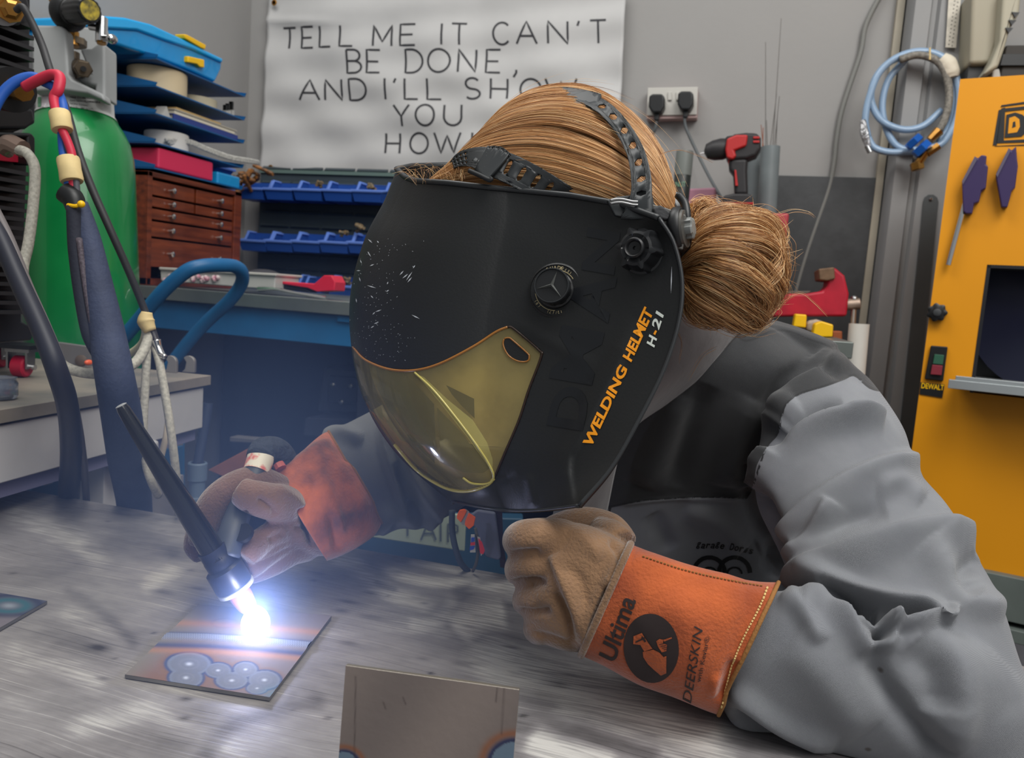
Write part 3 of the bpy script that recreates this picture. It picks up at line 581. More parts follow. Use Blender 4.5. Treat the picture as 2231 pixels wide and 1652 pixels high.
for y in (1.6, 1.8): MB().box((XL+.006, y, tz[-1]), (XL+.016, y+.02, tz[0])).build('upright', BLUET, TR)
def on(y0, y1, z0, h, x0=XF-.16, x1=XF-.02): return MB().box((x0, y0, z0+.0015), (x1, y1, z0+.0015+h))
OC = thing('organiser_case', 'translucent bright blue organiser case with yellow latches on the top tray', 'case', (XF-.1, 1.7, tz[0]))
CY = mat('case_blue', C(0, 140, 205), .25, var=.06, vs=12, coat=.4)
def px_prism(mb, pts, x, t): return mb.prism([PX(a, b, x) for a, b in pts], (t, 0, 0))
px_prism(MB(), [(200, 62), (236, 58), (300, 62), (360, 84), (420, 102), (486, 130), (483, 152), (470, 180), (415, 155), (340, 126), (285, 108), (200, 80)], XF-.03, -.19).build('case_body', CY, OC, bevel=.008)
px_prism(MB(), [(200, 35), (236, 35), (275, 38), (330, 52), (390, 80), (440, 105), (488, 128), (486, 138), (420, 108), (360, 88), (300, 66), (200, 60)], XF-.022, -.205).build('lid', mat('case_lid', C(10, 160, 225), .22, coat=.5), OC, bevel=.006)
px_prism(MB(), [(402, 74), (410, 76), (450, 98), (448, 108), (438, 104), (404, 84)], XF-.02, -.03).build('latch', YELP, OC, bevel=.003)
px_prism(MB(), [(410, 122), (446, 130), (446, 148), (436, 146), (430, 140), (410, 136)], XF-.018, -.02).build('latch', YELP, OC, bevel=.003)
a = PX(318, 180, XF-.08); tag(MB().cyl((XF-.075, 1.63, tz[1]+.002), (XF-.075, 1.63, tz[1]+.058), .068, n=40).build('tape_roll', mat('tape_roll', C(205, 186, 152), .6), bevel=.002), 'wide cream roll of tape on the second blue tray', 'roll')
tag(MB().cyl((XF-.075, 1.775, tz[1]+.002), (XF-.075, 1.775, tz[1]+.03), .05, n=36).build('tape_roll', mat('tape_roll2', C(196, 184, 156), .6), bevel=.002), 'low cream roll of tape further along the second blue tray', 'roll')
MB().prism([np.array([XF-.02, 1.58, tz[2]+.002]), np.array([XF-.02, 1.60, tz[2]+.03]), np.array([XF-.02, 1.615, tz[2]+.002])], (-.03, 0, 0)).build('corner_piece', WHITEP, label='small pale triangular piece on the third blue tray', category='piece')
for i, (lab, c, h, y0, y1) in enumerate((('dark blue book lowest in the pile on the third tray', (46, 62, 130), .017, 1.62, 1.872), ('cream notebook on the dark blue book', (206, 198, 180), .012, 1.625, 1.868), ('tan envelope on top of the book pile', (206, 172, 112), .004, 1.63, 1.80))):
    zz = tz[2]+[0, .0175, .03][i]; b = thing('book', lab, 'book', (XF-.1, 1.7, zz), 'books on the third tray')
    if i < 2: on(y0+.004, y1-.004, zz+.002, h-.004, XF-.17, XF-.022+.0*i).build('pages', mat('pages', C(222, 216, 200), .8) if i == 0 else bpy.data.materials['pages'], b)
    mc = mat('cover', C(*c), .5); on(y0, y1, zz, .002, XF-.175, XF-.018).build('cover', mc, b); on(y0, y1, zz+h-.002, .002, XF-.175, XF-.018).build('cover', mc, b)
    if i == 0: MB().box((XF-.020, y0, zz), (XF-.017, y1, zz+h)).build('spine', mc, b)
for i, (y, h) in enumerate(((1.835, .03), (1.845, .036), (1.86, .045))):
    bt = thing('marker_bottle', 'black capped %s small bottle standing at the far end of the second tray' % ['leftmost', 'middle', 'rightmost and tallest'][i], 'bottle', (XF-.03, y, tz[1]))
    MB().box((XF-.042, y-.001, tz[1]+.002), (XF-.028, y+.008, tz[1]+h*.5)).build('bottle_body', WHITEP, bt); MB().box((XF-.04, y, tz[1]+h*.5), (XF-.03, y+.007, tz[1]+h)).build('bottle_cap', BLACKP, bt)
ct = MB().cyl((XF-.07, 1.66, tz[3]+.002), (XF-.07, 1.66, tz[3]+.045), .052, n=36).build('paper_roll', mat('paper_white', C(214, 210, 204), .7), bevel=.003, label='short white paper roll on the fourth blue tray', category='roll')
mb = MB()
for k in range(3): mb.tube([PX(360+4*k, 305+4*k, XF-.03), PX(410, 306+3*k, XF-.02), PX(450, 322+3*k, XF-.01), PX(500, 340+3*k, XF), PX(545, 348+3*k, XF-.0), PX(563, 352+2*k, XF-.01)], .004, 6, 5)
mb.build('braided_wires', mat('braid_white', C(186, 184, 178), .5, var=.3, vs=250), label='white braided wires trailing off the fourth blue tray', category='cable', kind='stuff')
on(1.56, 1.76, tz[4], .05, XF-.2, XF-.006).build('storage_box', mat('pinkbox', C(206, 44, 84), .5), bevel=.006, label='bright pink plastic box on the lowest blue tray', category='box')
on(1.775, 1.872, tz[4]-.004, .034, XF-.15, XF-.004).build('lunch_box', mat('cyanbox', C(20, 140, 200), .35, coat=.4), bevel=.006, label='small bright blue plastic box beside the pink box', category='box')
# ================================================================ yellow bandsaw, turned a little to the camera
BS = thing('bandsaw', 'tall yellow bandsaw cabinet with black window and aluminium table on the right', 'bandsaw', P(2100, 1250, 1.5))
B0 = P(2023, 700, 1.5); BW = np.array([math.cos(math.radians(14)), -math.sin(math.radians(14)), 0]); BN = np.array([-math.sin(math.radians(14)), -math.cos(math.radians(14)), 0])
def PB(x, y, off=0): r = ray(x, y); c = B0+BN*off; return CAM+((c-CAM)@BN)/(r@BN)*r
def pb(mb, pts, off, t): return mb.prism([PB(a, b, off) for a, b in pts], BN*-t)
zt_ = PB(2098, 172)[2]; zb_ = PB(2088, 1228)[2]; Lw = .62
def bsbox(mb, u0, u1, z0, z1, d0, d1):
    q = lambda u, z, d: np.array([B0[0], B0[1], 0])+BW*u-BN*d+np.array([0, 0, z])
    return mb.hexa([q(u0, z0, d0), q(u1, z0, d0), q(u1, z0, d1), q(u0, z0, d1), q(u0, z1, d0), q(u1, z1, d0), q(u1, z1, d1), q(u0, z1, d1)])
wu0 = (PB(2134, 700)-B0)@BW; wz1 = PB(2160, 577)[2]; wz0 = PB(2126, 822)[2]
mb = MB(); bsbox(mb, 0, wu0, zb_, zt_, 0, .3); bsbox(mb, wu0, Lw, wz1, zt_, 0, .3); bsbox(mb, wu0, Lw, zb_, wz0-.03, 0, .3); bsbox(mb, wu0, Lw, wz0-.03, wz1, .1, .3)
mb.build('cabinet_body', YELW, BS)
mb = MB(); bsbox(mb, wu0, Lw, wz0-.03, wz1, .095, .1); bsbox(mb, wu0, wu0+.006, wz0-.03, wz1, -.001, .095); bsbox(mb, wu0, Lw, wz1-.006, wz1, -.001, .095)
mb.build('window_opening', mat('bs_black', C(20, 20, 24), .5), BS)
mb = MB(); q = PB(2310, 690, -.09); mb.lathe(q, BN, [(.15, 0), (.15, .02), (.05, .03), (.03, .045), (.012, .05)], 40); mb.build('drive_wheel', mat('bs_wheel', C(16, 19, 44), .5), BS)
mb = MB(); bsbox(mb, -.02, Lw, zb_-.085, zb_, -.02, .33); bsbox(mb, -.02, Lw, zb_-.12, zb_-.095, -.03, .33); mb.build('base_frame', mat('bs_base', C(96, 104, 100), .5, var=.1, vs=10), BS, bevel=.002)
for u in (.12, .55):
    mb = MB(); bsbox(mb, u, u+.05, 0, zb_-.12, 0, .05); mb.build('stand_leg', BLACKP, BS, bevel=.002)
tm = mat('alu', C(176, 182, 184), .35, .7, var=.04, vs=12)
mb = MB(); ta = PB(2068, 822, .10); u0 = (ta-B0)@BW; z = ta[2]
def tbx(mb, u0, u1, z0, z1, d0, d1): return bsbox(mb, u0, u1, z0, z1, d0, d1)
tbx(mb, u0, Lw, z-.020, z-.004, -.10, -.088); tbx(mb, u0+.01, Lw, z-.004, z+.0035, -.096, -.09); tbx(mb, u0+.012, Lw, z-.012, z-.004, -.09, .08); mb.build('table', tm, BS, bevel=.0008)
mb = MB(); pb(mb, [(2028, 753), (2065, 756), (2055, 831), (2014, 826)], .008, .008); mb.build('switch_plate', BLACKP, BS, bevel=.002)
mb = MB(); pb(mb, [(2036, 772), (2057, 774), (2054, 795), (2032, 793)], .012, .006); mb.build('start_button', mat('btn_g', C(48, 92, 72), .4), BS, bevel=.001)
mb = MB(); pb(mb, [(2031, 795), (2054, 797), (2051, 818), (2027, 816)], .014, .006); mb.build('stop_button', mat('btn_r', C(130, 44, 56), .4), BS, bevel=.001)
bd = MB(); pb(bd, [(2006, 833), (2058, 838), (2053, 867), (2003, 859)], .002, .002); bd = bd.build('badge', BLACKP, BS)
v, f, fn = fit_text('DEWALT', (2007, 846), (2056, 851), 12, up=(.1, -1), bold=.02); mb = MB(); mb.add([PB(*fn(q), .0027) for q in v], f); mb.build('lettering', YELP, bd, smooth=None, fix=False)
mb = MB(); mb.lathe(PB(2042, 681, 0), BN, [(.0145, 0), (.0165, .004), (.0165, .016), (.013, .018)], 42, lobes=lambda t, h: 1+.1*math.cos(7*t)); mb.build('star_knob', BLACKP, BS)
mb = MB(); mb.lathe(PB(2042, 681, .018), BN, [(.007, 0), (.007, .002), (.005, .003)], 16); mb.build('knob_insert', DGREY, bpy.data.objects[mb and 'star_knob'])
# big printed logo, cut by the frame edge
lg = MB(); pb(lg, [(2182, 236), (2190, 234), (2190, 240), (2187, 306), (2300, 300), (2300, 308), (2170, 312)], .0012, .0012)
pb(lg, [(2182, 229), (2300, 212), (2300, 217), (2180, 233)], .0012, .0012); pb(lg, [(2181, 237), (2300, 224), (2300, 230), (2190, 243), (2187, 306), (2176, 310)], .0014, .0012)
pb(lg, [(2168, 318), (2300, 311), (2300, 315), (2167, 318.5)], .0012, .0012); pb(lg, [(2176, 240), (2182, 238), (2172, 316), (2163, 317)], .0012, .0012)
pb(lg, rrect(2192, 246, 2222, 298, 3)[0:0]+[(2193, 250), (2212, 245), (2228, 250), (2240, 262), (2240, 285), (2226, 297), (2189, 300)], .0016, .0012)
lg.build('logo_print', BLACKM, BS)
mb = MB(); pb(mb, [(2199, 257), (2211, 253), (2221, 260), (2222, 276), (2216, 288), (2196, 291)], .002, .0012); mb.build('logo_letter', YELW, BS)
pb2 = MB(); pb(pb2, [(2207, 266), (2212, 264), (2213, 276), (2205, 279)], .0024, .0012); pb2.build('logo_letter_hole', BLACKM, BS)
PU = mat('purple_plastic', C(52, 38, 82), .45); PUS = mat('magnet_side', C(90, 82, 100), .5)
for i, (pts, e, lab) in enumerate((([(2124, 340), (2131, 345), (2138, 337), (2150, 339), (2148, 358), (2153, 362), (2148, 410), (2138, 416), (2133, 440), (2122, 444), (2118, 466), (2104, 466), (2098, 460), (2096, 395)], [(2124, 340), (2096, 395), (2098, 402), (2128, 349)], 'purple magnetic jaw block on the yellow door, rod hanging below'),
                                   ([(2198, 322), (2204, 328), (2214, 318), (2216, 345), (2218, 362), (2212, 408), (2204, 416), (2201, 430), (2195, 452), (2182, 452), (2170, 385), (2171, 376)], [(2198, 322), (2170, 380), (2173, 386), (2201, 330)], 'purple magnetic jaw block on the yellow door nearer the frame edge'))):
    t = thing('magnet_block', lab, 'magnet', PB(*pts[-1]))
    mb = MB(); pb(mb, pts, .022, .021); mb.build('block_body', PU, t, bevel=.0025)
    mb = MB(); pb(mb, e, .024, .02); mb.build('pale_edge', PUS, t)
tag(MB().cyl(PB(2103, 440, .012), PB(2066, 578, .012), .0047, n=14).build('round_rod', CHROME, bevel=.0006), 'thin bright round rod stuck to the yellow bandsaw door', 'rod')
RB = thing('floor_clutter', 'red and white boxes on the floor behind the elbow', 'boxes', P(2210, 1400, 1.5))
mb = MB(); mb.prism([P(a, b, 1.7) for a, b in ((2170, 1325), (2300, 1345), (2300, 1400), (2170, 1385))], FW*.2); mb.build('red_box', mat('cl_red', C(120, 60, 50), .6), RB)
mb = MB(); mb.prism([P(a, b, 1.69) for a, b in ((2170, 1385), (2300, 1400), (2300, 1500), (2170, 1500))], FW*.2); mb.build('white_box', mat('cl_wh', C(225, 220, 228), .6), RB)
# ================================================================ left side table
zt2 = .92; c1 = PZ(460, 818, zt2); xe = c1[0]; ye = c1[1]
xn = -.81
ST2 = thing('side_table', 'old white painted side table with a worn grey top on the left', 'table', (xe-.3, .9, 0))
pn = PZ(-60, 903, zt2); dirn = unit((pn-c1)*[1, 1, 0]); out = np.array([-dirn[1], dirn[0], 0]); out = out if out[0] > 0 else -out   # edge direction, outward
def stp(s, o, z): return np.array([c1[0], c1[1], 0])+dirn*s+out*o+np.array([0, 0, z])
def sbox(mb, s0, s1, o0, o1, z0, z1): return mb.hexa([stp(s0, o0, z0), stp(s1, o0, z0), stp(s1, o1, z0), stp(s0, o1, z0), stp(s0, o0, z1), stp(s1, o0, z1), stp(s1, o1, z1), stp(s0, o1, z1)])
WT = mat('worn_top', C(140, 130, 118), .6, c2=C(106, 102, 96), vs=9, bump=.0004, bs=60)
WP = mat('worn_white_paint', C(188, 186, 188), .55, var=.06, vs=9, bump=.0008, bs=30)
mb = sbox(MB(), 0, .8, -.62, 0, zt2-.017, zt2); mb.build('table_top', WT, ST2, bevel=.001)
mb = sbox(MB(), .012, .8, -.035, -.006, zt2-.092, zt2-.021); mb.build('side_rail', WP, ST2, bevel=.002)
mb = sbox(MB(), .012, .8, -.06, -.02, zt2-.115, zt2-.09); mb.build('lower_rail', mat('shaded_paint', C(120, 118, 150), .6), ST2)  # shadow beneath the white board put into a lavender colour
mb = sbox(MB(), .012, .035, -.6, -.036, zt2-.09, zt2-.02); mb.build('end_rail', WP, ST2)
mb = sbox(MB(), .15, .21, -.10, -.045, 0, zt2-.09); mb.build('leg', WP, ST2, bevel=.002)
mb = sbox(MB(), .14, .22, -.036, -.0, zt2-.125, zt2-.09); mb.build('leg_gusset', WP, ST2, bevel=.006)
mb = sbox(MB(), .6, .66, -.60, -.545, 0, zt2-.09); mb.build('leg', WP, ST2, bevel=.002)
# knot in the rail
q = stp(.50, -.004, zt2-.047); mb = MB(); mb.ball(q, .009, 14, 8, (.25, .25, 1)); mb.build('wood_plug', mat('wood_plug', C(190, 120, 70), .5), ST2, smooth=180)
for x0, lab in ((361, 'left'), (401, 'right')):
    p = PZ(x0+8, 812, zt2); e = unit(RT*[1, 1, 0]); mb = MB(); W_ = .0115
    pts = [p-e*W_+[0, 0, 0], p+e*W_, p+e*W_+[0, 0, .018]]+[p+e*W_*math.cos(t)+np.array([0, 0, .018+.012*math.sin(t)]) for t in np.linspace(.3, 2.4, 6)]+[p-e*W_*.3+[0, 0, .018], p-e*W_*.5+[0, 0, .006]]
    mb.prism(pts, (0, .006, 0)); mb.build('metal_hook', mat('hook_steel', C(150, 146, 142), .4, .7) if lab == 'left' else bpy.data.materials['hook_steel'], bevel=.001, label='%s of two curved grey metal hooks standing on the table corner' % lab, category='hook')
# blue cabinet below
CB = thing('drawer_cabinet', 'blue metal drawer cabinet in the shade under the side table', 'cabinet', PX(250, 1060, -1.0))
BC = mat('cab_blue', C(14, 78, 120), .5, var=.06, vs=8)
def pxp(pts, x, t, nm, m, par, **k): return MB().prism([PX(a, b, x) for a, b in pts], (t, 0, 0)).build(nm, m, par, **k)
pxp([(70, 1042), (400, 970), (400, 1120), (70, 1180)], -1.05, -.4, 'body', BC, CB, bevel=.003)
pxp([(70, 960), (250, 930), (400, 910), (400, 972), (70, 1040)], -1.052, -.38, 'grey_band', mat('cab_grey', C(104, 98, 98), .6), CB, bevel=.002)
pxp([(205, 1099), (260, 1076), (400, 1035), (400, 1200), (205, 1200)], -1.03, -.02, 'lower_panel', mat('cab_low', C(150, 146, 148), .6), CB)
pxp([(95, 1050), (118, 1045), (114, 1054), (98, 1058)], -1.02, -.02, 'latch', CHROME, CB)
tag(MB().tube([PX(-30, 1060, -.9), PX(20, 1025, -.92), PX(70, 1000, -.94), PX(117, 981, -.95)], [.006, .006, .004, .003], 8, 4).build('bright_rod', mat('bright_rod', C(225, 218, 205), .3, .3)), 'bright bent metal rod sticking up beside the table edge at the far left', 'rod')
pxp([(380, 905), (402, 900), (402, 2100), (380, 2100)], -1.2, -.04, 'blue_post', BLUES, None, label='upright blue post behind the hanging hoses', category='post')
# ================================================================ trolley, cylinder
TL = thing('hand_trolley', 'blue tubular trolley handle leaning beside the green cylinder', 'trolley', (-1.3, 1.35, 0))
MB().tube([P(255, 752, 1.52), P(300, 700, 1.5), P(355, 635, 1.47), P(405, 592, 1.46), P(440, 580, 1.47), P(480, 578, 1.50), P(512, 581, 1.54), P(527, 595, 1.57), P(525, 620, 1.6), P(500, 655, 1.62), P(440, 712, 1.65), P(385, 778, 1.67), P(330, 860, 1.70), P(250, 1000, 1.74)], .0135, 16, 8).build('handle', BLUES, TL, smooth=180)
MB().tube([P(255, 752, 1.52), P(200, 830, 1.54), P(120, 1000, 1.58)], .0135, 14, 6).build('frame_tube', BLUES, TL, smooth=180)
cb = P(182, 760, 1.56); cr = 113*1.56/1685/1.0
MB().box((cb[0]-.14, cb[1]-.14, .30), (cb[0]+.14, cb[1]+.14, .33)).build('platform', BLUES, TL)
MB().lathe((cb[0]-.16, cb[1], .09), (0, 0, 1), [(.02, 0), (.02, .25)], 8).build('wheel_post', BLACKP, TL)
GC = thing('gas_cylinder', 'tall green gas cylinder with white shoulder label and grey guard', 'cylinder', (cb[0], cb[1], .33))
GM = mat('green_paint', C(10, 112, 56), .3, c2=C(22, 128, 66), vs=6, coat=.35, bump=.0002, bs=30)
cz = lambda y: (P(182, y, 1.56)[2])
tilt = np.array([-.075, .0, 1.]); base = np.array([cb[0]+.0, cb[1], .33])
# axis leans so that the top stands a little left in the picture
top = P(166, 252, 1.56); axis = unit(top-P(184, 760, 1.56)); L = (top[2]-.33)/axis[2]; base = top-axis*L
MB().lathe(base, axis, [(cr*.9, 0), (cr, .02), (cr, L-.115), (cr*.985, L-.085), (cr*.93, L-.055), (cr*.84, L-.032), (cr*.72, L-.012), (cr*.66, L), (cr*.60, L+.02)], 72, cap=True).build('bottle', GM, GC, smooth=60)
LB = MB(); LB.lathe(base, axis, [(cr*.722, L-.008), (cr*.665, L+.002), (cr*.655, L+.045), (cr*.64, L+.05)], 64); lb = LB.build('collar_label', mat('label_white', C(205, 206, 204), .5, var=.03, vs=40), GC, smooth=60)
lbv = bvh_of(lb.data)
mb = MB()
for r in range(5):
    v, f, fn = fit_text(['1066 COMPRESSED', 'GAS NON FLAMMABLE', 'NON TOXIC', 'KEEP UPRIGHT', 'SHIELDING GAS'][r], (152+(r > 1)*0, 214+r*7), (152+[62, 66, 40, 50, 30][r], 217+r*8), 4, bold=.01); decal(mb, v, f, fn, lbv, .0008, 20)
mb.build('print', INK, lb, smooth=None, fix=False)
mb = MB(); pts = [(92, 206), (110, 206), (111, 243), (91, 243)]; v, f = np.array(pts, float), [(0, 1, 2, 3)]; decal(mb, v, f, lambda a: a, lbv, .001, 12); mb.build('small_sticker', mat('sticker', C(214, 206, 212), .5), lb, smooth=None, fix=False)
mb = MB(); v = np.array([(83, 212), (90, 211), (90, 240), (84, 240)], float); decal(mb, v, f[:1], lambda a: a, lbv, .001, 12); mb.build('green_patch', mat('sticker_g', C(96, 160, 120), .5), lb, smooth=None, fix=False)
# plastic guard
GU = mat('guard_grey', C(152, 154, 154), .5, var=.03, vs=14)
def pc(pts, d, t, nm, m, par, **k): return MB().prism([P(a, b, d) for a, b in pts], FW*t).build(nm, m, par, **k)
gd = pc([(68, 60), (78, 53), (132, 54), (143, 64), (148, 160), (158, 172), (212, 198), (226, 205), (228, 222), (190, 205), (130, 196), (68, 200)], 1.47, .03, 'valve_guard', GU, GC, bevel=.006)
pc([(171, 104), (198, 104), (214, 92), (228, 94), (229, 215), (204, 200), (206, 186), (176, 180), (160, 168), (195, 160)], 1.50, .05, 'guard_side', GU, GC, bevel=.006)
pc([(68, 60), (78, 53), (132, 54), (230, 60), (205, 190), (68, 195)], 1.62, .02, 'guard_back', GU, GC, bevel=.006)
for x, y, w_, h_ in ((116, 77, 15, 8), (141, 178, 11, 8)): MB().lathe(P(x, y, 1.472), -FW, [(w_*.0009, -.001), (w_*.0009, .0012)], 20).build('guard_recess', DGREY, GC)
VB = mat('valve_bronze', C(96, 84, 70), .45, .7, var=.2, vs=40)
mb = MB(); mb.cyl(P(158, 115, 1.54), P(158, 180, 1.54), .013); mb.cyl(P(155, 145, 1.53), P(178, 149, 1.49), .016); mb.cyl(P(165, 100, 1.54), P(165, 86, 1.54), .02, n=8); mb.build('valve_body', VB, GC)
mb = MB(); hexnut(mb, P(181, 150, 1.47), P(181, 150, 1.47)-P(178, 149, 1.49), .0165, .02); mb.build('outlet_nut', VB, GC)
MB().cyl(P(181.5, 150, 1.458), P(182, 150, 1.456), .005).build('outlet_bore', BLACKP, GC)
RG = thing('gas_regulator', 'black gas regulator with ribbed knob on top of the green cylinder', 'regulator', P(165, 90, 1.5))
ka = unit(P(235, 18, 1.40)-P(160, 26, 1.47)); RIB = lambda t, h: 1+.025*math.cos(14*t)
MB().lathe(P(152, 28, 1.48), ka, [(.034, -.01), (.034, .0), (.030, .008), (.026, .012), (.026, .02), (.0225, .022), (.0225, .028)], 36).build('bonnet', BLACKP, RG)
MB().lathe(P(158, 26, 1.46), ka, [(.0205, .0), (.0225, .012), (.0235, .05), (.022, .063), (.020, .065)], 84, lobes=RIB).build('adjusting_knob', BLACKP, RG)
MB().lathe(P(158, 26, 1.46)+ka*.065, ka, [(.0175, 0), (.0175, .001)], 28).build('yellow_disc', mat('disc_y', C(190, 168, 60), .4, c2=C(90, 84, 50), vs=90), RG)
mb = MB(); mb.cyl(P(142, 0, 1.52), P(150, -30, 1.52), .02); mb.cyl(P(110, 2, 1.5), P(130, -6, 1.5), .008); mb.build('gauge_stem', BRASS, RG)
mb = MB(); mb.cyl(P(222, 40, 1.46), P(221, 92, 1.46), .0105); mb.cyl(P(198, 58, 1.47), P(222, 62, 1.46), .007); mb.cyl(P(222, 84, 1.46), P(238, 84, 1.43), .006); mb.ball(P(244, 85, 1.42), .0085, sc=(1.3, 1, 1)); mb.build('outlet_pipe', CHROME, RG)
MB().cyl(P(221, 88, 1.462), P(221, 96, 1.462), .008).build('copper_ring', BRASS, RG)
MB().cyl(P(158, 70, 1.53), P(158, 100, 1.53), .012).build('inlet_stem', BRASS, RG)
# grey box behind hoses on the table
GB = thing('metal_plate_box', 'flat grey metal box standing behind the hoses on the side table', 'box', PZ(190, 805, zt2))
pc([(116, 744), (258, 764), (258, 806), (116, 800)], 1.36, .03, 'box_body', mat('gb', C(108, 106, 106), .5, var=.05, vs=12), GB, bevel=.002)
MB().lathe(P(178, 786, 1.35), -FW, [(.010, 0), (.010, .004), (.006, .006)], 18).build('dial', mat('dial_brown', C(96, 84, 74), .4), GB)
MB().ball(P(193, 790, 1.34), .006, sc=(1.4, .8, .8)).build('orange_switch', mat('or_sw', C(230, 100, 60), .4), GB, smooth=180)
# glass jar at the table edge
JR = thing('glass_jar', 'short clear glass jar on the side table at the far left edge', 'jar', PZ(-2, 872, zt2))
jp = PZ(-4, 868, zt2+.001)
MB().lathe(jp, (0, 0, 1), [(.019, 0), (.022, .004), (.022, .02), (.020, .024), (.021, .027), (.019, .027), (.018, .022), (.019, .006), (.0, .004)], 32, cap=False).build('glass', mat('jar_glass', C(190, 200, 220), .08, trans=.8, spec=.8), JR, smooth=60)
# ================================================================ welding power unit and cooler on the left
WU = thing('welding_unit', 'black finned welding power unit with red fascia and caster wheels at the left edge', 'welder', PZ(30, 815, zt2))
xm = PZ(48, 818, zt2)[0]+.01
def wx(pts, off, t, nm, m, **k): return MB().prism([PX(a, b, xm+off) for a, b in pts], (t, 0, 0)).build(nm, m, k.pop('par', WU), **k)
WB_ = mat('unit_black', C(26, 27, 31), .5, var=.08, vs=12); WF = mat('fin_black', C(38, 38, 41), .45)
wx([(-160, -60), (68, -40), (66, 180), (78, 205), (78, 270), (30, 290), (74, 292), (76, 345), (60, 360), (48, 700), (72, 712), (72, 742), (-160, 760)], -.03, -.28, 'case', WB_, bevel=.004)
def xline(x0, y0, x1, off): # constant height line on the x plane through pixel (x1,y0)
    z = PX(x1, y0, xm+off)[2]; return z
for i, y in enumerate(list(range(60, 168, 24))+list(range(380, 700, 20))):
    xr = 70 if y < 200 else 58-(y-380)*.03
    a = PX(xr, y, xm); y0 = PX(-150, 300, xm)[1]
    MB().box((xm-.032, y0, a[2]-.0028), (xm+.004, a[1], a[2]+.0028)).build('cooling_fin', WF, WU)
wx([(-100, 210), (74, 236), (80, 268), (60, 282), (-100, 285)], .004, -.03, 'bumper', BLACKP, bevel=.006)
wx([(-100, 285), (70, 290), (78, 300), (78, 352), (70, 360), (60, 362), (60, 300), (-100, 296)], .006, -.03, 'bracket_frame', BLACKP, bevel=.004)
wx([(-100, 292), (55, 298), (54, 356), (-100, 340)], -.012, -.02, 'red_fascia', mat('fascia_red', C(150, 20, 44), .45), bevel=.001)
wx([(-100, -20), (60, -20), (70, 20), (66, 40), (50, 55), (20, 58), (-100, 50)], .012, -.03, 'head_casting', mat('head_blk', C(34, 34, 38), .4), bevel=.008)
mb = MB(); a = P(22, 20, .99); ax_ = unit(P(38, 22, .95)-a); mb.lathe(a, ax_, [(.016, -.012), (.017, -.002), (.0165, 0)], 8); mb.lathe(a, ax_, [(.013, 0), (.0125, .008), (.008, .012), (.008, .02)], 6); mb.build('brass_fitting', BRASS, WU)
MB().lathe(P(6, 20, 1.0), ax_, [(.02, -.01), (.02, .0)], 20).build('steel_ring', STEEL, WU)
mb = MB(); mb.cyl(P(20, 190, 1.0), P(52, 200, .97), .014, .012, 8); mb.build('hose_barb', BRASS, WU); MB().cyl(P(-10, 190, 1.02), P(30, 196, .99), .028).build('port_boss', BLACKP, WU)
MB().tube([P(20, 335, 1.0), P(8, 322, .985), P(22, 312, .975), P(50, 325, .97)], [.006, .009, .011, .011], 10, 6).build('clamp', mat('clamp_g', C(150, 128, 116), .4, .6), WU)
# caster
def caster(x, y, lab):
    p = PZ(x, y, zt2+.0); r = .0165
    e = unit(RT*[1, 1, 0]); f_ = np.array([-e[1], e[0], 0])
    t = MB().lathe(p-e*.010+[0, 0, r+.0005], e, [(r*.85, 0), (r, .002), (r, .018), (r*.85, .020)], 36).build('caster_wheel', mat('caster_red', C(176, 20, 50), .4) if 'caster_red' not in bpy.data.materials else bpy.data.materials['caster_red'], WU)
    mb = MB()
    for k in (-.016, .013): mb.obox(p+e*k+[0, 0, .028], e*.0015, f_*.010, np.array([0, 0, .014]))
    mb.obox(p+[0, 0, .042], e*.018, f_*.012, np.array([0, 0, .003])); mb.build('caster_fork', STEEL, t)
    MB().cyl(p-e*.021+[0, 0, r], p+e*.021+[0, 0, r], .0042).build('axle_nut', CHROME, t)
    MB().obox(p+[0, 0, .048], e*.026, f_*.022, np.array([0, 0, .003])).build('caster_plate', BLACKP, t)
caster(47, 822, '')
caster(-4, 800, '')
# ================================================================ hoses
def hose(nm, pts, r, m, lab, cat='hose', n=12, sub=7, parent=None, **k):
    o = MB().tube([P(*p) for p in pts], r, n, sub).build(nm, m, parent, smooth=180)
    if lab: tag(o, lab, cat, **k)
    return o
BRD = mat('braided_grey', C(176, 172, 160), .6, var=.18, vs=260, bump=.0006, bs=300)
hose('braided_hose', [(36, 325, .97), (60, 335, .955), (76, 370, .95), (72, 450, .945), (62, 530, .94), (50, 590, .935), (58, 660, .93), (90, 730, .92), (130, 790, .905), (180, 812, .90), (240, 812, .91), (295, 790, .935), (322, 740, .955), (318, 705, .965)], .0061, BRD, 'thick grey braided hose looping from the welder down to the taped joint')
hose('loop_tail', [(258, 778, 1.02), (285, 770, 1.01), (312, 745, .99), (322, 700, .975)], .005, mat('braid_cream', C(196, 192, 160), .6), 'short cream hose passing behind the taped joint')
hose('hanging_hose', [(315, 700, .965), (320, 760, .955), (316, 850, .95), (312, 950, .95), (318, 1010, .96), (330, 1050, .97), (345, 1080, 1.0)], .0050, BRD, 'grey braided hose hanging straight down over the table edge')
hose('hanging_hose', [(330, 735, .965), (345, 780, .955), (360, 860, .95), (375, 960, .95), (385, 1050, .97), (388, 1120, 1.0)], .0050, BRD, 'grey braided hose hanging further right over the table edge')
hose('short_hose', [(368, 905, 1.0), (362, 950, .99), (350, 1000, .99)], .004, mat('cream_hose', C(180, 168, 150), .6), 'thin cream hose seen between the two hanging hoses')
hose('steel_connector', [(325, 700, .96), (336, 735, .96), (343, 748, .958)], [.0048, .0052, .004], mat('dk_conn', C(50, 46, 48), .4), 'dark cable end with a bright ferrule under the tape')
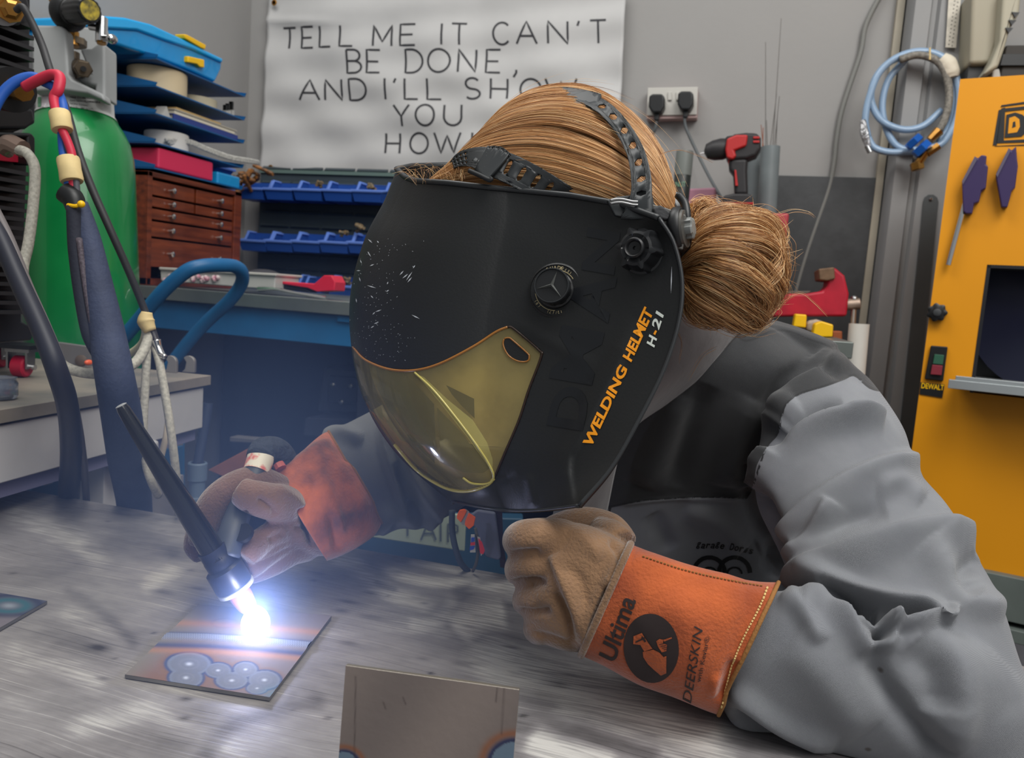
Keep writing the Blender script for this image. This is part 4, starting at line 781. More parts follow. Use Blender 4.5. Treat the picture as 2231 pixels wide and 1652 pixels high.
hose('ferrule', [(340, 742, .957), (344, 756, .957), (350, 772, .956), (360, 778, .95)], [.006, .005, .0055, .003], CHROME, 'bright metal ferrule where the dark cable ends', 'ferrule')
tag(MB().tube([P(320, 680, .955), P(318, 700, .955), P(328, 722, .955)], [.0062, .0105, .007], 12, 6).build('tape_joint', TAPE, smooth=180), 'yellowish masking tape joint holding the cable and grey hoses together', 'tape')
hose('black_cable', [(36, 22, .95), (50, 16, .945), (70, 50, .95), (92, 100, .95), (108, 150, .94), (122, 190, .935), (145, 240, .93), (170, 330, .92), (200, 410, .92), (240, 500, .925), (280, 590, .94), (312, 668, .955), (320, 690, .957)], [.0042, .0046, .0046, .0042], mat('cable_black', C(46, 46, 48), .55), 'black cable running from the brass fitting down across the green cylinder', 'cable')
RH = mat('hose_red', C(196, 40, 66), .5); BH = mat('hose_blue2', C(30, 84, 170), .5)
hose('red_hose', [(54, 190, .93), (80, 176, .925), (112, 163, .92), (130, 168, .915), (127, 195, .91), (118, 212, .91), (122, 240, .905), (130, 270, .90), (148, 310, .90), (158, 345, .90), (158, 400, .90), (156, 440, .90)], [.0062, .0062, .0048, .0044], RH, 'red rubber hose bending down from the brass barb')
hose('blue_hose', [(-20, 250, .92), (5, 205, .925), (35, 178, .93), (70, 168, .935), (100, 180, .935), (122, 195, .925), (138, 235, .91), (135, 270, .905), (136, 320, .905), (142, 360, .90), (148, 400, .90), (148, 440, .90)], [.0062, .0062, .0048, .0042], BH, 'blue rubber hose crossing behind the red one')
hose('thin_grey_cable', [(142, 290, .905), (150, 350, .905), (163, 380, .90), (168, 420, .90)], .0038, mat('gcab', C(80, 82, 88), .5), 'thin dark grey cable taped beside the red and blue hoses', 'cable')
for i, (x0, y0, x1, y1, r, lab) in enumerate(((129, 245, 136, 284, .0115, 'upper'), (148, 345, 157, 396, .0125, 'lower'))):
    a, b = P(x0, y0, .903), P(x1, y1, .90); tag(MB().lathe(a, b-a, [(r*.95, 0), (r, .1), (r*.97, .5), (r*1.02, .9), (r*.95, 1)], 20, rel=True).build('tape_band', TAPE, smooth=50), '%s masking tape band binding the red and blue hoses' % lab, 'tape')
SLV = mat('sleeve_navy', C(50, 58, 82), .75, var=.12, vs=30, bump=.0008, bs=200)
BK = thing('sleeve_collar', 'black plastic collar with yellow tie closing the top of the hose sleeve', 'collar', P(160, 440, .90))
MB().tube([P(140, 418, .9), P(158, 432, .9), P(166, 455, .9)], [.012, .0125, .011], 14, 5).build('collar_body', BLACKP, BK)
MB().tube([P(148, 447, .888), P(166, 449, .885), P(180, 441, .889)], .0022, 8, 4).build('yellow_tie', YELP, BK); MB().ball(P(177, 445, .886), .0042).build('tie_lock', YELP, BK, smooth=180)
hose('fabric_sleeve', [(172, 445, .905), (192, 520, .90), (212, 620, .89), (232, 720, .88), (250, 820, .87), (264, 900, .90), (278, 1000, .97), (292, 1090, 1.06), (300, 1200, 1.12)], [.010, .0135, .0165, .019, .0205, .022, .023, .0225, .021], SLV, 'thick dark blue fabric sleeve round the torch hoses hanging over the side table', n=20)
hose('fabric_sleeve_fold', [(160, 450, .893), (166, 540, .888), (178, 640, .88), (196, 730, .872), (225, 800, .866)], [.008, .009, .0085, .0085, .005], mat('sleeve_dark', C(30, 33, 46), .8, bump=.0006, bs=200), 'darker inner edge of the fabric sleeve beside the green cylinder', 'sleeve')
hose('zip_strip', [(172, 520, .884), (186, 620, .876), (202, 710, .868), (222, 780, .862)], .0035, mat('zip', C(74, 66, 74), .7, var=.4, vs=400), 'brownish zip line along the fabric sleeve', 'zip')
CBK = mat('cable_navy', C(34, 36, 48), .5)
hose('earth_cable', [(-30, 470, .80), (0, 520, .795), (40, 610, .79), (90, 720, .78), (125, 810, .78), (148, 890, .82), (155, 990, .93), (150, 1080, 1.07), (150, 1170, 1.12)], [.0085, .0095, .0110, .0150], CBK, 'thick black cable sweeping down in front of the side table')
hose('thin_grey_hose', [(-20, 440, .83), (20, 520, .825), (60, 620, .82), (100, 710, .81), (132, 790, .805), (160, 880, .84), (178, 980, .93), (188, 1080, 1.06), (190, 1170, 1.12)], [.0052, .0050, .0046], mat('hose_taupe', C(104, 98, 98), .5), 'thin grey hose running beside the thick black cable')
hose('thin_pale_hose', [(52, 600, .86), (60, 650, .86), (66, 660, .86)], .003, BRD, 'short pale end of hose touching the finned welder')
# ================================================================ steel welding table
TZ = .78; TY = .825
tx0, tx1 = -1.0, 1.4; TY0 = -.25
TB = thing('welding_table', 'large scratched steel welding table with swirling grinder marks', 'table', (-.2, .3, 0))
nx, ny = 560, 330
X, Y = np.meshgrid(np.linspace(-1.0, .55, nx), np.linspace(.05, TY, ny)); V = np.stack([X, Y, np.full_like(X, TZ)], -1).reshape(-1, 3)
px_, dd = proj(V)
br = np.zeros(len(V)); warm = np.zeros(len(V))
def lerpn(seed, sx, sy, ang=0):
    """smooth value noise on the table plane"""
    r = np.random.default_rng(seed); g = r.random((64, 64)); c, s = math.cos(ang), math.sin(ang)
    u = (V[:, 0]*c+V[:, 1]*s)*sx+200; w_ = (-V[:, 0]*s+V[:, 1]*c)*sy+200; i, j = np.floor(u).astype(int), np.floor(w_).astype(int); fu, fw_ = u-i, w_-j
    fu = fu*fu*(3-2*fu); fw_ = fw_*fw_*(3-2*fw_); G = lambda a, b: g[a % 64, b % 64]
    return G(i, j)*(1-fu)*(1-fw_)+G(i+1, j)*fu*(1-fw_)+G(i, j+1)*(1-fu)*fw_+G(i+1, j+1)*fu*fw_
base_n = .5*lerpn(1, 9, 14, .3)+.3*lerpn(2, 22, 40, .35)+.2*lerpn(3, 60, 130, .3)
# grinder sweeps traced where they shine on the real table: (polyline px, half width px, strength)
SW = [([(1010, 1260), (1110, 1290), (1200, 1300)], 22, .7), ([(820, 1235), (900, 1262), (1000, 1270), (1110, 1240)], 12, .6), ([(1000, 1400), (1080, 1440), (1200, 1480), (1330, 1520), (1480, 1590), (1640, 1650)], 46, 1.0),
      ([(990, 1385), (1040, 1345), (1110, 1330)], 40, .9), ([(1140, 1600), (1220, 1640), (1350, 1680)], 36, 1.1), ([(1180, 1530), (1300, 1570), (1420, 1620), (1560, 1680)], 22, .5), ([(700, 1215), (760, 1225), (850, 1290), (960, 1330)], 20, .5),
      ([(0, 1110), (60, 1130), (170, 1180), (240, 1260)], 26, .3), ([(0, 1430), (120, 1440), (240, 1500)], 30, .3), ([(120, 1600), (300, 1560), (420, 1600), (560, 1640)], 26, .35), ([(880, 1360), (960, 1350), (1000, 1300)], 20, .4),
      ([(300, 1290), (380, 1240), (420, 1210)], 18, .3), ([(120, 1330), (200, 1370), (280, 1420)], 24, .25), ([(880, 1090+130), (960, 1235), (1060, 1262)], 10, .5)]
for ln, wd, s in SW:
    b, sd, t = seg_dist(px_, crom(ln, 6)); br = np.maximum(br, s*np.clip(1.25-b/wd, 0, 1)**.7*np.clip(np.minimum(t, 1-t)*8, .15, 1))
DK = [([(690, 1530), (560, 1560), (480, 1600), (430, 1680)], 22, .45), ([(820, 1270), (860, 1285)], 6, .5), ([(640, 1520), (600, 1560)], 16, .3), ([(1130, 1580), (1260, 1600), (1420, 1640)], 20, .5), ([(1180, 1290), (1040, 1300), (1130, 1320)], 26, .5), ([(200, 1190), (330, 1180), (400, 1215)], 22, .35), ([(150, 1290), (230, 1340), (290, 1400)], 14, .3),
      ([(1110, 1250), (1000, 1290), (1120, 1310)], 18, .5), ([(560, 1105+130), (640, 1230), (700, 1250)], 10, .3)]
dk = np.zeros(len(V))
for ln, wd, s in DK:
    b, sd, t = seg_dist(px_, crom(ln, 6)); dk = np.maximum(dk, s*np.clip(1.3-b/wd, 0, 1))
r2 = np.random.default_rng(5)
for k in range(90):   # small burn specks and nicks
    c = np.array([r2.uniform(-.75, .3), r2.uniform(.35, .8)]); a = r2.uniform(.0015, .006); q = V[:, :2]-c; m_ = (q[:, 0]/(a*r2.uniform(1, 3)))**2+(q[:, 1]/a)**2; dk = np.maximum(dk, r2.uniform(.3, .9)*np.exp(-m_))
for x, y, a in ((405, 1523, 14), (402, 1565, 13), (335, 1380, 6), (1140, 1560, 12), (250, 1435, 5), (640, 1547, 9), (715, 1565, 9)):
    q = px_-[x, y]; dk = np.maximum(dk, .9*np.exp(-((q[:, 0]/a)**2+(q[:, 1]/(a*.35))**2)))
me = bpy.data.meshes.new('top')
f = [(i*nx+j, i*nx+j+1, (i+1)*nx+j+1, (i+1)*nx+j) for i in range(ny-1) for j in range(nx-1)]
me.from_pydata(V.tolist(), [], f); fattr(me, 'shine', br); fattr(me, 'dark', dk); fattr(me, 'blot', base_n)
def table_mat():
    m = bpy.data.materials.new('ground_steel'); m.use_nodes = True; nt = m.node_tree; N = nt.nodes; L = nt.links; b = N['Principled BSDF']
    def A(n): a = N.new('ShaderNodeAttribute'); a.attribute_name = n; return a.outputs['Fac']
    def MT(op, x, y): k = N.new('ShaderNodeMath'); k.operation = op; [L.new(z, k.inputs[i]) if not isinstance(z, (int, float)) else setattr(k.inputs[i], 'default_value', z) for i, z in enumerate((x, y))]; return k.outputs[0]
    tc = N.new('ShaderNodeTexCoord'); mp = N.new('ShaderNodeMapping'); L.new(tc.outputs['Object'], mp.inputs[0]); mp.inputs['Rotation'].default_value = (0, 0, -.12); mp.inputs['Scale'].default_value = (16, 260, 1)
    wn = N.new('ShaderNodeTexNoise'); wn.inputs['Scale'].default_value = 3.2; L.new(tc.outputs['Object'], wn.inputs[0])
    vm = N.new('ShaderNodeVectorMath'); vm.operation = 'MULTIPLY_ADD'; L.new(wn.outputs['Color'], vm.inputs[0]); vm.inputs[1].default_value = (.05, .05, 0); L.new(tc.outputs['Object'], vm.inputs[2]); L.new(vm.outputs[0], mp.inputs[0])
    st = N.new('ShaderNodeTexNoise'); st.inputs['Scale'].default_value = 1.6; st.inputs['Detail'].default_value = 8; L.new(mp.outputs[0], st.inputs[0])
    bl = N.new('ShaderNodeTexNoise'); bl.inputs['Scale'].default_value = 16; bl.inputs['Detail'].default_value = 9; bl.inputs['Roughness'].default_value = .62; mb2_ = N.new('ShaderNodeMapping'); mb2_.inputs['Scale'].default_value = (1, 1.25, 1); mb2_.inputs['Rotation'].default_value = (0, 0, -.3); L.new(tc.outputs['Object'], mb2_.inputs[0]); L.new(mb2_.outputs[0], bl.inputs[0])
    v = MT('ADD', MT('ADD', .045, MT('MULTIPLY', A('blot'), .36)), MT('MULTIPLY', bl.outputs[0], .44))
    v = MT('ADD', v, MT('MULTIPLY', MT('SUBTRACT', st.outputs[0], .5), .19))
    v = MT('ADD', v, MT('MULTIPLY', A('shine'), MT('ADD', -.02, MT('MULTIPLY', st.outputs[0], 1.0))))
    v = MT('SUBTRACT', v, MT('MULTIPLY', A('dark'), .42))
    for rz, sc_, sgn, lo in ((.7, (2.5, 330, 1), 'ADD', .69), (-.9, (3, 260, 1), 'ADD', .70), (.15, (2, 300, 1), 'SUBTRACT', .69), (1.5, (4, 240, 1), 'SUBTRACT', .71)):
        m5 = N.new('ShaderNodeMapping'); m5.inputs['Rotation'].default_value = (0, 0, rz); m5.inputs['Scale'].default_value = sc_; L.new(vm.outputs[0], m5.inputs[0]); n5 = N.new('ShaderNodeTexNoise'); n5.inputs['Scale'].default_value = 2; n5.inputs['Detail'].default_value = 1; L.new(m5.outputs[0], n5.inputs[0])
        k5 = N.new('ShaderNodeMapRange'); k5.inputs[1].default_value = lo; k5.inputs[2].default_value = lo+.05; L.new(n5.outputs[0], k5.inputs[0]); v = MT(sgn, v, MT('MULTIPLY', k5.outputs[0], .15))
    r = N.new('ShaderNodeValToRGB'); L.new(v, r.inputs[0]); e = r.color_ramp.elements; e[0].position = .08; e[0].color = C(66, 64, 66); e[1].position = .95; e[1].color = C(236, 236, 232)
    k = e.new(.32); k.color = C(122, 120, 122); k = e.new(.55); k.color = C(156, 154, 156)
    hue = N.new('ShaderNodeTexNoise'); hue.inputs['Scale'].default_value = 5; L.new(tc.outputs['Object'], hue.inputs[0])
    mx = N.new('ShaderNodeMix'); mx.data_type = 'RGBA'; mx.blend_type = 'MULTIPLY'; L.new(MT('MULTIPLY', hue.outputs[0], .35), mx.inputs[0]); L.new(r.outputs[0], mx.inputs[6]); mx.inputs[7].default_value = C(215, 196, 190)
    L.new(mx.outputs[2], b.inputs['Base Color']); b.inputs['Metallic'].default_value = .42
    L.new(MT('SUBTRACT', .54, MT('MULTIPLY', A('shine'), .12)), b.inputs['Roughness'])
    bp = N.new('ShaderNodeBump'); bp.inputs['Distance'].default_value = .0006; bp.inputs['Strength'].default_value = .55; L.new(st.outputs[0], bp.inputs['Height']); L.new(bp.outputs[0], b.inputs['Normal'])
    return m
TM = table_mat()
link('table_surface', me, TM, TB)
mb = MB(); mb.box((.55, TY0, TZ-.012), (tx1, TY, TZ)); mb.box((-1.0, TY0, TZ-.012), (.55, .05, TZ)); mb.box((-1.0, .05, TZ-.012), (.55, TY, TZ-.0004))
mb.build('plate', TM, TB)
MB().box((tx0+.04, TY-.06, TZ-.07), (tx1-.04, TY-.02, TZ-.012)).build('apron', DGREY, TB)
for x in (-.94, 1.3):
    for y in (-.15, TY-.08): MB().box((x-.03, y-.03, 0), (x+.03, y+.03, TZ-.012)).build('leg', DGREY, TB, bevel=.003)
# ================================================================ coupons
def coupon(name, lab, corners, z, th, paint, res=.0009, **k):
    t = thing(name, lab, 'plate', (corners[0][0], corners[0][1], z)); A, B, D, E_ = [np.array([c[0], c[1], z+th]) for c in corners]
    nu = int(np.linalg.norm(B-A)/res); nv = int(np.linalg.norm(E_-A)/res)
    U, W_ = np.meshgrid(np.linspace(0, 1, nu), np.linspace(0, 1, nv)); G = (1-W_)[..., None]*((1-U)[..., None]*A+U[..., None]*B)+W_[..., None]*((1-U)[..., None]*E_+U[..., None]*D)
    mb = MB(); mb.grid(G); me = mb.me(fix=False); q, _ = proj(G.reshape(-1, 3)); col, dz = paint(q, U.ravel(), W_.ravel()); vv = get_v(me); vv[:, 2] += dz; set_v(me, vv); cattr(me, 'tint', col)
    link('heat_tinted_face', me, k['m'], t, 180)
    MB().prism([np.array([c[0], c[1], z]) for c in corners], (0, 0, th-.0002)).build('sheet_edge', STEEL, t); return t
def tint_mat(name, rough=.32, metal=.8):
    m = mat(name, C(150, 140, 135), rough, metal, bump=.0002, bs=160); N = m.node_tree.nodes; a = N.new('ShaderNodeAttribute'); a.attribute_name = 'tint'; m.node_tree.links.new(a.outputs['Color'], N['Principled BSDF'].inputs['Base Color']); return m
TMt = tint_mat('heat_tinted_steel', .7, .12); TMt.node_tree.nodes['Principled BSDF'].inputs['Specular IOR Level'].default_value = .2
def mixc(a, b, t): t = np.clip(t, 0, 1)[:, None]; return a*(1-t)+b*t
cc = lambda *c: np.array(C(*c))
def ring_tint(col, r, R):
    """r: distance in ring radii; steel centre, blue rim, straw halo"""
    col = mixc(col, cc(126, 98, 84), np.clip(1.55-r, 0, 1)*1.6*(r > 0))
    col = mixc(col, cc(70, 84, 118), np.exp(-((r-1.08)/.11)**2))
    col = np.where((r < 1.02)[:, None], mixc(col, cc(108, 116, 132), np.full(len(r), .92)), col)
    col = mixc(col, cc(118, 128, 150), .6*np.exp(-((r-.92)/.06)**2)); col = mixc(col, cc(120, 124, 138), .5*np.exp(-((r-.45)/.07)**2)); return mixc(col, cc(176, 182, 196), 1.2*np.exp(-(r/.14)**2))
def paint1(q, u, w_):
    col = np.tile(cc(118, 112, 118), (len(q), 1)); col = mixc(col, cc(122, 92, 82), np.clip(1-w_*1.9, 0, 1)*.85*(.6+.4*np.sin(u*5)))
    col = mixc(col, cc(120, 116, 112), np.clip((.16-u)*6, 0, 1))
    for x, y, a, b in ((412, 1447, 47, 24), (407, 1476, 36, 22), (475, 1461, 28, 17), (535, 1459, 26, 17), (505, 1483, 32, 17), (570, 1484, 36, 20), (558, 1500, 22, 12)):
        pass
    rs = np.stack([np.hypot((q[:, 0]-x)/a, (q[:, 1]-y)/b) for x, y, a, b in ((412, 1447, 47, 24), (405, 1477, 36, 22), (475, 1461, 28, 16), (535, 1459, 25, 16), (505, 1483, 34, 18), (576, 1482, 34, 20), (560, 1500, 22, 12))]); r = rs.min(0)
    col = ring_tint(col, r, 1)
    r3 = np.hypot((q[:, 0]-490)/28, (q[:, 1]-1358)/10); col = mixc(col, cc(96, 92, 104), .7*np.exp(-((r3-1)/.14)**2))
    # weld bead running across
    b, s, t = seg_dist(q, [(335, 1386), (450, 1389), (560, 1396), (690, 1408)]); dz = np.zeros(len(q))
    col = mixc(col, cc(58, 74, 108), .85*np.exp(-((np.abs(s-8)-12)/7)**2)); col = mixc(col, cc(170, 118, 90), .5*np.exp(-((np.abs(s)-30)/7)**2))
    bead = np.exp(-(b/7)**4); rip = .5+.5*np.sin(q[:, 0]*1.25); col = mixc(col, cc(130, 136, 152)*.5+cc(150, 160, 190)*.5*rip[:, None], bead); dz += bead*(.0013+.0004*rip)
    col = mixc(col, cc(80, 130, 150), .5*np.exp(-((q[:, 0]-600)/30)**2-((q[:, 1]-1512)/14)**2))
    return col, dz
p1, p2, p3, p4 = PZ(272, 1480, TZ), PZ(587, 1530, TZ), PZ(722, 1350, TZ), PZ(432, 1325, TZ)
coupon('weld_coupon', 'square steel test plate being welded, covered in heat tint rings', [p1, p2, p3, p4], TZ+.0008, .003, paint1, m=TMt)
def paint2(q, u, w_):
    col = np.tile(cc(84, 86, 100), (len(q), 1)); r = np.hypot((q[:, 0]-20)/48, (q[:, 1]-1320)/16); col = mixc(col, cc(54, 92, 104), np.exp(-((r-.8)/.3)**2)); col = mixc(col, cc(140, 150, 160), .7*np.exp(-(r/.35)**2)); col = mixc(col, cc(44, 50, 74), .8*np.exp(-((r-1.4)/.3)**2)); col = mixc(col, cc(120, 112, 116), np.clip((q[:, 1]-1338)/20, 0, .6)); return col, np.zeros(len(q))
a, b, c_, d_ = PZ(-92, 1430, TZ), PZ(0, 1378, TZ), PZ(103, 1318, TZ), PZ(-20, 1297, TZ)
coupon('weld_coupon', 'dark blue tinted steel test plate at the left edge of the welding table', [PZ(-150, 1370, TZ), PZ(-95, 1432, TZ), c_, d_], TZ+.0008, .003, paint2, m=TMt)
# upright plate in front
UPm = tint_mat('upright_steel', .42, .4)
st_ = thing('standing_plate', 'bare steel plate standing upright on the table in the foreground', 'plate', PZ(940, 1700, TZ))
A, B = P(752, 1472, .46), P(1133, 1482, .445); z_ = (A[2]+B[2])/2; A[2] = B[2] = z_; Hh = z_-TZ-.0005; th_ = unit(np.cross(unit(B-A), [0, 0, 1])); th_ = th_ if th_@FW > 0 else -th_
lean = th_*.006
nu, nv = 130, 130; G = np.array([[A+(B-A)*u-np.array([0, 0, Hh*w_])-lean*w_*1.2 for u in np.linspace(0, 1, nu)] for w_ in np.linspace(0, 1, nv)])
me = MB().grid(G).me(fix=False); q, _ = proj(G.reshape(-1, 3)); U = np.tile(np.linspace(0, 1, nu), nv); col = np.tile(cc(128, 118, 114), (len(q), 1))
col = mixc(col, cc(146, 134, 128), .5+.5*np.sin(U*7+q[:, 1]*.01)); 
for x, y, r0 in ((1120, 1662, 62), (748, 1668, 40)):
    r = np.hypot(q[:, 0]-x, (q[:, 1]-y)*1.1)/r0; col = mixc(col, cc(150, 96, 66), .8*np.exp(-((r-1.12)/.16)**2)); col = mixc(col, cc(50, 58, 92), np.exp(-((r-.86)/.12)**2)); col = np.where((r < .8)[:, None], cc(110, 130, 148), col)
for ln in ([(775, 1475), (772, 1652)], [(1100, 1485), (1092, 1600)], [(835, 1530), (840, 1545)], [(878, 1520), (884, 1535)], [(1085, 1490), (1080, 1530)]):
    b, s, t = seg_dist(q, ln); col = mixc(col, cc(70, 60, 60), .6*np.exp(-(b/1.6)**2))
cattr(me, 'tint', col); link('front_face', me, UPm, st_, 180)
mb = MB(); mb.prism([A+th_*.0003, B+th_*.0003, B-[0, 0, Hh]-lean*1.2+th_*.0003, A-[0, 0, Hh]-lean*1.2+th_*.0003], th_*.0028); mb.build('sheet_body', mat('edge_bright', C(176, 168, 158), .35, .9), st_, bevel=.0003)
# ================================================================ welding helmet
HM = thing('welding_helmet', 'black welding helmet with amber visor, two dials and orange lettering, worn by the welder', 'helmet', P(1130, 1120, .62))
HP = mat('helmet_shell', C(25, 26, 27), .42, var=.10, vs=7, bump=.00012, bs=500, spec=.45)
HR = mat('helmet_rim', C(40, 42, 44), .38)
Ls = [(864, 362), (838, 430), (793, 520), (763, 640), (767, 762), (799, 880), (868, 988), (985, 1092)]
Rs = [(1435, 475), (1468, 530), (1486, 615), (1478, 705), (1445, 808), (1392, 915), (1332, 1020), (1262, 1102)]
ts = [0, .1, .25, .4, .55, .7, .85, 1]
Lc = np.array(Ls, float); Rc = np.array(Rs, float)
NR = 230; tt_ = np.linspace(0, 1, NR)
def crt(t, pts, x):
    s = crom(pts, 24); xs = crom(np.array(t)[:, None], 24)[:, 0]; return np.stack([np.interp(x, xs, s[:, k]) for k in range(s.shape[1])], -1)
LL = crt(ts, Lc, tt_); RR = crt(ts, Rc, tt_)
# near-side angular samples (0 = left silhouette) then straight side panel
th = np.concatenate([np.linspace(-90, 0, 60)[:-1], np.linspace(0, 90, 110)]); UM = .42; DS = .735; DN = .640
prof = []   # (u, d, side)
prof += [(u, DS+.105-(.01)*(u-UM), -1) for u in np.linspace(1.0, UM, 34)[:-1]]
for a in th:
    r = math.radians(a); prof.append((UM*(1-math.cos(r)), DS-(DS-DN if a > 0 else .105)*math.sin(r), 1 if a >= 0 else -1))
prof += [(u, DN-(.062)*((u-UM)/(1-UM))**1.35, 1) for u in np.linspace(UM, 1, 120)[1:]]
prof = np.array(prof); NU = len(prof)
rimu = [0, .03, .07, .20, .33, .66, .85, 1]; rimb = [6, 20, 24, 14, 8, -11, -14, 0]
GPX = np.zeros((NR, NU, 3))
for i, t in enumerate(tt_):
    u, d, s = prof.T; x = LL[i, 0]+(RR[i, 0]-LL[i, 0])*u; y = LL[i, 1]+(RR[i, 1]-LL[i, 1])*u
    b = np.interp(u, rimu, rimb)*(1-t)**1.2; b2 = 16*np.sin(math.pi*np.clip(u, 0, 1))*t**2+(-20*np.sin(math.pi*u))*math.sin(math.pi*t)*0
    hid = s < 0; yh = -np.interp(u, [0, .06, .2, .5, 1], [-6, 8, 26, 55, 100])
    y = y+np.where(hid, yh+0*u, b+b2)
    dd_ = d+.012*math.sin(math.pi*t)*0-(.02*(t-.2)) + .10*np.clip(t-.80, 0, 1)*np.exp(-((u-.15)/.35)**2)
    # faint raised rib and hollows of the side panel
    GPX[i] = np.stack([x, y, dd_], -1)
HG = CAM+GPX[..., 2:3]*(FW+(GPX[..., 0:1]-1115.5)/F*RT-(GPX[..., 1:2]-826)/F*UP)
VIS = [(764, 752), (798, 786), (850, 806), (905, 808), (960, 793), (1030, 757), (1080, 725), (1106, 714), (1120, 718), (1174, 763), (1179, 778), (1152, 850), (1131, 915), (1101, 985), (1076, 1042), (1062, 1056), (1030, 1068), (990, 1068), (950, 1052), (905, 1020), (855, 968), (815, 910), (780, 845), (755, 800)]
idx = np.arange(NR*NU).reshape(NR, NU); pxy = GPX[..., :2]; cen = (pxy[:-1, :-1]+pxy[1:, 1:]+pxy[1:, :-1]+pxy[:-1, 1:])/4
sd = poly_sdf(cen.reshape(-1, 2), VIS).reshape(NR-1, NU-1); jn = np.arange(NU-1); n0 = 33
insd = (sd > 0) & (jn[None, :] > n0+22)
quad = np.stack([idx[:-1, :-1], idx[:-1, 1:], idx[1:, 1:], idx[1:, :-1]], -1)
V = HG.reshape(-1, 3); cen3 = V.mean(0)
me = bpy.data.meshes.new('shell'); me.from_pydata(V.tolist(), [], quad.reshape(-1, 4).tolist()); me.update()
n = get_n(me); inward = P(1180, 700, .72); flip = np.sign(((V-inward)*n).sum(1).mean()); n = n*flip; HBV = bvh_of(me)
# relief on the side panel: long rib groove beside the lettering and a soft fold under the dial
q, _ = proj(V); h = np.zeros(len(V))
for kind, amp, wd, line in (('s', .0028, 26, [(1395, 700), (1330, 830), (1262, 960), (1240, 1010), (1250, 1110)]), ('r', .0010, 16, [(1110, 700), (1180, 735), (1300, 800)]), ('r', -.0016, 12, [(985, 1090), (1060, 1060), (1125, 1030)]), ('r', .0012, 10, [(1150, 1030), (1165, 1110)]),
                            ('r', .001, 60, [(1080, 470), (1180, 560), (1200, 800)])):
    b, s, t = seg_dist(q, crom(line, 6)); e = np.clip(np.minimum(t, 1-t)*6, 0, 1)
    h += amp*e*(np.exp(-(b/wd)**2) if kind == 'r' else np.where(s > 0, np.exp(-(s/wd)**2), np.exp(-(s/7)**2)))
vis_side = np.tile(np.arange(NU) > n0+59, NR); V2 = V+n*(h*vis_side)[:, None]
meb = bpy.data.meshes.new('shell2'); meb.from_pydata(V2.tolist(), [], quad.reshape(-1, 4).tolist()); meb.update(); HBV = bvh_of(meb)
def submesh(V, F_): u, inv = np.unique(F_.ravel(), return_inverse=True); m = bpy.data.meshes.new('m'); m.from_pydata(V[u].tolist(), [], inv.reshape(F_.shape).tolist()); m.update(); return m, u
m1, _ = submesh(V2, quad[~insd]); sh = link('shell', m1, HP, HM, 180); md = sh.modifiers.new('s', 'SOLIDIFY'); md.thickness = .0028; md.offset = -1 if flip > 0 else 1
m2, _ = submesh(V+n*.0004, quad[insd])
LENS = bpy.data.materials.new('amber_lens'); LENS.use_nodes = True; nt = LENS.node_tree; bs = nt.nodes['Principled BSDF']
bs.inputs['Base Color'].default_value = C(158, 145, 98); bs.inputs['Roughness'].default_value = .07; bs.inputs['Coat Weight'].default_value = .6
tr = nt.nodes.new('ShaderNodeBsdfTransparent'); tr.inputs[0].default_value = C(240, 230, 188); mxs = nt.nodes.new('ShaderNodeMixShader'); nz = nt.nodes.new('ShaderNodeTexNoise'); nz.inputs['Scale'].default_value = 18; tcn = nt.nodes.new('ShaderNodeTexCoord'); nt.links.new(tcn.outputs['Object'], nz.inputs[0])
mr = nt.nodes.new('ShaderNodeMapRange'); mr.inputs[3].default_value = .25; mr.inputs[4].default_value = .48; nt.links.new(nz.outputs[0], mr.inputs[0]); nt.links.new(mr.outputs[0], mxs.inputs[0])
nt.links.new(tr.outputs[0], mxs.inputs[1]); nt.links.new(bs.outputs[0], mxs.inputs[2]); nt.links.new(mxs.outputs[0], nt.nodes['Material Output'].inputs[0])
lens = link('visor_lens', m2, LENS, HM, 180); lens['label'] = 'amber transparent visor lens'
m3, _ = submesh(V-n*.014, quad[(sd > -25) & (jn[None, :] > n0+40)])
link('inner_frame', m3, mat('inner_frame', C(196, 184, 150), .55, c2=C(140, 128, 106), vs=22), HM, 180)
# darker panes of the inner window
def patch(poly, off, nm, m, par, L=14):
    mb = MB(); c = np.mean(poly, 0); mb2 = [tuple(range(len(poly)))]; decal(mb, np.array(poly, float), mb2, lambda a: a, HBV, off, L); return mb.build(nm, m, par, smooth=180, fix=False)
patch([(962, 838), (1030, 868), (1031, 912), (1000, 885), (975, 858)], -.010, 'filter_frame', BLACKP, HM)
patch([(870, 815), (905, 850), (935, 882), (936, 985), (900, 920), (880, 860)], -.008, 'filter_frame', mat('frame_dk', C(30, 36, 30), .4), HM)
patch([(772, 775), (860, 815), (885, 850), (925, 985), (930, 1030), (880, 985), (820, 900), (785, 830)], -.011, 'filter_glass', mat('filter_green', C(40, 60, 48), .15, coat=.5), HM)
patch([(936, 890), (1000, 950), (1060, 1030), (1040, 1050), (990, 1050), (940, 1030)], -.012, 'filter_glass', mat('filter_grey', C(92, 92, 74), .3), HM)
def strap(line, r, off, nm, m, par=HM, n=8, bvh=None, closed=False):
    p = crom(line, 8, closed); pts = [cast(bvh or HBV, x, y, off) for x, y in p]; pts = [a for a in pts if a is not None]
    return MB().tube(pts, r, n, smooth=False).build(nm, m, par, smooth=180)
AMB = mat('amber_edge', C(150, 96, 30), .25, coat=.5)
strap([(770, 757), (798, 785), (850, 805), (905, 807), (960, 792), (1030, 756), (1080, 724), (1106, 713)], .0011, .0004, 'visor_edge', AMB)
strap([(1106, 713), (1120, 717), (1174, 763), (1179, 778), (1152, 850), (1131, 915), (1101, 985), (1076, 1042), (1062, 1056)], .0010, .0004, 'visor_edge', mat('dark_edge', C(40, 24, 14), .3))
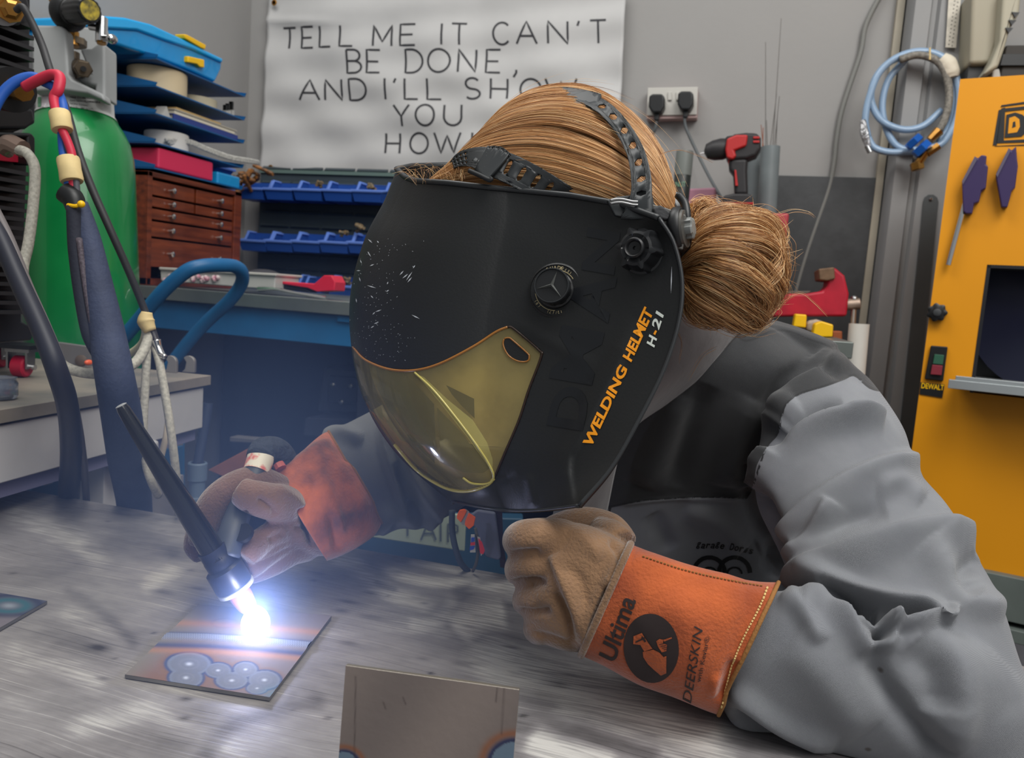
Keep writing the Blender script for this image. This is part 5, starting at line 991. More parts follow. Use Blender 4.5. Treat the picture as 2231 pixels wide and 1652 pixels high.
strap([(1076, 1042), (1062, 1056), (1030, 1068), (990, 1068), (950, 1052), (905, 1020), (860, 968)], .0016, .0004, 'visor_edge', mat('yellow_edge', C(180, 168, 90), .2, coat=.5))
strap([(905, 812), (945, 850), (990, 905), (1035, 965), (1068, 1015), (1076, 1040), (1062, 1052), (1030, 1052), (1010, 1040)], .0010, .0010, 'lens_ridge', bpy.data.materials['yellow_edge'])  # lens ridge tube, its yellow highlight put into the colour
patch([(908, 815), (925, 822), (975, 870), (1030, 915), (1062, 965), (1074, 1000), (1074, 1035), (1060, 1010), (1020, 955), (965, 885)], .0008, 'lens_bevel', mat('lens_bevel', C(196, 186, 110), .12, alpha=.45, coat=.4), HM)
Dp = [(1100, 739), (1110, 737), (1118, 742), (1150, 770), (1154, 778), (1152, 786), (1143, 789), (1128, 787), (1112, 778), (1102, 765), (1097, 750)]
patch(Dp, .0012, 'slot', HP, HM); strap(Dp, .0007, .0014, 'slot_edge', AMB, closed=True)
# rim bead
rim = [HG[0, j] for j in range(0, NU, 4)]+[HG[0, -1]]
MB().tube(rim, .0026, 8, smooth=False).build('rim_bead', HR, HM, smooth=180)
MB().tube([HG[i, -1] for i in range(0, NR, 5)]+[HG[-1, -1]], .0017, 8, smooth=False).build('edge_bead', HR, HM, smooth=180)
MB().tube([HG[-1, j] for j in range(NU-1, 40, -5)], .0015, 8, smooth=False).build('edge_bead', HR, HM, smooth=180)
# ---- shade dial
def surf(x, y, off=0):
    h0 = HBV.ray_cast(Vector(CAM), Vector(ray(x, y))); nn = np.array(h0[1]); nn = nn if nn@ray(x, y) < 0 else -nn; return np.array(h0[0])+nn*off, nn
c, nn = surf(1211, 633); nn = unit(nn+.10*RT+.04*-UP)
s = .62/1685
MB().lathe(c, nn, [(60*s, -.003), (61*s, .0006), (57*s, .0016), (56*s, .0006), (40*s, .0004)], 60).build('dial_ring', HP, HM)
tk = RT-nn*(nn@RT); tk = unit(tk); tu = unit(np.cross(nn, tk)); tu = tu if tu@UP > 0 else -tu
dial = MB().lathe(c+nn*.001, nn, [(41*s, 0), (40*s, .003), (37*s, .004), (36*s, .0165), (34.5*s, .018)], 60, lobes=lambda t, h: 1 if h < .004 or h > .0172 else 1-.035*(math.sin(9*t) > .3)).build('shade_knob', BLACKP, HM)
MB().lathe(c+nn*.0188, nn, [(37*s, -.0012), (38.5*s, 0), (37*s, .0016), (35.2*s, .0016), (34.6*s, .0), (0.5*s, 0)], 60).build('knob_rim', HR, dial)
mb = MB(); ck = c+nn*.0188
for a in (68, 190, 308):
    a = math.radians(a); e = tk*math.cos(a)+tu*math.sin(a); f_ = np.cross(nn, e); mb.add([ck+nn*.0035, ck+f_*4*s+nn*.0008, ck-f_*4*s+nn*.0008, ck+e*34*s+nn*.0006], [(0, 1, 3), (0, 3, 2), (0, 2, 1)])
mb.build('grip_blade', mat('blade_grey', C(84, 86, 84), .3), dial, smooth=None)
GOLD = mat('dial_print', C(186, 170, 130), .4)
def arc3(a0, a1, r, w_, h_=.0011):
    A = [c+nn*h_+(tk*math.cos(math.radians(a))+tu*math.sin(math.radians(a)))*(r-w_)*s for a in np.linspace(a0, a1, 30)]; B = [c+nn*h_+(tk*math.cos(math.radians(a))+tu*math.sin(math.radians(a)))*(r+w_)*s for a in np.linspace(a0, a1, 30)]; return [A, B]
mb = MB(); mb.grid(arc3(142, 268, 45, .7)); mb.grid(arc3(22, 72, 45, .7))
def around(txt, a0, step, r, hh):
    for k, chh in enumerate(txt):
        v, f = text_polys(chh); 
        if not len(v): continue
        a = math.radians(a0-step*k); e = tk*math.cos(a)+tu*math.sin(a); g_ = tk*math.sin(a)-tu*math.cos(a); k_ = hh*s/.72
        mb.add([c+nn*.00175+e*(r*s+p[1]*k_)+g_*(p[0]-.3)*k_ for p in v], f)
around('SHADE', 110, 9.5, 46.5, 7.5); around('(9)13', 148, 8, 46.5, 6); around('9/(5)', 76, 7.5, 46.5, 6); around('12/(7)', 284, -8 and 7, 47, 6); around('(8)', 222, 8, 47, 6)
mb.build('dial_print', GOLD, HM, smooth=None, fix=False)
# ---- pivot knob with six lobes
c2, n2 = surf(1400, 548); n2 = unit(n2+.06*RT+.02*-UP); t2 = unit(RT-n2*(n2@RT)); u2 = unit(np.cross(n2, t2)); u2 = u2 if u2@UP > 0 else -u2
def lob(t, h): return 1+((.26 if h > .01 else .14)*max(0, math.cos(6*t+.5))**3-(.07 if h > .01 else .02) if .003 < h < .0193 else 0)
kb = MB().lathe(c2-n2*.002, n2, [(47*s, 0), (48*s, .003), (44*s, .0035), (40*s, .015), (38*s, .0185), (30*s, .0195), (26*s, .0185), (20*s, .0182)], 192, lobes=lob).build('pivot_knob', mat('knob_black', C(30, 31, 33), .3), HM, smooth=50)
MB().lathe(c2+n2*.016, n2, [(21*s, 0), (21*s, .004), (18*s, .0055), (16*s, .005), (13*s, .0025), (4*s, .002), (3.2*s, .000), (.2*s, 0)], 40).build('knob_boss', BLACKP, kb)
# ---- lettering
ORG = mat('print_orange', C(238, 150, 20), .45); WHT = mat('print_white', C(206, 212, 204), .45); FNT = mat('print_faint', C(16, 18, 22), .3)
mb = MB()
for wd, a0, a1 in (('WELDING', (1290, 975), (1370, 803)), ('HELMET', (1376, 790), (1426, 678))):
    v, f, fn = fit_text(wd, a0, a1, 23, up=(-.92, -.45), bold=.035, shear=.12); decal(mb, v, f, fn, HBV, .0006, 14)
mb.build('orange_lettering', ORG, HM, smooth=180, fix=False)
mb = MB()
for wd, a0, a1 in (('H', (1426, 758), (1433, 736)), ('21', (1436, 720), (1448, 684))):
    v, f, fn = fit_text(wd, a0, a1, 19, up=(-.92, -.38), bold=.03, shear=.12); decal(mb, v, f, fn, HBV, .0006, 14)
mb.build('white_lettering', WHT, HM, smooth=180, fix=False)
mb = MB(); decal(mb, np.array([(1424, 728), (1428, 720), (1432, 722), (1428, 731)], float), [(0, 1, 2, 3)], lambda a: a, HBV, .0006, 14); mb.build('dash', ORG, HM, smooth=None, fix=False)
mb = MB()
for ch, a0, a1, hh in (('A', (1325, 705), (1345, 605), 100), ('N', (1338, 600), (1352, 508), 72), ('M', (1290, 840), (1318, 725), 95), ('D', (1270, 940), (1290, 850), 80)):
    v, f, fn = fit_text(ch, a0, a1, hh, up=(-.985, -.17), bold=.03); decal(mb, v, f, fn, HBV, .0004, 16)
mb.build('faint_lettering', FNT, HM, smooth=180, fix=False)
# ---- scratches
mb = MB()
SCR = [(802, 521, 812, 530), (801, 548, 809, 560), (822, 525, 826, 530), (806, 580, 816, 576), (785, 566, 789, 575), (777, 590, 786, 590), (800, 622, 820, 628), (842, 636, 848, 632), (808, 644, 814, 650), (818, 680, 832, 675), (812, 686, 818, 680), (815, 706, 826, 702), (808, 715, 816, 710), (871, 600, 880, 590), (877, 607, 890, 597), (885, 612, 899, 592), (888, 616, 898, 604), (900, 585, 905, 578), (783, 604, 786, 614), (776, 650, 778, 660), (897, 686, 915, 695), (1464, 580, 1462, 640), (780, 545, 783, 560), (844, 620, 846, 614)]
for x0, y0, x1, y1 in SCR:
    d_ = np.array([x1-x0, y1-y0], float); L_ = np.linalg.norm(d_); nn_ = np.array([d_[1], -d_[0]])/L_*1.3; a, b = np.array([x0, y0]), np.array([x1, y1]); decal(mb, np.array([a, a*.5+b*.5+nn_, b, a*.5+b*.5-nn_]), [(0, 1, 2, 3)], lambda z: z, HBV, .0003, 30)
rs = np.random.default_rng(9)
for k in range(150):
    x, y = rs.normal(820, 40), rs.uniform(520, 790); a = rs.uniform(0, 6.28); L_ = rs.uniform(1, 4); e = np.array([math.cos(a), math.sin(a)]); f_ = np.array([-e[1], e[0]])*.5; p0 = np.array([x, y]); decal(mb, np.array([p0, p0+e*L_*.5+f_, p0+e*L_, p0+e*L_*.5-f_]), [(0, 1, 2, 3)], lambda z: z, HBV, .0003, 30)
mb.build('scratches', mat('scratch', C(186, 190, 196), .4), HM, smooth=None, fix=False, kind='stuff')
# ---- head harness
HB_ = mat('harness_black', C(44, 47, 49), .42)
def band(A, B, holes, th, nm, m, par, n=10):
    """strip between edge lines A and B ((x,y,d)...), holes: (s centre, half s, t0, t1, kind)"""
    A3 = crom(A, n); B3 = crom(B, n); SL = 30.0
    cu = bpy.data.curves.new('b', 'CURVE'); cu.dimensions = '2D'; cu.fill_mode = 'BOTH'
    def spl(pts): sp_ = cu.splines.new('POLY'); sp_.points.add(len(pts)-1); [sp_.points[i].co.__setitem__(slice(0, 4), (x, y, 0, 1)) for i, (x, y) in enumerate(pts)]; sp_.use_cyclic_u = True
    spl([(s_*SL, 0) for s_ in np.linspace(0, 1, 40)]+[(s_*SL, 1) for s_ in np.linspace(1, 0, 40)])
    for sc_, hs, t0, t1, k in holes:
        tm_, ht = (t0+t1)/2, (t1-t0)/2
        pts = [(-1, 0), (-.5, -1), (.5, -1), (1, 0), (.5, 1), (-.5, 1)] if k == 'h' else ([(math.cos(a), math.sin(a)) for a in np.linspace(0, 6.28, 11)[:-1]] if k == 'o' else [(0, -1), (1, -.62), (1, .62), (0, 1), (-1, .62), (-1, -.62)])
        spl([(sc_*SL+hs*SL*a, tm_+ht*b) for a, b in pts])
    o = bpy.data.objects.new('b', cu); COL.objects.link(o); dg = bpy.context.evaluated_depsgraph_get(); dg.update(); me = bpy.data.meshes.new_from_object(o.evaluated_get(dg)); bpy.data.objects.remove(o)
    v, f = refine(get_v(me)[:, :2], [tuple(p.vertices) for p in me.polygons], .9)
    S = np.clip(v[:, 0]/SL, 0, 1)*(len(A3)-1); a = np.stack([np.interp(S, range(len(A3)), A3[:, k]) for k in range(3)], -1); b = np.stack([np.interp(S, range(len(A3)), B3[:, k]) for k in range(3)], -1); t = v[:, 1:2]
    w_ = a*(1-t)+b*t; pts = [P(*r) for r in w_]; mm = MB(); mm.add(pts, f); ob = mm.build(nm, m, par, smooth=60, fix=True); sd_ = ob.modifiers.new('s', 'SOLIDIFY'); sd_.thickness = th; sd_.offset = 0; return ob
Ao = [(1425, 478, .590), (1421, 430, .592), (1418, 380, .598), (1402, 322, .612), (1372, 271, .632), (1332, 229, .655), (1290, 207, .680), (1240, 197, .708), (1190, 198, .738), (1150, 213, .765)]
Ai = [(1352, 478, .598), (1373, 432, .597), (1377, 395, .602), (1369, 342, .615), (1344, 290, .635), (1302, 244, .650), (1262, 222, .672), (1222, 210, .700), (1180, 209, .730), (1145, 222, .760)]
hs_ = [(s_, .017, .25, .72, 'h') for s_ in (.135, .215, .29, .365, .435, .505, .57, .635, .70)]
band(Ai, Ao, hs_, .0016, 'crown_band', HB_, HM)
band([(1395, 318-95, .672), (1330, 216, .678), (1250, 200, .70), (1190, 198, .73)], [(1370, 240, .662), (1310, 232, .668), (1240, 212, .695), (1180, 208, .725)], [], .0022, 'crown_buckle', HB_, HM) if False else None
band([(1130, 230, .77), (1160, 203, .75), (1210, 193, .715), (1260, 197, .69), (1310, 208, .672)], [(1145, 236, .755), (1170, 218, .735), (1222, 216, .695), (1265, 232, .668), (1300, 240, .655)], [], .003, 'crown_buckle', HB_, HM)
MB().cyl(P(1222, 203, .722), P(1222, 196, .722), .004).build('crown_peg', HB_, HM)
Bt = [(978, 372, .70), (984, 350, .69), (1005, 331, .675), (1045, 322, .660), (1085, 327, .650), (1130, 343, .642), (1180, 369, .635), (1225, 397, .634), (1275, 430, .642)]
Bb = [(984, 384, .692), (990, 368, .682), (1012, 362, .668), (1038, 368, .652), (1060, 380, .643), (1100, 398, .640), (1145, 420, .640), (1190, 440, .642), (1235, 462, .650)]
hl = [(s_, .008, t0, t1, 'o') for s_ in (.12, .16, .20, .24, .28) for t0, t1 in ((.12, .32), (.36, .64), (.68, .88))]+[(s_, .013, .18, .78, 'v') for s_ in (.45, .52, .60, .68, .76, .84)]
band(Bt, Bb, hl, .0016, 'brow_band', HB_, HM)
band([(1062, 322, .648), (1090, 324, .642), (1110, 338, .638)], [(1035, 374, .646), (1052, 384, .640), (1066, 392, .636)], [], .0035, 'brow_buckle', HB_, HM)
MB().tube([P(1022, 372, .645), P(1045, 382, .64), P(1066, 392, .635), P(1072, 388, .635)], .002, 8, 5).build('brow_pad', BLACKM, HM, smooth=180)
# rear bracket, ratchet disc
def pcf(pts, d, t, nm, m, par, **k): return MB().prism([P(a, b, d) for a, b in pts], FW*t).build(nm, m, par, **k)
pcf([(1322, 436), (1345, 428), (1375, 425), (1378, 405), (1418, 405), (1425, 440), (1440, 470), (1430, 490), (1340, 470)], .600, .004, 'side_bracket', HB_, HM, bevel=.001)
pcf([(1420, 444), (1450, 452), (1495, 468), (1500, 490), (1488, 545), (1470, 540), (1450, 500), (1425, 480)], .592, .006, 'rear_bracket', mat('bracket_grey', C(86, 84, 80), .4, .3), HM, bevel=.001)
pcf([(1421, 452), (1440, 445), (1462, 462), (1455, 480), (1440, 478), (1426, 470)], .588, .010, 'cloth_pad', mat('pad_grey', C(60, 60, 62), .8, bump=.001, bs=200), HM, bevel=.002)
pcf([(1454, 492), (1466, 494), (1468, 500), (1458, 508), (1454, 503)], .590, .002, 'bracket_slot', BLACKP, HM)
ra = unit(RT*.86-FW*.45+UP*.05); rc = P(1484, 500, .600)
rd = MB().lathe(rc-ra*.006, ra, [(.0165, 0), (.0178, .002), (.0178, .006), (.0165, .008)], 48).build('ratchet_disc', BLACKP, HM)
MB().lathe(rc+ra*.002, ra, [(.015, 0), (.0145, .002), (.0100, .0025)], 48).build('washer', bpy.data.materials['bracket_grey'], rd)
MB().lathe(rc+ra*.004, ra, [(.0085, 0), (.0085, .005), (.007, .006)], 40, lobes=lambda t, h: 1-.18*(math.sin(5*t) > .4)).build('ratchet_nut', mat('nut_grey', C(120, 122, 120), .35), rd)
MB().tube([P(1478, 425, .61), P(1492, 445, .605), P(1497, 480, .60), P(1499, 515, .605), P(1490, 560, .62)], .0035, 8, 6).build('strap_edge', BLACKP, HM, smooth=180)
band([(1474, 420, .625), (1480, 430, .62), (1494, 448, .615)], [(1470, 448, .615), (1482, 458, .61), (1496, 466, .605)], [], .002, 'tension_tab', mat('tab_grey', C(120, 122, 124), .35), HM)
for y, r in ((437, 7), (444, 5)): MB().tube([P(1330+k*12, y-3*math.sin(k), .592) for k in range(6)], .0012, 6).build('spring_wire', STEEL, HM, smooth=180)
# ================================================================ the welder
PE = thing('person', 'welder in grey and black work jacket leaning over the table with face behind a helmet', 'person', P(1600, 1250, .97)*[1, 1, 0])
SKIN = mat('skin', C(206, 150, 124), .5, var=.06, vs=14)
def ringloft(stations, n=40, sub=8, expo=1.0):
    """stations: (left px, right px, depth, thickness) ; returns list of rings"""
    S = crom([(a[0], a[1], b[0], b[1], d, t) for a, b, d, t in stations], sub); R = []
    for x0, y0, x1, y1, d, t in S:
        A, B = P(x0, y0, d), P(x1, y1, d); m = (A+B)/2; e1 = (B-A)/2; e2 = -unit(m-CAM)*t
        def sp(v): return math.copysign(abs(v)**expo, v)
        R.append([m+e1*sp(math.cos(a))+e2*sp(math.sin(a)) for a in np.linspace(0, 2*math.pi, n, endpoint=False)])
    return R
TORSO = [((1440, 640), (1620, 700), .84, .05), ((1380, 720), (1725, 738), .86, .080), ((1320, 800), (1835, 800), .865, .105), ((1270, 900), (1880, 860), .885, .12), ((1230, 1000), (1870, 960), .91, .125), ((1210, 1110), (1840, 1080), .935, .12), ((1190, 1220), (1800, 1200), .96, .12), ((1180, 1400), (1780, 1380), .99, .12), ((1190, 1600), (1780, 1600), 1.02, .12)]
UARM = [((1700, 815), (1800, 757), .82, .035), ((1690, 860), (1864, 800), .80, .056), ((1676, 915), (1905, 838), .775, .066), ((1648, 1010), (1968, 932), .745, .07), ((1648, 1100), (1998, 1022), .715, .07), ((1692, 1195), (2062, 1098), .685, .068), ((1735, 1290), (2118, 1188), .655, .068), ((1800, 1400), (2184, 1322), .62, .064), ((1860, 1500), (2222, 1440), .595, .058), ((1930, 1610), (2270, 1560), .575, .05), ((2010, 1680), (2270, 1680), .57, .035)]
FARM = [((2230, 1480), (2200, 1690), .575, .035), ((2140, 1400), (2110, 1720), .57, .046), ((2020, 1360), (1990, 1700), .575, .047), ((1900, 1330), (1860, 1665), .582, .046), ((1790, 1300), (1730, 1628), .592, .044), ((1712, 1288), (1610, 1592), .600, .040), ((1660, 1290), (1560, 1520), .606, .036), ((1600, 1290), (1500, 1480), .608, .032)]
RARM = [((1080, 760), (1150, 960), 1.02, .075), ((985, 790), (1040, 1080), 1.0, .08), ((900, 842), (955, 1135), .975, .075), ((815, 892), (880, 1150), .945, .066), ((735, 935), (820, 1168), .92, .058), ((668, 985), (770, 1165), .895, .048), ((640, 1010), (730, 1150), .885, .04)]
mb = MB(); mb.rings(ringloft(TORSO, 56, 6, .9)); mb.rings(ringloft(UARM, 44, 6)); mb.rings(ringloft(FARM, 44, 6)); mb.rings(ringloft(RARM, 40, 6)); mb.tube([P(1800, 845, .84), P(1640, 812, .88), P(1400, 800, .93), P(1200, 820, .98), P(1060, 860, 1.01)], [.050, .064, .078, .08, .07], 24, 6)
jk = voxel(mb, .0023, 6)
FOLD_GAIN = 1.7
FO = [('s', .014, 30, [(1640, 1075), (1672, 1020), (1720, 965), (1780, 925), (1850, 905), (1925, 905)]), ('r', -.010, 18, [(1690, 1000), (1735, 935), (1790, 898), (1835, 890)]), ('r', .008, 22, [(1640, 1020), (1665, 960), (1700, 905), (1740, 880)]),
      ('s', .010, 44, [(1650, 1190), (1700, 1165), (1760, 1105), (1830, 1055), (1910, 1015), (2000, 992)]), ('s', .007, 30, [(1690, 1225), (1745, 1190), (1790, 1130), (1800, 1100)]),
      ('s', .011, 46, [(1700, 1265), (1770, 1228), (1860, 1196), (1950, 1166), (2040, 1150), (2130, 1160)]), ('r', -.005, 20, [(1740, 1185), (1830, 1140), (1930, 1110)]),
      ('r', .010, 20, [(1765, 1235), (1800, 1262), (1860, 1290), (1930, 1310), (2000, 1320), (2050, 1335)]), ('r', -.018, 15, [(1800, 1285), (1870, 1315), (1950, 1345), (2030, 1352)]), ('t', .010, 24, [(1870, 1345), (1930, 1368), (2000, 1375), (2060, 1355), (2075, 1320)]),
      ('r', -.012, 13, [(1885, 1335), (1915, 1365), (1920, 1395)]), ('r', .007, 13, [(1900, 1325), (1935, 1360), (1938, 1400), (1910, 1412)]), ('s', .006, 26, [(1745, 1300), (1790, 1292), (1830, 1310), (1880, 1390), (1900, 1420)]),
      ('r', -.007, 26, [(1890, 1415), (1930, 1500), (1990, 1580), (2070, 1660)]), ('r', .006, 40, [(1960, 1380), (2060, 1430), (2090, 1540), (2060, 1640)]), ('r', -.006, 40, [(1990, 1400), (2040, 1470), (2050, 1550)]),
      ('r', .006, 30, [(2190, 1320), (2110, 1310), (2060, 1250), (2010, 1190)]), ('r', -.005, 24, [(2130, 1215), (2090, 1260), (2120, 1300)]), ('r', .006, 22, [(1592, 1500), (1640, 1540), (1720, 1590), (1820, 1620)]), ('r', -.006, 16, [(1600, 1545), (1660, 1590), (1760, 1640)]),
      ('r', .005, 18, [(1700, 1300), (1745, 1330), (1790, 1400)]), ('r', .004, 50, [(1720, 1400), (1800, 1480), (1880, 1600)]), ('r', .004, 20, [(2010, 1090), (1960, 1060), (1905, 1075)]),
      # black shoulder
      ('s', .005, 34, [(1690, 900), (1730, 845), (1780, 815), (1810, 785), (1820, 760)]), ('r', -.003, 16, [(1660, 900), (1700, 835), (1760, 795), (1800, 790)]), ('r', -.005, 14, [(1785, 800), (1820, 815), (1850, 810), (1880, 825)]), ('r', .003, 18, [(1800, 800), (1850, 805), (1880, 822)]),
      ('r', .003, 12, [(1590, 700), (1650, 715), (1700, 722), (1760, 740), (1812, 755)]), ('r', .006, 34, [(1480, 860), (1440, 960), (1400, 1060)]), ('r', -.005, 24, [(1540, 840), (1500, 950), (1470, 1060)]), ('r', .005, 30, [(1640, 870), (1600, 960), (1580, 1060)]), ('r', -.007, 22, [(1700, 930), (1660, 980), (1632, 1050)]),
      ('r', -.012, 26, [(1640, 1060), (1655, 1120), (1690, 1190), (1700, 1260)]), ('r', .002, 5, [(1325, 1100), (1480, 1085), (1625, 1088)]), ('r', .004, 24, [(1490, 1110), (1560, 1135), (1620, 1200)]), ('r', -.004, 20, [(1420, 1120), (1460, 1200)]),
      # far sleeve
      ('s', .010, 22, [(880, 1110), (850, 1040), (830, 970), (830, 900)]), ('s', .009, 20, [(960, 1130), (900, 1060), (870, 990), (850, 930)]), ('r', -.008, 14, [(930, 1140), (880, 1075), (860, 1010)]), ('r', .007, 18, [(820, 1160), (850, 1120), (900, 1130), (960, 1140)]), ('r', .006, 14, [(700, 955), (740, 945), (790, 960)])]
folds(jk, [(k_, a_*FOLD_GAIN, w_, l_) for k_, a_, w_, l_ in FO])
v = get_v(jk); q, dd = proj(v)
rj = np.random.default_rng(3)
on_t = (v[:, 1] < TY+.0) & (v[:, 2] < TZ+.0015) & (v[:, 2] > TZ-.08); v[on_t, 2] = TZ+.0015+.0 ; 
low = (v[:, 1] < TY+.01) & (v[:, 2] <= TZ-.08); v[low, 1] = TY+.012
set_v(jk, v); laplace(jk, 1, .4)
YOKE = [(1440, 560), (1600, 640), (1720, 660), (1860, 700), (1960, 800), (1945, 858), (1925, 853), (1895, 845), (1862, 818), (1838, 826), (1800, 840), (1745, 857), (1716, 876), (1703, 905), (1694, 945), (1668, 978), (1648, 1015), (1640, 1060), (1626, 1086), (1560, 1083), (1480, 1085), (1400, 1091), (1322, 1106), (1340, 1010), (1352, 940), (1330, 900), (1380, 700)]
fattr(jk, 'yoke', poly_sdf(q, YOKE))
SE = [[(1596, 700), (1612, 738), (1640, 740), (1680, 722), (1720, 722), (1760, 738), (1812, 757), (1814, 772)], [(1780, 797), (1790, 808), (1812, 818)], [(1315, 960+150), (1350, 960), (1360, 900)], [(1625, 1086), (1560, 1083), (1480, 1085), (1400, 1091), (1322, 1106)], [(1330, 1105), (1318, 1160), (1316, 1200)], [(1300, 1100), (1296, 1150)], [(1625, 1086), (1640, 1060), (1668, 978), (1694, 945), (1703, 905), (1716, 876), (1745, 857), (1800, 840), (1838, 826), (1862, 818), (1895, 845), (1928, 853)]]
sm = np.full(len(v), 1e3)
for ln in SE: b, s, t = seg_dist(q, crom(ln, 4)); sm = np.minimum(sm, b)
fattr(jk, 'seam', sm)
def jacket_mat():
    m = mat('work_jacket', C(108, 110, 114), .85, sheen=.25); nt = m.node_tree; N = nt.nodes; L = nt.links; b = N['Principled BSDF']
    def A(nm): a = N.new('ShaderNodeAttribute'); a.attribute_name = nm; return a.outputs['Fac']
    tc = N.new('ShaderNodeTexCoord')
    def MR(x, a, b_): k = N.new('ShaderNodeMapRange'); k.inputs[1].default_value = a; k.inputs[2].default_value = b_; L.new(x, k.inputs[0]); return k.outputs[0]
    nz = N.new('ShaderNodeTexNoise'); nz.inputs['Scale'].default_value = 16; nz.inputs['Detail'].default_value = 5; L.new(tc.outputs['Object'], nz.inputs[0])
    r1 = N.new('ShaderNodeValToRGB'); L.new(nz.outputs[0], r1.inputs[0]); r1.color_ramp.elements[0].position = .3; r1.color_ramp.elements[1].position = .7; r1.color_ramp.elements[0].color = C(112, 114, 120); r1.color_ramp.elements[1].color = C(126, 128, 132)
    r2 = N.new('ShaderNodeValToRGB'); L.new(nz.outputs[0], r2.inputs[0]); r2.color_ramp.elements[0].position = .3; r2.color_ramp.elements[1].position = .7; r2.color_ramp.elements[0].color = C(36, 37, 40); r2.color_ramp.elements[1].color = C(45, 46, 48)
    mx = N.new('ShaderNodeMix'); mx.data_type = 'RGBA'; L.new(MR(A('yoke'), -.5, .5), mx.inputs[0]); L.new(r1.outputs[0], mx.inputs[6]); L.new(r2.outputs[0], mx.inputs[7])
    mx2 = N.new('ShaderNodeMix'); mx2.data_type = 'RGBA'; L.new(MR(A('seam'), 3.2, 1.6), mx2.inputs[0]); L.new(mx.outputs[2], mx2.inputs[6]); mx2.inputs[7].default_value = C(24, 25, 28)
    # oil spots
    vo = N.new('ShaderNodeTexVoronoi'); vo.inputs['Scale'].default_value = 15; L.new(tc.outputs['Object'], vo.inputs[0])
    mx3 = N.new('ShaderNodeMix'); mx3.data_type = 'RGBA'; L.new(MR(vo.outputs['Distance'],   .05, .03), mx3.inputs[0]); L.new(mx2.outputs[2], mx3.inputs[6]); mx3.inputs[7].default_value = C(74, 68, 66); L.new(mx3.outputs[2], b.inputs['Base Color'])
    mp = N.new('ShaderNodeMapping'); L.new(tc.outputs['Object'], mp.inputs[0]); mp.inputs['Rotation'].default_value = (.4, .9, .5)
    wv = N.new('ShaderNodeTexWave'); wv.inputs['Scale'].default_value = 560; wv.inputs['Distortion'].default_value = .8; wv.inputs['Detail'].default_value = 1; L.new(mp.outputs[0], wv.inputs[0])
    bp = N.new('ShaderNodeBump'); bp.inputs['Distance'].default_value = .00025; bp.inputs['Strength'].default_value = .8; L.new(wv.outputs[0], bp.inputs['Height'])
    nb = N.new('ShaderNodeTexNoise'); nb.inputs['Scale'].default_value = 30; L.new(tc.outputs['Object'], nb.inputs[0]); bp2 = N.new('ShaderNodeBump'); bp2.inputs['Distance'].default_value = .0025; bp2.inputs['Strength'].default_value = .6; L.new(nb.outputs[0], bp2.inputs['Height']); L.new(bp.outputs[0], bp2.inputs['Normal']); L.new(bp2.outputs[0], b.inputs['Normal'])
    return m
JM = jacket_mat()
jo = link('jacket', jk, JM, PE, 180); jo['label'] = 'grey work jacket with black shoulder yoke'
JBV = bvh_of(jk)
# collar of grey cloth between helmet and yoke
A = [(1500, 610, .72), (1470, 690, .70), (1430, 780, .70), (1380, 870, .705), (1320, 960, .715), (1250, 1080, .74), (1230, 1160, .78)]
B = [(1640, 690, .80), (1588, 745, .775), (1530, 815, .765), (1455, 875, .765), (1385, 925, .77), (1348, 985, .785), (1318, 1120, .82)]
a3, b3 = crom(A, 10), crom(B, 10); g = []
for i in range(len(a3)):
    row = []
    for t in np.linspace(0, 1, 24):
        p = a3[i]*(1-t)+b3[i]*t; p = p.copy(); p[2] -= .02*math.sin(math.pi*t)+.003*math.sin(9*t+i*.12); row.append(P(*p))
    g.append(row)
co = MB().grid(g).build('collar', mat('collar_cloth', C(118, 112, 112), .85, var=.08, vs=14, bump=.0008, bs=60, sheen=.3), PE, smooth=180, fix=False); md = co.modifiers.new('s', 'SOLIDIFY'); md.thickness = .002
# stitching lines
ST_ = mat('stitch_dark', C(30, 30, 32), .7)
def stitches(line, bvh, m, par, nm, step=7, ln=4, r=.0006, off=.0006, seg=8):
    p = crom(line, 10); L_ = np.r_[0, np.cumsum(np.linalg.norm(np.diff(p, axis=0), axis=1))]; mb = MB(); s_ = 0
    while s_ < L_[-1]-ln:
        a = [np.interp(x, L_, p[:, k]) for x in (s_, s_+ln) for k in (0, 1)]; q0, q1 = cast(bvh, a[0], a[1], off), cast(bvh, a[2], a[3], off); s_ += step
        if q0 is None or q1 is None or np.linalg.norm(q0-q1) > .02: continue
        mb.cyl(q0, q1, r, n=5)
    return mb.build(nm, m, par, kind='stuff') if mb.v else None
cb_ = bvh_of(co.data); stitches([(1494, 775), (1455, 835), (1415, 885), (1390, 915)], cb_, ST_, PE, 'collar_stitching')
stitches([(1345, 985), (1330, 1060), (1318, 1150)], JBV, ST_, PE, 'placket_stitching')
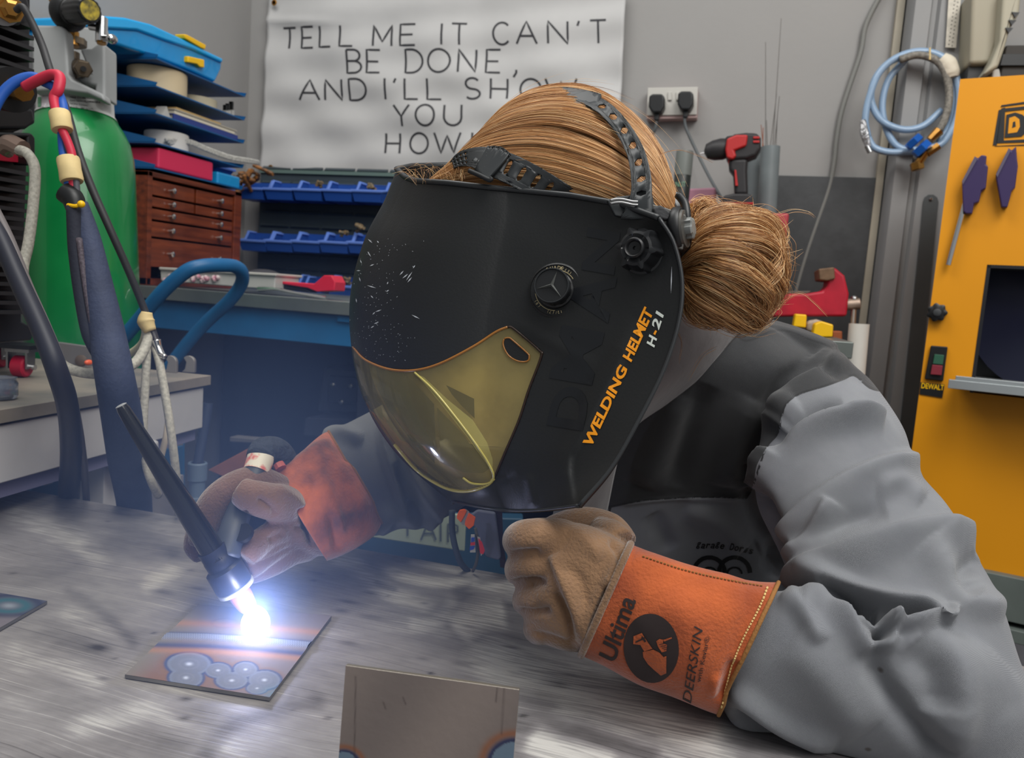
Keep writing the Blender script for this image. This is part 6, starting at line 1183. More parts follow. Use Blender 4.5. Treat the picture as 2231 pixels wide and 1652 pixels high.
# embroidery
mb = MB()
for k, chh in enumerate('garage Doris'):
    if chh == ' ': continue
    x = 1516+k*10.4; y = 1192+.006*(x-1560)**2*.25+ (x-1516)*.06
    v_, f_, fn = fit_text(chh, (x, y), (x+9, y+1.5), 15 if chh in 'gD' else 11, bold=.02, shear=.2); decal(mb, v_, f_, fn, JBV, .0006, 9)
for cx in (1545, 1600):
    for r0, r1 in ((34, 28),):
        A_, B_ = ribbon([(cx+r0*math.cos(a), 1248+r0*math.sin(a)*1.0) for a in np.linspace(math.pi, 2*math.pi, 12)], 9, 2); n_ = len(A_); decal(mb, np.concatenate([A_, B_]), [(i, i+1, n_+i+1, n_+i) for i in range(n_-1)], lambda z: z, JBV, .0006, 14)
    A_, B_ = ribbon([(cx+16*math.cos(a), 1250+14*math.sin(a)) for a in np.linspace(math.pi, 2*math.pi, 8)], 4, 2); n_ = len(A_); decal(mb, np.concatenate([A_, B_]), [(i, i+1, n_+i+1, n_+i) for i in range(n_-1)], lambda z: z, JBV, .0006, 14)
mb.build('embroidery', mat('embroidery', C(18, 18, 22), .5), PE, smooth=None, fix=False)
# ---- body (one surface: head, neck, trunk, arms, legs)
mb = MB()
hc = P(1235, 455, .725); fdir = unit(P(960, 760, .70)-P(1300, 420, .71)); updir = unit(P(1240, 200, .71)-P(1160, 620, .70)); side = unit(np.cross(fdir, updir))
mb.ball(hc, .078, 24, 16, (.86, 1.0, 1.0), ax=updir); jaw = hc+fdir*.035-updir*.075; mb.ball(jaw, .055, 20, 12, (.85, 1, 1.1), ax=updir)
mb.ball(hc+fdir*.088-updir*.045, .014, 12, 8, (1, 1, 1.5), ax=updir); mb.ball(hc+fdir*.078-updir*.085, .016, 12, 8, (1.4, .8, .6), ax=updir)
for sgn in (-1, 1): mb.ball(hc+side*sgn*.078-updir*.03-fdir*.01, .022, 12, 8, (.4, .8, 1.2), ax=updir)
mb.tube([P(1330, 560, .73), P(1450, 690, .81), P(1545, 830, .90)], [.048, .048, .055], 20, 6)
mb.tube([P(1560, 800, .90), P(1530, 1000, .95), P(1490, 1250, .99), P(1500, 1600, 1.04)], [.065, .08, .085, .10], 24, 6)
mb.tube([P(1200, 850, .99), P(1400, 830, .94), P(1600, 820, .88), P(1760, 830, .84)], [.05, .06, .05, .035], 20, 6)
mb.tube([P(1770, 830, .84), P(1870, 1000, .765), P(1970, 1250, .675), P(2080, 1530, .595)], [.035, .034, .034, .028], 18, 6)
mb.tube([P(2090, 1540, .585), P(1900, 1490, .585), P(1700, 1430, .60), P(1480, 1350, .61)], [.028, .030, .026, .020], 18, 6)
mb.tube([P(1150, 870, 1.0), P(1000, 960, .98), P(860, 1030, .94), P(740, 1080, .87), P(670, 1115, .81)], [.045, .042, .036, .026, .016], 18, 6)
hip = P(1500, 1600, 1.04); ks = np.array([RT[0], RT[1], 0])
for sgn in (-1, 1):
    h0 = hip+ks*.09*sgn-[0, 0, .02]; kn = h0+np.array([.0, -.12, -.42])*[1, -0.0, 1]+np.array([0, .02, 0]); an = kn+np.array([0, .08, 0])
    an[2] = .08; mb.tube([h0, (h0+kn)/2, kn, (kn+an)/2+[0, .02, 0], an], [.085, .075, .055, .05, .04], 18, 6); mb.ball(an+[0, -.05, -.04], .045, 14, 8, (.8, 1.6, .7))
bd_ = voxel(mb, .0065, 5); v_ = get_v(bd_); bad = (v_[:, 1] < TY+.02) & (v_[:, 2] < TZ-.02); v_[bad, 1] = TY+.02; v_[:, 2] = np.maximum(v_[:, 2], .004); set_v(bd_, v_)
link('body', bd_, SKIN, PE, 180)
mb = MB()
for sgn in (-1, 1):
    h0 = hip+ks*.09*sgn-[0, 0, .02]; kn = h0+np.array([.0, .02, -.42]); an = kn+np.array([0, .08, 0]); an[2] = .1; mb.tube([h0+[0, 0, .05], (h0+kn)/2, kn, (kn+an)/2+[0, .02, 0], an], [.10, .09, .07, .065, .06], 20, 6)
tr_ = voxel(mb, .009, 4); v_ = get_v(tr_); bad = (v_[:, 1] < TY+.015); v_[bad, 1] = TY+.015; set_v(tr_, v_); link('trousers', tr_, mat('trousers', C(52, 54, 60), .85), PE, 180)
for sgn in (-1, 1):
    h0 = hip+ks*.09*sgn; an = np.array([h0[0], h0[1]+.10, 0]); mb = MB(); mb.ball(an+[0, -.03, .05], .055, 18, 10, (.85, 2.1, .85)); mb.build('boot', BLACKM, PE, smooth=180)
# ================================================================ hair
HG_ = [  # guides from the front hair line to the bun root, near side to far side
    [(960, 420, .695), (1080, 440, .665), (1220, 470, .650), (1350, 505, .640), (1440, 540, .632), (1500, 565, .634)],
    [(940, 408, .700), (1060, 395, .668), (1200, 410, .648), (1330, 445, .632), (1430, 495, .625), (1500, 555, .634)],
    [(930, 400, .700), (1040, 355, .672), (1180, 348, .650), (1320, 387, .630), (1425, 450, .620), (1500, 545, .634)],
    [(940, 392, .705), (1050, 312, .680), (1180, 290, .660), (1310, 325, .640), (1420, 405, .628), (1498, 530, .638)],
    [(965, 385, .71), (1070, 278, .69), (1190, 245, .672), (1310, 270, .658), (1420, 360, .645), (1494, 515, .648)],
    [(1000, 370, .735), (1095, 250, .72), (1200, 212, .708), (1315, 228, .695), (1425, 325, .678), (1490, 500, .662)],
    [(1030, 352, .76), (1110, 245, .752), (1210, 208, .745), (1320, 228, .735), (1425, 325, .715), (1488, 495, .680)],
    [(1060, 380, .79), (1150, 300, .79), (1240, 280, .79), (1330, 300, .775), (1420, 380, .75), (1486, 510, .70)],
    [(1080, 450, .80), (1180, 420, .81), (1260, 400, .81), (1350, 420, .79), (1430, 460, .76), (1488, 530, .71)]]
GD = np.array([crom(g_, 8) for g_ in HG_])   # guides x samples x 3
def gsurf(a, k=None):
    """a in 0..1 across guides -> polyline (x,y,d)"""
    f_ = a*(len(GD)-1); i = min(int(f_), len(GD)-2); t = f_-i; p0 = GD[max(i-1, 0)]; p1, p2 = GD[i], GD[i+1]; p3 = GD[min(i+2, len(GD)-1)]
    return .5*((2*p1)+(-p0+p2)*t+(2*p0-5*p1+4*p2-p3)*t*t+(-p0+3*p1-3*p2+p3)*t**3)
g = [[P(x, y, d) for x, y, d in gsurf(a)] for a in np.linspace(0, 1, 60)]
cen_h = P(1250, 420, .71)
g = [[cen_h+(p-cen_h)*.975 for p in r] for r in g]
SC_M = mat('hair_base', C(120, 78, 46), .6, c2=C(168, 118, 72), vs=12, stretch=(1, 1, 1), bump=.001, bs=80)
MB().grid(g).build('hair_cap', SC_M, PE, smooth=180, fix=False)
def bezr(p, n): return crom(p, max(2, n//(len(p)-1)))
strands = []; rads = []
hr = np.random.default_rng(21)
def add_strand(pts, r):
    p = np.asarray(pts); strands.append(p); rads.append(np.interp(np.linspace(0, 1, len(p)), [0, .1, .8, 1], [r*.5, r, r*.9, r*.25]))
for k in range(5200):
    a = hr.random()**.9*.98; ln = gsurf(a); m_ = ln[::2].copy(); s0 = 0 if hr.random() < .75 else hr.integers(0, 6); m_ = m_[s0:]
    # lock structure: neighbouring strands share a wave
    lock = math.floor(a*46); lr = np.random.default_rng(lock*7+3); ph = lr.random(4)*6.28
    t_ = np.linspace(0, 1, len(m_)); w_ = 9*np.sin(4*t_+ph[0])*lr.random()+hr.normal(0, 2.0)+hr.normal(0, 3)*t_
    m_[:, 1] += w_*np.sin(math.pi*np.clip(t_, .05, .95))+((a*46-lock)-.5)*-4; m_[:, 0] += hr.normal(0, 2)
    lift = .0008+.0034*lr.random()+hr.random()*.0022; pts = np.array([P(*q_) for q_ in m_]); dirn_ = pts-cen_h; dirn_ /= np.linalg.norm(dirn_, axis=1)[:, None]; pts = pts+dirn_*lift*np.sin(math.pi*np.clip(t_, .04, .9))[:, None]
    add_strand(pts, .00016)
for k in range(90):    # flyaways
    a = hr.random(); ln = gsurf(a)[::3].copy(); i0 = hr.integers(0, 8); ln = ln[i0:i0+7]; t_ = np.linspace(0, 1, len(ln)); pts = np.array([P(*q_) for q_ in ln]); dirn_ = pts-cen_h; dirn_ /= np.linalg.norm(dirn_, axis=1)[:, None]; add_strand(pts+dirn_*(.004+.014*hr.random())*t_[:, None]**1.5+hr.normal(0, .003, 3)*t_[:, None], .00011)
for k in range(60):   # short front wisps above the visor rim
    x0 = hr.uniform(900, 1010); y0 = hr.uniform(385, 405); d0 = hr.uniform(.66, .69); p0 = P(x0, y0, d0); e = np.array(P(x0-hr.uniform(-10, 60), y0-hr.uniform(5, 28), d0+hr.normal(0, .01))); md_ = (p0+e)/2+np.array([0, 0, .006]); add_strand(crom([p0, md_, e], 5), .0001)
# bun: looping locks
BL = [  # (centre line px,d), width m, count
    ([(1490, 560, .625), (1560, 500, .61), (1640, 490, .615), (1676, 540, .63), (1676, 600, .645)], .017, 620), ([(1495, 550, .63), (1540, 480, .625), (1610, 465, .63), (1670, 500, .645), (1682, 560, .66)], .014, 420),
    ([(1490, 580, .62), (1560, 545, .595), (1630, 560, .598), (1680, 620, .61), (1670, 665, .63)], .016, 620), ([(1495, 600, .62), (1550, 610, .598), (1610, 650, .602), (1650, 690, .62), (1610, 705, .64)], .015, 560),
    ([(1490, 570, .63), (1520, 640, .612), (1570, 680, .61), (1620, 705, .625), (1660, 690, .645)], .015, 520), ([(1500, 540, .64), (1580, 520, .60), (1650, 530, .60), (1684, 580, .62), (1676, 640, .64), (1640, 670, .65)], .016, 520),
    ([(1500, 620, .63), (1510, 680, .63), (1550, 700, .635), (1590, 690, .645)], .011, 260), ([(1520, 560, .61), (1570, 580, .59), (1620, 600, .59), (1660, 640, .60), (1640, 680, .615), (1580, 670, .61)], .013, 460),
    ([(1500, 520, .65), (1510, 460, .65), (1535, 440, .65), (1560, 460, .65)], .010, 200), ([(1560, 500, .66), (1650, 480, .67), (1688, 540, .68), (1680, 640, .68), (1640, 700, .67)], .02, 420), ([(1480, 500, .64), (1500, 560, .63), (1510, 640, .63), (1530, 680, .65)], .012, 260),
    ([(1600, 470, .64), (1660, 510, .62), (1685, 570, .605), (1650, 620, .60), (1600, 600, .60)], .012, 320)]
for ln, wd, cnt in BL:
    p = crom(ln, 5); P3 = np.array([P(*q_) for q_ in p]); T_ = np.gradient(P3, axis=0); t_ = np.linspace(0, 1, len(P3)); fr = np.array([frame(x)[:2] for x in T_])
    for k in range(cnt):
        kc = hr.integers(0, 8); cx_, cy_ = (.72*math.cos(kc*.785+kc%3), .72*math.sin(kc*.785+kc%3)) if kc else (0, 0); jx, jy = cx_+hr.normal(0, .17), cy_+hr.normal(0, .17); rr = wd*.68*math.hypot(jx, jy); an = math.atan2(jy, jx); tw = 1.2+.8*math.sin(kc*2.1)+hr.normal(0, .12); bul = .40+.58*np.sin(math.pi*np.clip(t_*.9+.08, 0, 1)); off = np.cos(an+tw*t_)[:, None]*fr[:, 0]+np.sin(an+tw*t_)[:, None]*fr[:, 1]*.8
        i0 = 0; pts = P3+off*(rr*bul)[:, None]+hr.normal(0, .0007, 3)+np.outer(t_**2, hr.normal(0, .0034, 3))+np.outer(np.sin(math.pi*t_*(1+hr.random())), hr.normal(0, .0022, 3)); add_strand(pts[i0:], .00016)
for k in range(420):   # loose ends round the bun
    a = hr.uniform(-2.6, 2.4); c0 = np.array([1600, 580]); r0 = hr.uniform(45, 95); x0, y0 = c0+np.array([math.cos(a), math.sin(a)*1.0])*r0; e = hr.uniform(20, 75); a2 = a+hr.normal(0, .7); x1, y1 = x0+math.cos(a2)*e, y0+math.sin(a2)*e; d0 = hr.uniform(.61, .66); bend = hr.normal(0, 14)
    xm_, ym_ = (x0+x1)/2-math.sin(a2)*bend, (y0+y1)/2+math.cos(a2)*bend; add_strand([P(*q_) for q_ in crom([(x0, y0, d0), (xm_, ym_, d0-.004), (x1, y1, d0)], 5)], .00011)
for ln in ([(1690, 470, .64), (1730, 458, .64), (1762, 462, .64), (1775, 470, .64)], [(1700, 660, .62), (1740, 640, .62), (1770, 660, .62), (1800, 690, .62)], [(1470, 380, .62), (1440, 340, .62), (1480, 325, .63), (1530, 340, .63), (1555, 352, .64)], [(1560, 760, .70), (1530, 780, .70), (1500, 830, .69)], [(1450, 690, .66), (1480, 740, .66), (1475, 790, .66)]):
    for k in range(4):
        o5 = hr.normal(0, 3, 3)*[1, 1, 0]; add_strand([P(*(q_+o5)) for q_ in crom(ln, 6)], .0001)
hm = bpy.data.materials.new('hair'); hm.use_nodes = True; nt = hm.node_tree; N = nt.nodes; pb_ = N['Principled BSDF']; pb_.inputs['Roughness'].default_value = .38; pb_.inputs['Specular IOR Level'].default_value = .55
hi = N.new('ShaderNodeHairInfo'); rp = N.new('ShaderNodeValToRGB'); nt.links.new(hi.outputs['Random'], rp.inputs[0]); e = rp.color_ramp.elements; e[0].color = C(100, 64, 38); e[1].color = C(246, 214, 164); k_ = e.new(.3); k_.color = C(172, 120, 72); k_ = e.new(.7); k_.color = C(214, 164, 106)
nt.links.new(rp.outputs[0], pb_.inputs['Base Color'])
hcv = bpy.data.hair_curves.new('hair'); hcv.add_curves([len(s_) for s_ in strands]); hcv.position_data.foreach_set('vector', np.concatenate(strands).astype(np.float32).ravel())
ra_ = hcv.attributes.get('radius') or hcv.attributes.new('radius', 'FLOAT', 'POINT'); ra_.data.foreach_set('value', np.concatenate(rads).astype(np.float32))
ho = bpy.data.objects.new('hair', hcv); COL.objects.link(ho); hcv.materials.append(hm); ho.parent = PE; ho.matrix_parent_inverse = Matrix.Translation(-PE.location); ho['kind'] = 'stuff'; ho['label'] = 'strawberry blonde hair swept back into a messy bun'
# solid core of the bun
mb = MB(); mb.ball(P(1595, 585, .645), .030, 20, 14, (1.15, .9, 1.1)); mb.ball(P(1520, 570, .645), .018, 16, 10); mb.build('bun_core', SC_M, PE, smooth=180)
# ================================================================ near glove (left hand, closed fist resting on the table)
SU = mat('suede_tan', C(100, 74, 52), .9, c2=C(150, 114, 82), vs=22, bump=.0012, bs=420, sheen=.5, ramp=(.3, .7))
OR_ = mat('suede_orange', C(138, 60, 28), .88, c2=C(196, 96, 44), vs=26, bump=.0009, bs=420, sheen=.35, ramp=(.25, .75), detail=8)
GL1 = thing('welding_glove', 'tan suede glove with printed orange gauntlet, closed fist resting on the table edge', 'glove', PZ(1200, 1420, TZ))
mb = MB()
mb.rings(ringloft([((1405, 1205), (1310, 1445), .610, .028), ((1372, 1190), (1276, 1424), .610, .036), ((1320, 1160), (1235, 1420), .612, .039), ((1270, 1142), (1190, 1405), .616, .038), ((1210, 1140), (1165, 1392), .620, .034), ((1165, 1150), (1150, 1385), .625, .026)], 36, 8, .85))
for i, (kx, ky, px0, py0) in enumerate(((1200, 1172, 1118, 1176), (1200, 1232, 1122, 1238), (1205, 1300, 1138, 1306), (1215, 1362, 1158, 1366))):
    r = (.0150, .0148, .0145, .0132)[i]
    mb.tube([P(kx+30, ky, .612), P(kx, ky, .603+.002*i), P((kx+px0)/2, (ky+py0)/2-2, .600+.003*i), P(px0+22, py0, .607+.003*i), P(px0+16, py0+4, .632), P(px0+34, py0+8, .660), P(px0+70, py0+10, .668)], [r, r*1.05, r, r*1.02, r*.98, r*.9, r*.8], 18, 6)
mb.tube([P(1345, 1200, .640), P(1318, 1168, .650), P(1270, 1150, .662), P(1215, 1160, .672), P(1170, 1180, .672)], [.020, .021, .018, .016, .013], 18, 6)
mb.tube([P(1350, 1185, .618), P(1330, 1165, .628), P(1300, 1152, .64)], [.014, .013, .010], 14, 5)
hd = voxel(mb, .0017, 4)
folds(hd, [('r', -.0045, 9, [(1112, 1208), (1140, 1206), (1180, 1204)]), ('r', -.006, 9, [(1112, 1272), (1150, 1270), (1190, 1268)]), ('r', -.006, 9, [(1122, 1336), (1160, 1334), (1200, 1330)]), ('s', .006, 22, [(1262, 1400), (1250, 1340), (1225, 1270), (1200, 1210)]), ('r', -.006, 9, [(1248, 1405), (1238, 1350), (1210, 1290)]),
            ('r', -.005, 8, [(1330, 1175), (1345, 1200), (1350, 1240)]), ('r', .004, 14, [(1368, 1192), (1340, 1235), (1318, 1280)]), ('r', .0025, 16, [(1180, 1290), (1160, 1325), (1165, 1355)]), ('r', -.003, 8, [(1150, 1378), (1200, 1390), (1255, 1412)]), ('r', .003, 16, [(1220, 1150), (1270, 1170), (1310, 1220)]), ('r', -.002, 14, [(1210, 1230), (1260, 1260), (1280, 1330)]), ('r', .004, 9, [(1280, 1428), (1272, 1380), (1300, 1300), (1345, 1230)])])
v = get_v(hd); lo_ = v[:, 2] < TZ+.001; v[lo_, 2] = TZ+.001; set_v(hd, v); laplace(hd, 1, .4)
link('glove_hand', hd, SU, GL1, 180); HDB = bvh_of(hd)
def cuffmesh(st, n, sub, expo, size=None): return ringloft(st, n, sub, expo)
CS = [((1374, 1186), (1266, 1428), .606, .041), ((1425, 1208), (1318, 1452), .603, .045), ((1500, 1236), (1392, 1492), .600, .048), ((1580, 1256), (1470, 1520), .598, .049), ((1650, 1268), (1530, 1545), .597, .049), ((1696, 1270), (1566, 1558), .596, .049)]
S_ = crom([(a[0], a[1], b[0], b[1], d, t) for a, b, d, t in CS], 16)
R_ = ringloft(CS, 110, 16, .88); R_ = np.array(R_); cuff = bpy.data.meshes.new('c'); a_, b_ = R_.shape[:2]
V = R_.reshape(-1, 3); Fq = [(i*b_+j, i*b_+(j+1) % b_, (i+1)*b_+(j+1) % b_, (i+1)*b_+j) for i in range(a_-1) for j in range(b_)]; cuff.from_pydata(V.tolist(), [], Fq); cuff.update()
if (get_n(cuff)[b_//4]@FW) > 0: cuff.flip_normals()
folds(cuff, [('r', .0035, 20, [(1380, 1215), (1500, 1248), (1620, 1275)]), ('r', -.003, 26, [(1655, 1300), (1620, 1380), (1600, 1450)]), ('r', -.007, 16, [(1602, 1440), (1585, 1490), (1570, 1530)]), ('r', .004, 12, [(1560, 1470), (1555, 1520)]), ('r', -.002, 30, [(1330, 1330), (1380, 1400), (1420, 1470)]), ('r', .0025, 40, [(1450, 1300), (1520, 1400), (1500, 1500)]), ('r', .002, 6, [(1372, 1195), (1330, 1270), (1290, 1350), (1272, 1422)])])
v = get_v(cuff); v[:, 2] = np.maximum(v[:, 2], TZ+.0015); set_v(cuff, v); CFB = bvh_of(cuff)
cf = link('gauntlet_cuff', cuff, OR_, GL1, 180); md = cf.modifiers.new('s', 'SOLIDIFY'); md.thickness = .0022; md.offset = -1
cf['label'] = 'orange printed gauntlet cuff'
EDG = mat('suede_edge', C(150, 104, 56), .9, bump=.001, bs=300)
v = get_v(cuff).reshape(a_, b_, 3); MB().tube([v[-1, j] for j in range(0, b_, 3)]+[v[-1, 0]], .0017, 8, smooth=False).build('hem', EDG, cf, smooth=180)
MB().tube([v[0, j] for j in range(0, b_, 3)]+[v[0, 0]], .0030, 8, smooth=False).build('wrist_seam', SU, cf, smooth=180)
THR = mat('thread', C(226, 196, 130), .7)
stitches([(1672, 1282), (1652, 1330), (1622, 1385), (1598, 1440), (1583, 1500), (1572, 1540)], CFB, THR, cf, 'hem_stitching', 7, 4.5, .0007, .0010)
stitches([(1400, 1214), (1500, 1246), (1600, 1268), (1668, 1280)], CFB, EDG, cf, 'side_stitching', 8, 5, .0006, .0008)
BLK = mat('print_black', C(44, 34, 34), .7)
mb = MB(); v_, f_, fn = fit_text('Ultima', (1342, 1440), (1388, 1306), 40, up=(-1, -.12), bold=.02, shear=.35); decal(mb, v_, f_, fn, CFB, .0006, 9); mb.build('printed_name', BLK, cf, smooth=180, fix=False)
mb = MB(); v_, f_, fn = fit_text('DEERSKIN', (1506, 1532), (1532, 1366), 20, up=(-1, -.12), bold=.0, shear=.3); decal(mb, v_, f_, fn, CFB, .0006, 9)
v_, f_, fn = fit_text('with Kevlar\u00ae', (1526, 1486), (1546, 1388), 10, up=(-1, -.12)); decal(mb, v_, f_, fn, CFB, .0006, 9); mb.build('printed_words', BLK, cf, smooth=180, fix=False)
def rotp(x, y, a=-.10): c_, s_ = math.cos(a), math.sin(a); return (1419+c_*x-s_*y, 1412+s_*x+c_*y)
pts = [rotp(60*math.cos(t), 75*math.sin(t)) for t in np.linspace(0, 2*math.pi, 48, endpoint=False)]; cen_ = rotp(0, 0)
mb = MB(); decal(mb, np.array([cen_]+pts), [(0, i+1, (i+1) % 48+1) for i in range(48)], lambda z: z, CFB, .0006, 9); mb.build('printed_disc', BLK, cf, smooth=180, fix=False)
ORF = OR_
mb = MB()
for poly in ([(1381, 1385), (1399, 1378), (1405, 1388), (1412, 1398), (1422, 1412), (1404, 1418), (1396, 1404), (1380, 1402)], [(1401, 1419), (1424, 1414), (1436, 1420), (1446, 1430), (1452, 1428), (1452, 1465), (1440, 1470), (1428, 1460), (1412, 1445), (1402, 1430)], [(1430, 1396), (1437, 1391), (1446, 1393), (1444, 1400), (1453, 1404), (1452, 1417), (1442, 1420), (1434, 1408)], [(1446, 1393), (1463, 1387), (1464, 1390), (1447, 1397)]):
    c_ = np.mean(poly, 0); k_ = len(poly); decal(mb, np.array([c_]+list(poly)), [(0, i+1, (i+1) % k_+1) for i in range(k_)], lambda z: z, CFB, .0011, 9)
mb.build('printed_welder_figure', ORF, cf, smooth=180, fix=False)
mb = MB()
for poly in ([(1385, 1396), (1405, 1387), (1406, 1390), (1386, 1399)], [(1400, 1384), (1409, 1395), (1406, 1398), (1398, 1388)]):
    decal(mb, np.array(poly, float), [(0, 1, 2, 3)], lambda z: z, CFB, .0015, 12)
for k in range(4): a = (1436+k*3.5, 1402+k*3.8); decal(mb, np.array([a, (a[0]+12, a[1]-2), (a[0]+12, a[1]-.6), (a[0], a[1]+1.4)], float), [(0, 1, 2, 3)], lambda z: z, CFB, .0015, 12)
mb.build('figure_lines', BLK, cf, smooth=None, fix=False)
# ================================================================ far glove (right hand) holding the torch
GL2 = thing('welding_glove', 'tan suede glove with scorched orange gauntlet gripping the torch beside the arc', 'glove', P(660, 1210, .80))
mb = MB()
mb.rings(ringloft([((655, 1062), (735, 1205), .810, .036), ((622, 1050), (704, 1212), .795, .038), ((585, 1052), (668, 1205), .780, .036), ((560, 1075), (632, 1190), .768, .028)], 34, 8, .9))
def fing(pts, r): mb.tube([P(*p) for p in pts], r, 18, 6)
fing([(610, 1075, .772), (560, 1052, .758), (512, 1062, .745), (470, 1095, .738), (448, 1140, .738), (440, 1185, .742)], [.018, .0165, .0155, .0155, .0148, .0125])
fing([(640, 1112, .778), (618, 1100, .752), (585, 1092, .732), (548, 1082, .722), (520, 1068, .722)], [.017, .019, .0175, .016, .013])
fing([(648, 1160, .785), (610, 1158, .752), (575, 1175, .735), (548, 1198, .722), (533, 1218, .716)], [.017, .0135, .0125, .0128, .0122])
fing([(660, 1178, .79), (620, 1182, .760), (585, 1205, .742), (555, 1230, .732), (535, 1246, .728)], [.016, .0128, .0115, .0110, .0098])
fing([(668, 1190, .792), (635, 1205, .770), (600, 1228, .755), (565, 1245, .745), (540, 1255, .742)], [.016, .0128, .0112, .0100, .009])
fing([(430, 1150, .755), (425, 1190, .755), (440, 1215, .75)], [.010, .011, .008])
hd = voxel(mb, .0019, 3)
folds(hd, [('r', -.006, 9, [(655, 1105), (668, 1140), (682, 1190)]), ('r', .005, 12, [(690, 1110), (705, 1150), (700, 1200)]), ('r', -.004, 7, [(560, 1085), (590, 1105), (600, 1125)]), ('r', -.003, 7, [(620, 1160), (600, 1168), (585, 1180)]), ('r', -.003, 6, [(515, 1130), (540, 1115)]), ('r', .003, 10, [(600, 1060), (640, 1085), (660, 1110)]), ('r', -.003, 6, [(640, 1150), (660, 1148), (680, 1148)]), ('r', -.003, 5, [(545, 1240), (600, 1212), (640, 1190)])])
v = get_v(hd); v[:, 2] = np.maximum(v[:, 2], TZ+.001); set_v(hd, v); link('glove_hand', hd, mat('suede_grey_tan', C(78, 57, 50), .9, c2=C(116, 86, 74), vs=22, bump=.0012, bs=420, sheen=.5, ramp=(.3, .7)), GL2, 180)
CS2 = [((598, 1036), (712, 1222), .798, .050), ((640, 1004), (745, 1210), .812, .053), ((676, 968), (783, 1190), .828, .058), ((700, 948), (816, 1166), .850, .060), ((716, 940), (832, 1140), .868, .058)]
R_ = np.array(ringloft(CS2, 90, 14, .9)); a_, b_ = R_.shape[:2]; V = R_.reshape(-1, 3); cuff2 = bpy.data.meshes.new('c'); cuff2.from_pydata(V.tolist(), [], [(i*b_+j, i*b_+(j+1) % b_, (i+1)*b_+(j+1) % b_, (i+1)*b_+j) for i in range(a_-1) for j in range(b_)]); cuff2.update()
if (get_n(cuff2)[b_//4]@FW) > 0: cuff2.flip_normals()
folds(cuff2, [('r', .004, 9, [(600, 1040), (640, 1010), (690, 975), (720, 960)]), ('r', -.004, 10, [(722, 1120), (730, 1170), (735, 1200)]), ('r', .003, 8, [(735, 1110), (745, 1160)]), ('r', .004, 30, [(760, 1000), (790, 1060), (800, 1120)]), ('r', -.003, 22, [(700, 1000), (740, 1060), (760, 1120)])])
v = get_v(cuff2); v[:, 2] = np.maximum(v[:, 2], TZ+.001); set_v(cuff2, v)
OR2 = mat('suede_scorched', C(92, 54, 52), .85, c2=C(206, 108, 60), vs=24, bump=.0008, bs=300, sheen=.3, ramp=(.3, .68), detail=5)
c2o = link('gauntlet_cuff', cuff2, OR2, GL2, 180); md = c2o.modifiers.new('s', 'SOLIDIFY'); md.thickness = .002; md.offset = -1; c2o['label'] = 'scorched orange gauntlet cuff'
v = get_v(cuff2).reshape(a_, b_, 3); MB().tube([v[-1, j] for j in range(0, b_, 3)]+[v[-1, 0]], .0015, 8, smooth=False).build('hem', EDG, c2o, smooth=180)
# ================================================================ torch
TO = thing('welding_torch', 'black welding torch with long back cap held in the far glove over the arc', 'torch', P(480, 1240, .70))
TBK = mat('torch_black', C(20, 21, 24), .22, coat=.3); TGR = mat('torch_grey', C(62, 68, 78), .5)
a0, a1 = P(264, 884, .655), P(478, 1224, .700); tax = unit(a1-a0)
bc_ = MB().tube([a0, a0+tax*.004, (a0+a1)/2, a1], [.0046, .0054, .0088, .0112], 28, smooth=False).build('back_cap', TBK, TO, smooth=40)
MB().lathe(a0, -tax, [(.0046, -.0005), (.0048, .0003), (.003, .001)], 20).build('cap_end', GREYP, bc_)
k0 = P(460, 1195, .6975)
MB().lathe(k0, tax, [(.0126, 0), (.0126, .010), (.0130, .0105), (.0130, .020), (.0166, .022), (.0172, .040), (.0166, .042)], 36).build('torch_head', mat('torch_navy', C(34, 38, 52), .35), TO, smooth=40)
MB().lathe(k0+tax*.042, tax, [(.0160, 0), (.0172, .001), (.0172, .0040), (.014, .005)], 36).build('heat_shield', mat('ceramic_ring', C(196, 198, 190), .35), TO, smooth=40)
MB().lathe(k0+tax*.046, tax, [(.0100, 0), (.0100, .010), (.0085, .020), (.0070, .0235), (.0055, .0235), (.0060, .018)], 28).build('gas_cup', mat('pink_ceramic', C(196, 120, 108), .4), TO, smooth=40)
MB().lathe(k0+tax*.068, tax, [(.0011, 0), (.0011, .006), (.0001, .0125)], 10).build('tungsten', RODM, TO)
hd_ = MB().tube([P(492, 1215, .706), P(505, 1165, .716), P(520, 1120, .730), P(545, 1060, .748), P(562, 1015, .760)], [.0125, .0125, .0118, .0112, .0112], 24, 6).build('handle', TGR, TO, smooth=180)
MB().tube([P(558, 1028, .757), P(566, 1005, .763), P(568, 995, .765)], [.0125, .0130, .0128], 24, 4).build('label_band', mat('band_label', C(222, 214, 200), .5, c2=C(210, 110, 100), vs=70, ramp=(.5, .6)), hd_, smooth=60)
MB().tube([P(534, 1165, .712), P(528, 1160, .708)], .009, 14, smooth=False).build('trigger_button', BLACKP, hd_)
MB().tube([P(566, 1000, .765), P(575, 985, .775), P(600, 985, .79), P(618, 1010, .80), P(615, 1050, .815), P(600, 1100, .84)], [.0135, .0150, .0150, .0150, .014, .012], 20, 6).build('hose_boot', mat('boot_cloth', C(48, 54, 66), .9, bump=.006, bs=90), TO, smooth=180)
mb = MB(); mb.tube([P(606, 1012, .778), P(612, 1022, .776)], .006, 10, smooth=False); mb.build('boot_label', mat('boot_label', C(180, 90, 80), .5), TO)
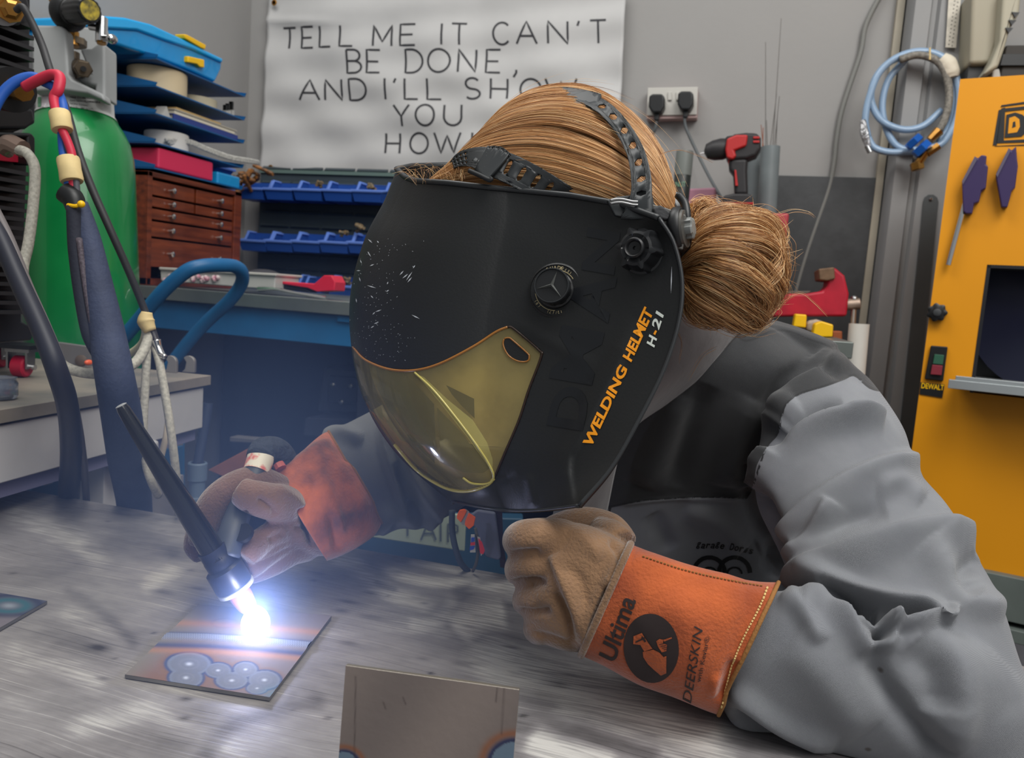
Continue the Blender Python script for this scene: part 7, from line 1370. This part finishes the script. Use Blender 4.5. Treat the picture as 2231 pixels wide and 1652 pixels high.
# ================================================================ arc
AR = thing('electric_arc', 'blinding white welding arc on the steel test plate', 'arc', P(556, 1366, .70))
ac = PZ(556, 1375, TZ+.012)
EM = bpy.data.materials.new('arc_plasma'); EM.use_nodes = True; nt = EM.node_tree; nt.nodes.remove(nt.nodes['Principled BSDF']); em = nt.nodes.new('ShaderNodeEmission'); em.inputs[0].default_value = (.62, .70, 1, 1); em.inputs[1].default_value = 4; tp_ = nt.nodes.new('ShaderNodeBsdfTransparent'); as_ = nt.nodes.new('ShaderNodeAddShader'); nt.links.new(tp_.outputs[0], as_.inputs[0]); nt.links.new(em.outputs[0], as_.inputs[1]); nt.links.new(as_.outputs[0], nt.nodes['Material Output'].inputs[0])
MB().lathe(PZ(556, 1380, TZ+.0045), (0, 0, 1), [(.0090, 0), (.0115, .003), (.0125, .008), (.0120, .013), (.0098, .018), (.0065, .022), (.003, .0245), (.0004, .025)], 32).build('plasma', EM, AR, smooth=180)
pl = bpy.data.lights.new('arc_light', 'POINT'); pl.energy = .42; pl.color = (.46, .54, 1.0); pl.shadow_soft_size = .008; po = bpy.data.objects.new('arc_light', pl); COL.objects.link(po); po.location = Vector(ac)+Vector((0, 0, .022)); po.parent = AR; po.matrix_parent_inverse = Matrix.Translation(-AR.location)
# lens glare built as a volume of fume hanging over the plate
fm = bpy.data.materials.new('haze'); fm.use_nodes = True; nt = fm.node_tree; nt.nodes.remove(nt.nodes['Principled BSDF']); vs = nt.nodes.new('ShaderNodeVolumeScatter'); vs.inputs['Color'].default_value = (.30, .46, 1, 1)
FC = np.array(ac)+[.0, .05, .05]
g1 = nt.nodes.new('ShaderNodeNewGeometry'); vd_ = nt.nodes.new('ShaderNodeVectorMath'); vd_.operation = 'DISTANCE'; nt.links.new(g1.outputs['Position'], vd_.inputs[0]); vd_.inputs[1].default_value = FC
mr_ = nt.nodes.new('ShaderNodeMapRange'); mr_.interpolation_type = 'SMOOTHERSTEP'; nt.links.new(vd_.outputs['Value'], mr_.inputs[0]); mr_.inputs[1].default_value = .36; mr_.inputs[2].default_value = .03; mr_.inputs[3].default_value = 0; mr_.inputs[4].default_value = .95
vd2 = nt.nodes.new('ShaderNodeVectorMath'); vd2.operation = 'DISTANCE'; nt.links.new(g1.outputs['Position'], vd2.inputs[0]); vd2.inputs[1].default_value = np.array(ac)+[0, 0, .015]
mr2 = nt.nodes.new('ShaderNodeMapRange'); mr2.interpolation_type = 'SMOOTHERSTEP'; nt.links.new(vd2.outputs['Value'], mr2.inputs[0]); mr2.inputs[1].default_value = .07; mr2.inputs[2].default_value = .0; mr2.inputs[3].default_value = 0; mr2.inputs[4].default_value = 11.0
ad_ = nt.nodes.new('ShaderNodeMath'); nt.links.new(mr_.outputs[0], ad_.inputs[0]); nt.links.new(mr2.outputs[0], ad_.inputs[1]); nt.links.new(ad_.outputs[0], vs.inputs['Density']); nt.links.new(vs.outputs[0], nt.nodes['Material Output'].inputs['Volume'])
fo = MB().ball(FC, .37, 32, 20).build('glare_haze', fm, None, smooth=180); tag(fo, 'bluish lens glare built as thin fume glowing round the arc', 'haze', kind='stuff')
# ================================================================ things seen under the chin
SG = thing('wall_sign', 'pale sign with dark capitals seen below the chin of the helmet', 'sign', P(920, 1200, 1.25))
def pcc(pts, d, t, nm, m, par=None, **k): return MB().prism([P(a, b, d) for a, b in pts], FW*t).build(nm, m, par, **k)
pcc([(780, 1130), (1016, 1120), (1012, 1202), (820, 1173), (800, 1170)], 1.25, .01, 'sign_plate', mat('sign_green', C(150, 162, 148), .6), SG, bevel=.002)
mb = MB()
for st, x0, x1, y0, y1 in (('T', 872, 904, 1130, 1168), ('A', 917, 950, 1135, 1177), ('I', 960, 960, 1140, 1180), ('P', 976, 997, 1142, 1182)):
    for s_ in GL[st if st != 'P' else 'P']:
        A_, B_ = ribbon([(x0+a*max(x1-x0, 1), y0+b*(y1-y0)) for a, b in s_], 4, 3); mb.grid([[P(*q_, 1.248) for q_ in S] for S in (A_, B_)])
mb.build('letters', mat('sign_ink', C(78, 86, 88), .6), SG, smooth=None, fix=False)
pcc([(700, 1120), (1140, 1130), (1140, 1300), (700, 1250)], 1.30, .05, 'lower_cabinet', mat('teal_dark', C(24, 60, 84), .5), label='dark teal metal cabinet behind the pale sign below the bench', category='cabinet', bevel=.003)
CL = thing('orange_clip', 'bright orange and grey tag hanging below the helmet chin', 'tag', P(1010, 1110, .84))
OFL = mat('orange_tag', C(255, 104, 20), .5)
pcc([(1001, 1112), (1012, 1110), (1017, 1114), (1010, 1128), (1004, 1139), (995, 1130), (996, 1122)], .84, .004, 'orange_half', OFL, CL, bevel=.0008); pcc([(1021, 1118), (1036, 1128), (1032, 1146), (1022, 1154), (1012, 1144), (1014, 1134)], .84, .004, 'orange_half', OFL, CL, bevel=.0008)
pcc([(1014, 1110), (1022, 1116), (1010, 1146), (1003, 1140)], .842, .003, 'grey_web', GREYP, CL)
FL = thing('flag_keyring', 'small red white and blue flag patch hanging beside the fist', 'patch', P(1040, 1200, .86))
pcc([(1026, 1166), (1034, 1166), (1036, 1204), (1024, 1204)], .86, .003, 'white_ground', WHITEP, FL)
for pts, m_ in (([(1027, 1172), (1034, 1172), (1034, 1180), (1026, 1182)], 'b'), ([(1025, 1183), (1035, 1182), (1035, 1188), (1025, 1189)], 'r'), ([(1024, 1191), (1035, 1190), (1032, 1197), (1023, 1200)], 'b'), ([(1042, 1174), (1050, 1182), (1056, 1200), (1053, 1208), (1046, 1206)], 'r')):
    pcc(pts, .858, .003, 'flag_bar', mat('flag_r', C(214, 50, 60), .5) if m_ == 'r' else mat('flag_b', C(40, 76, 180), .5), FL)
pcc([(1040, 1170), (1046, 1172), (1052, 1206), (1048, 1212)], .860, .002, 'white_ground', WHITEP, FL)
LN = hose('lanyard', [(985, 1112, .87), (985, 1150, .87), (990, 1185, .87), (1003, 1225, .88), (1020, 1245, .89)], .0035, mat('lanyard', C(66, 74, 84), .7), 'dark cord hanging below the helmet in front of the sign', 'cord')
hose('thin_lanyard', [(1036, 1150, .865), (1042, 1190, .865), (1038, 1225, .87), (1030, 1245, .88)], .0018, mat('lanyard2', C(92, 90, 84), .7), 'thin brownish cord beside the flag patch', 'cord')
pcc([(1040, 1112), (1080, 1118), (1085, 1160), (1092, 1215), (1086, 1222), (1058, 1214), (1040, 1160), (1022, 1125)], .88, .01, 'work_strap', mat('strap_cloth', C(112, 116, 136), .85, var=.1, vs=20), None, bevel=.003, label='hanging grey cloth flap of the coverall below the helmet', category='cloth flap')
pcc([(1078, 1112), (1094, 1112), (1096, 1180), (1104, 1240), (1090, 1236), (1084, 1180)], .885, .008, 'dark_zip_edge', mat('zip_dk', C(40, 20, 30), .6), None, label='dark zip edge of the coverall beside the fist', category='zip')
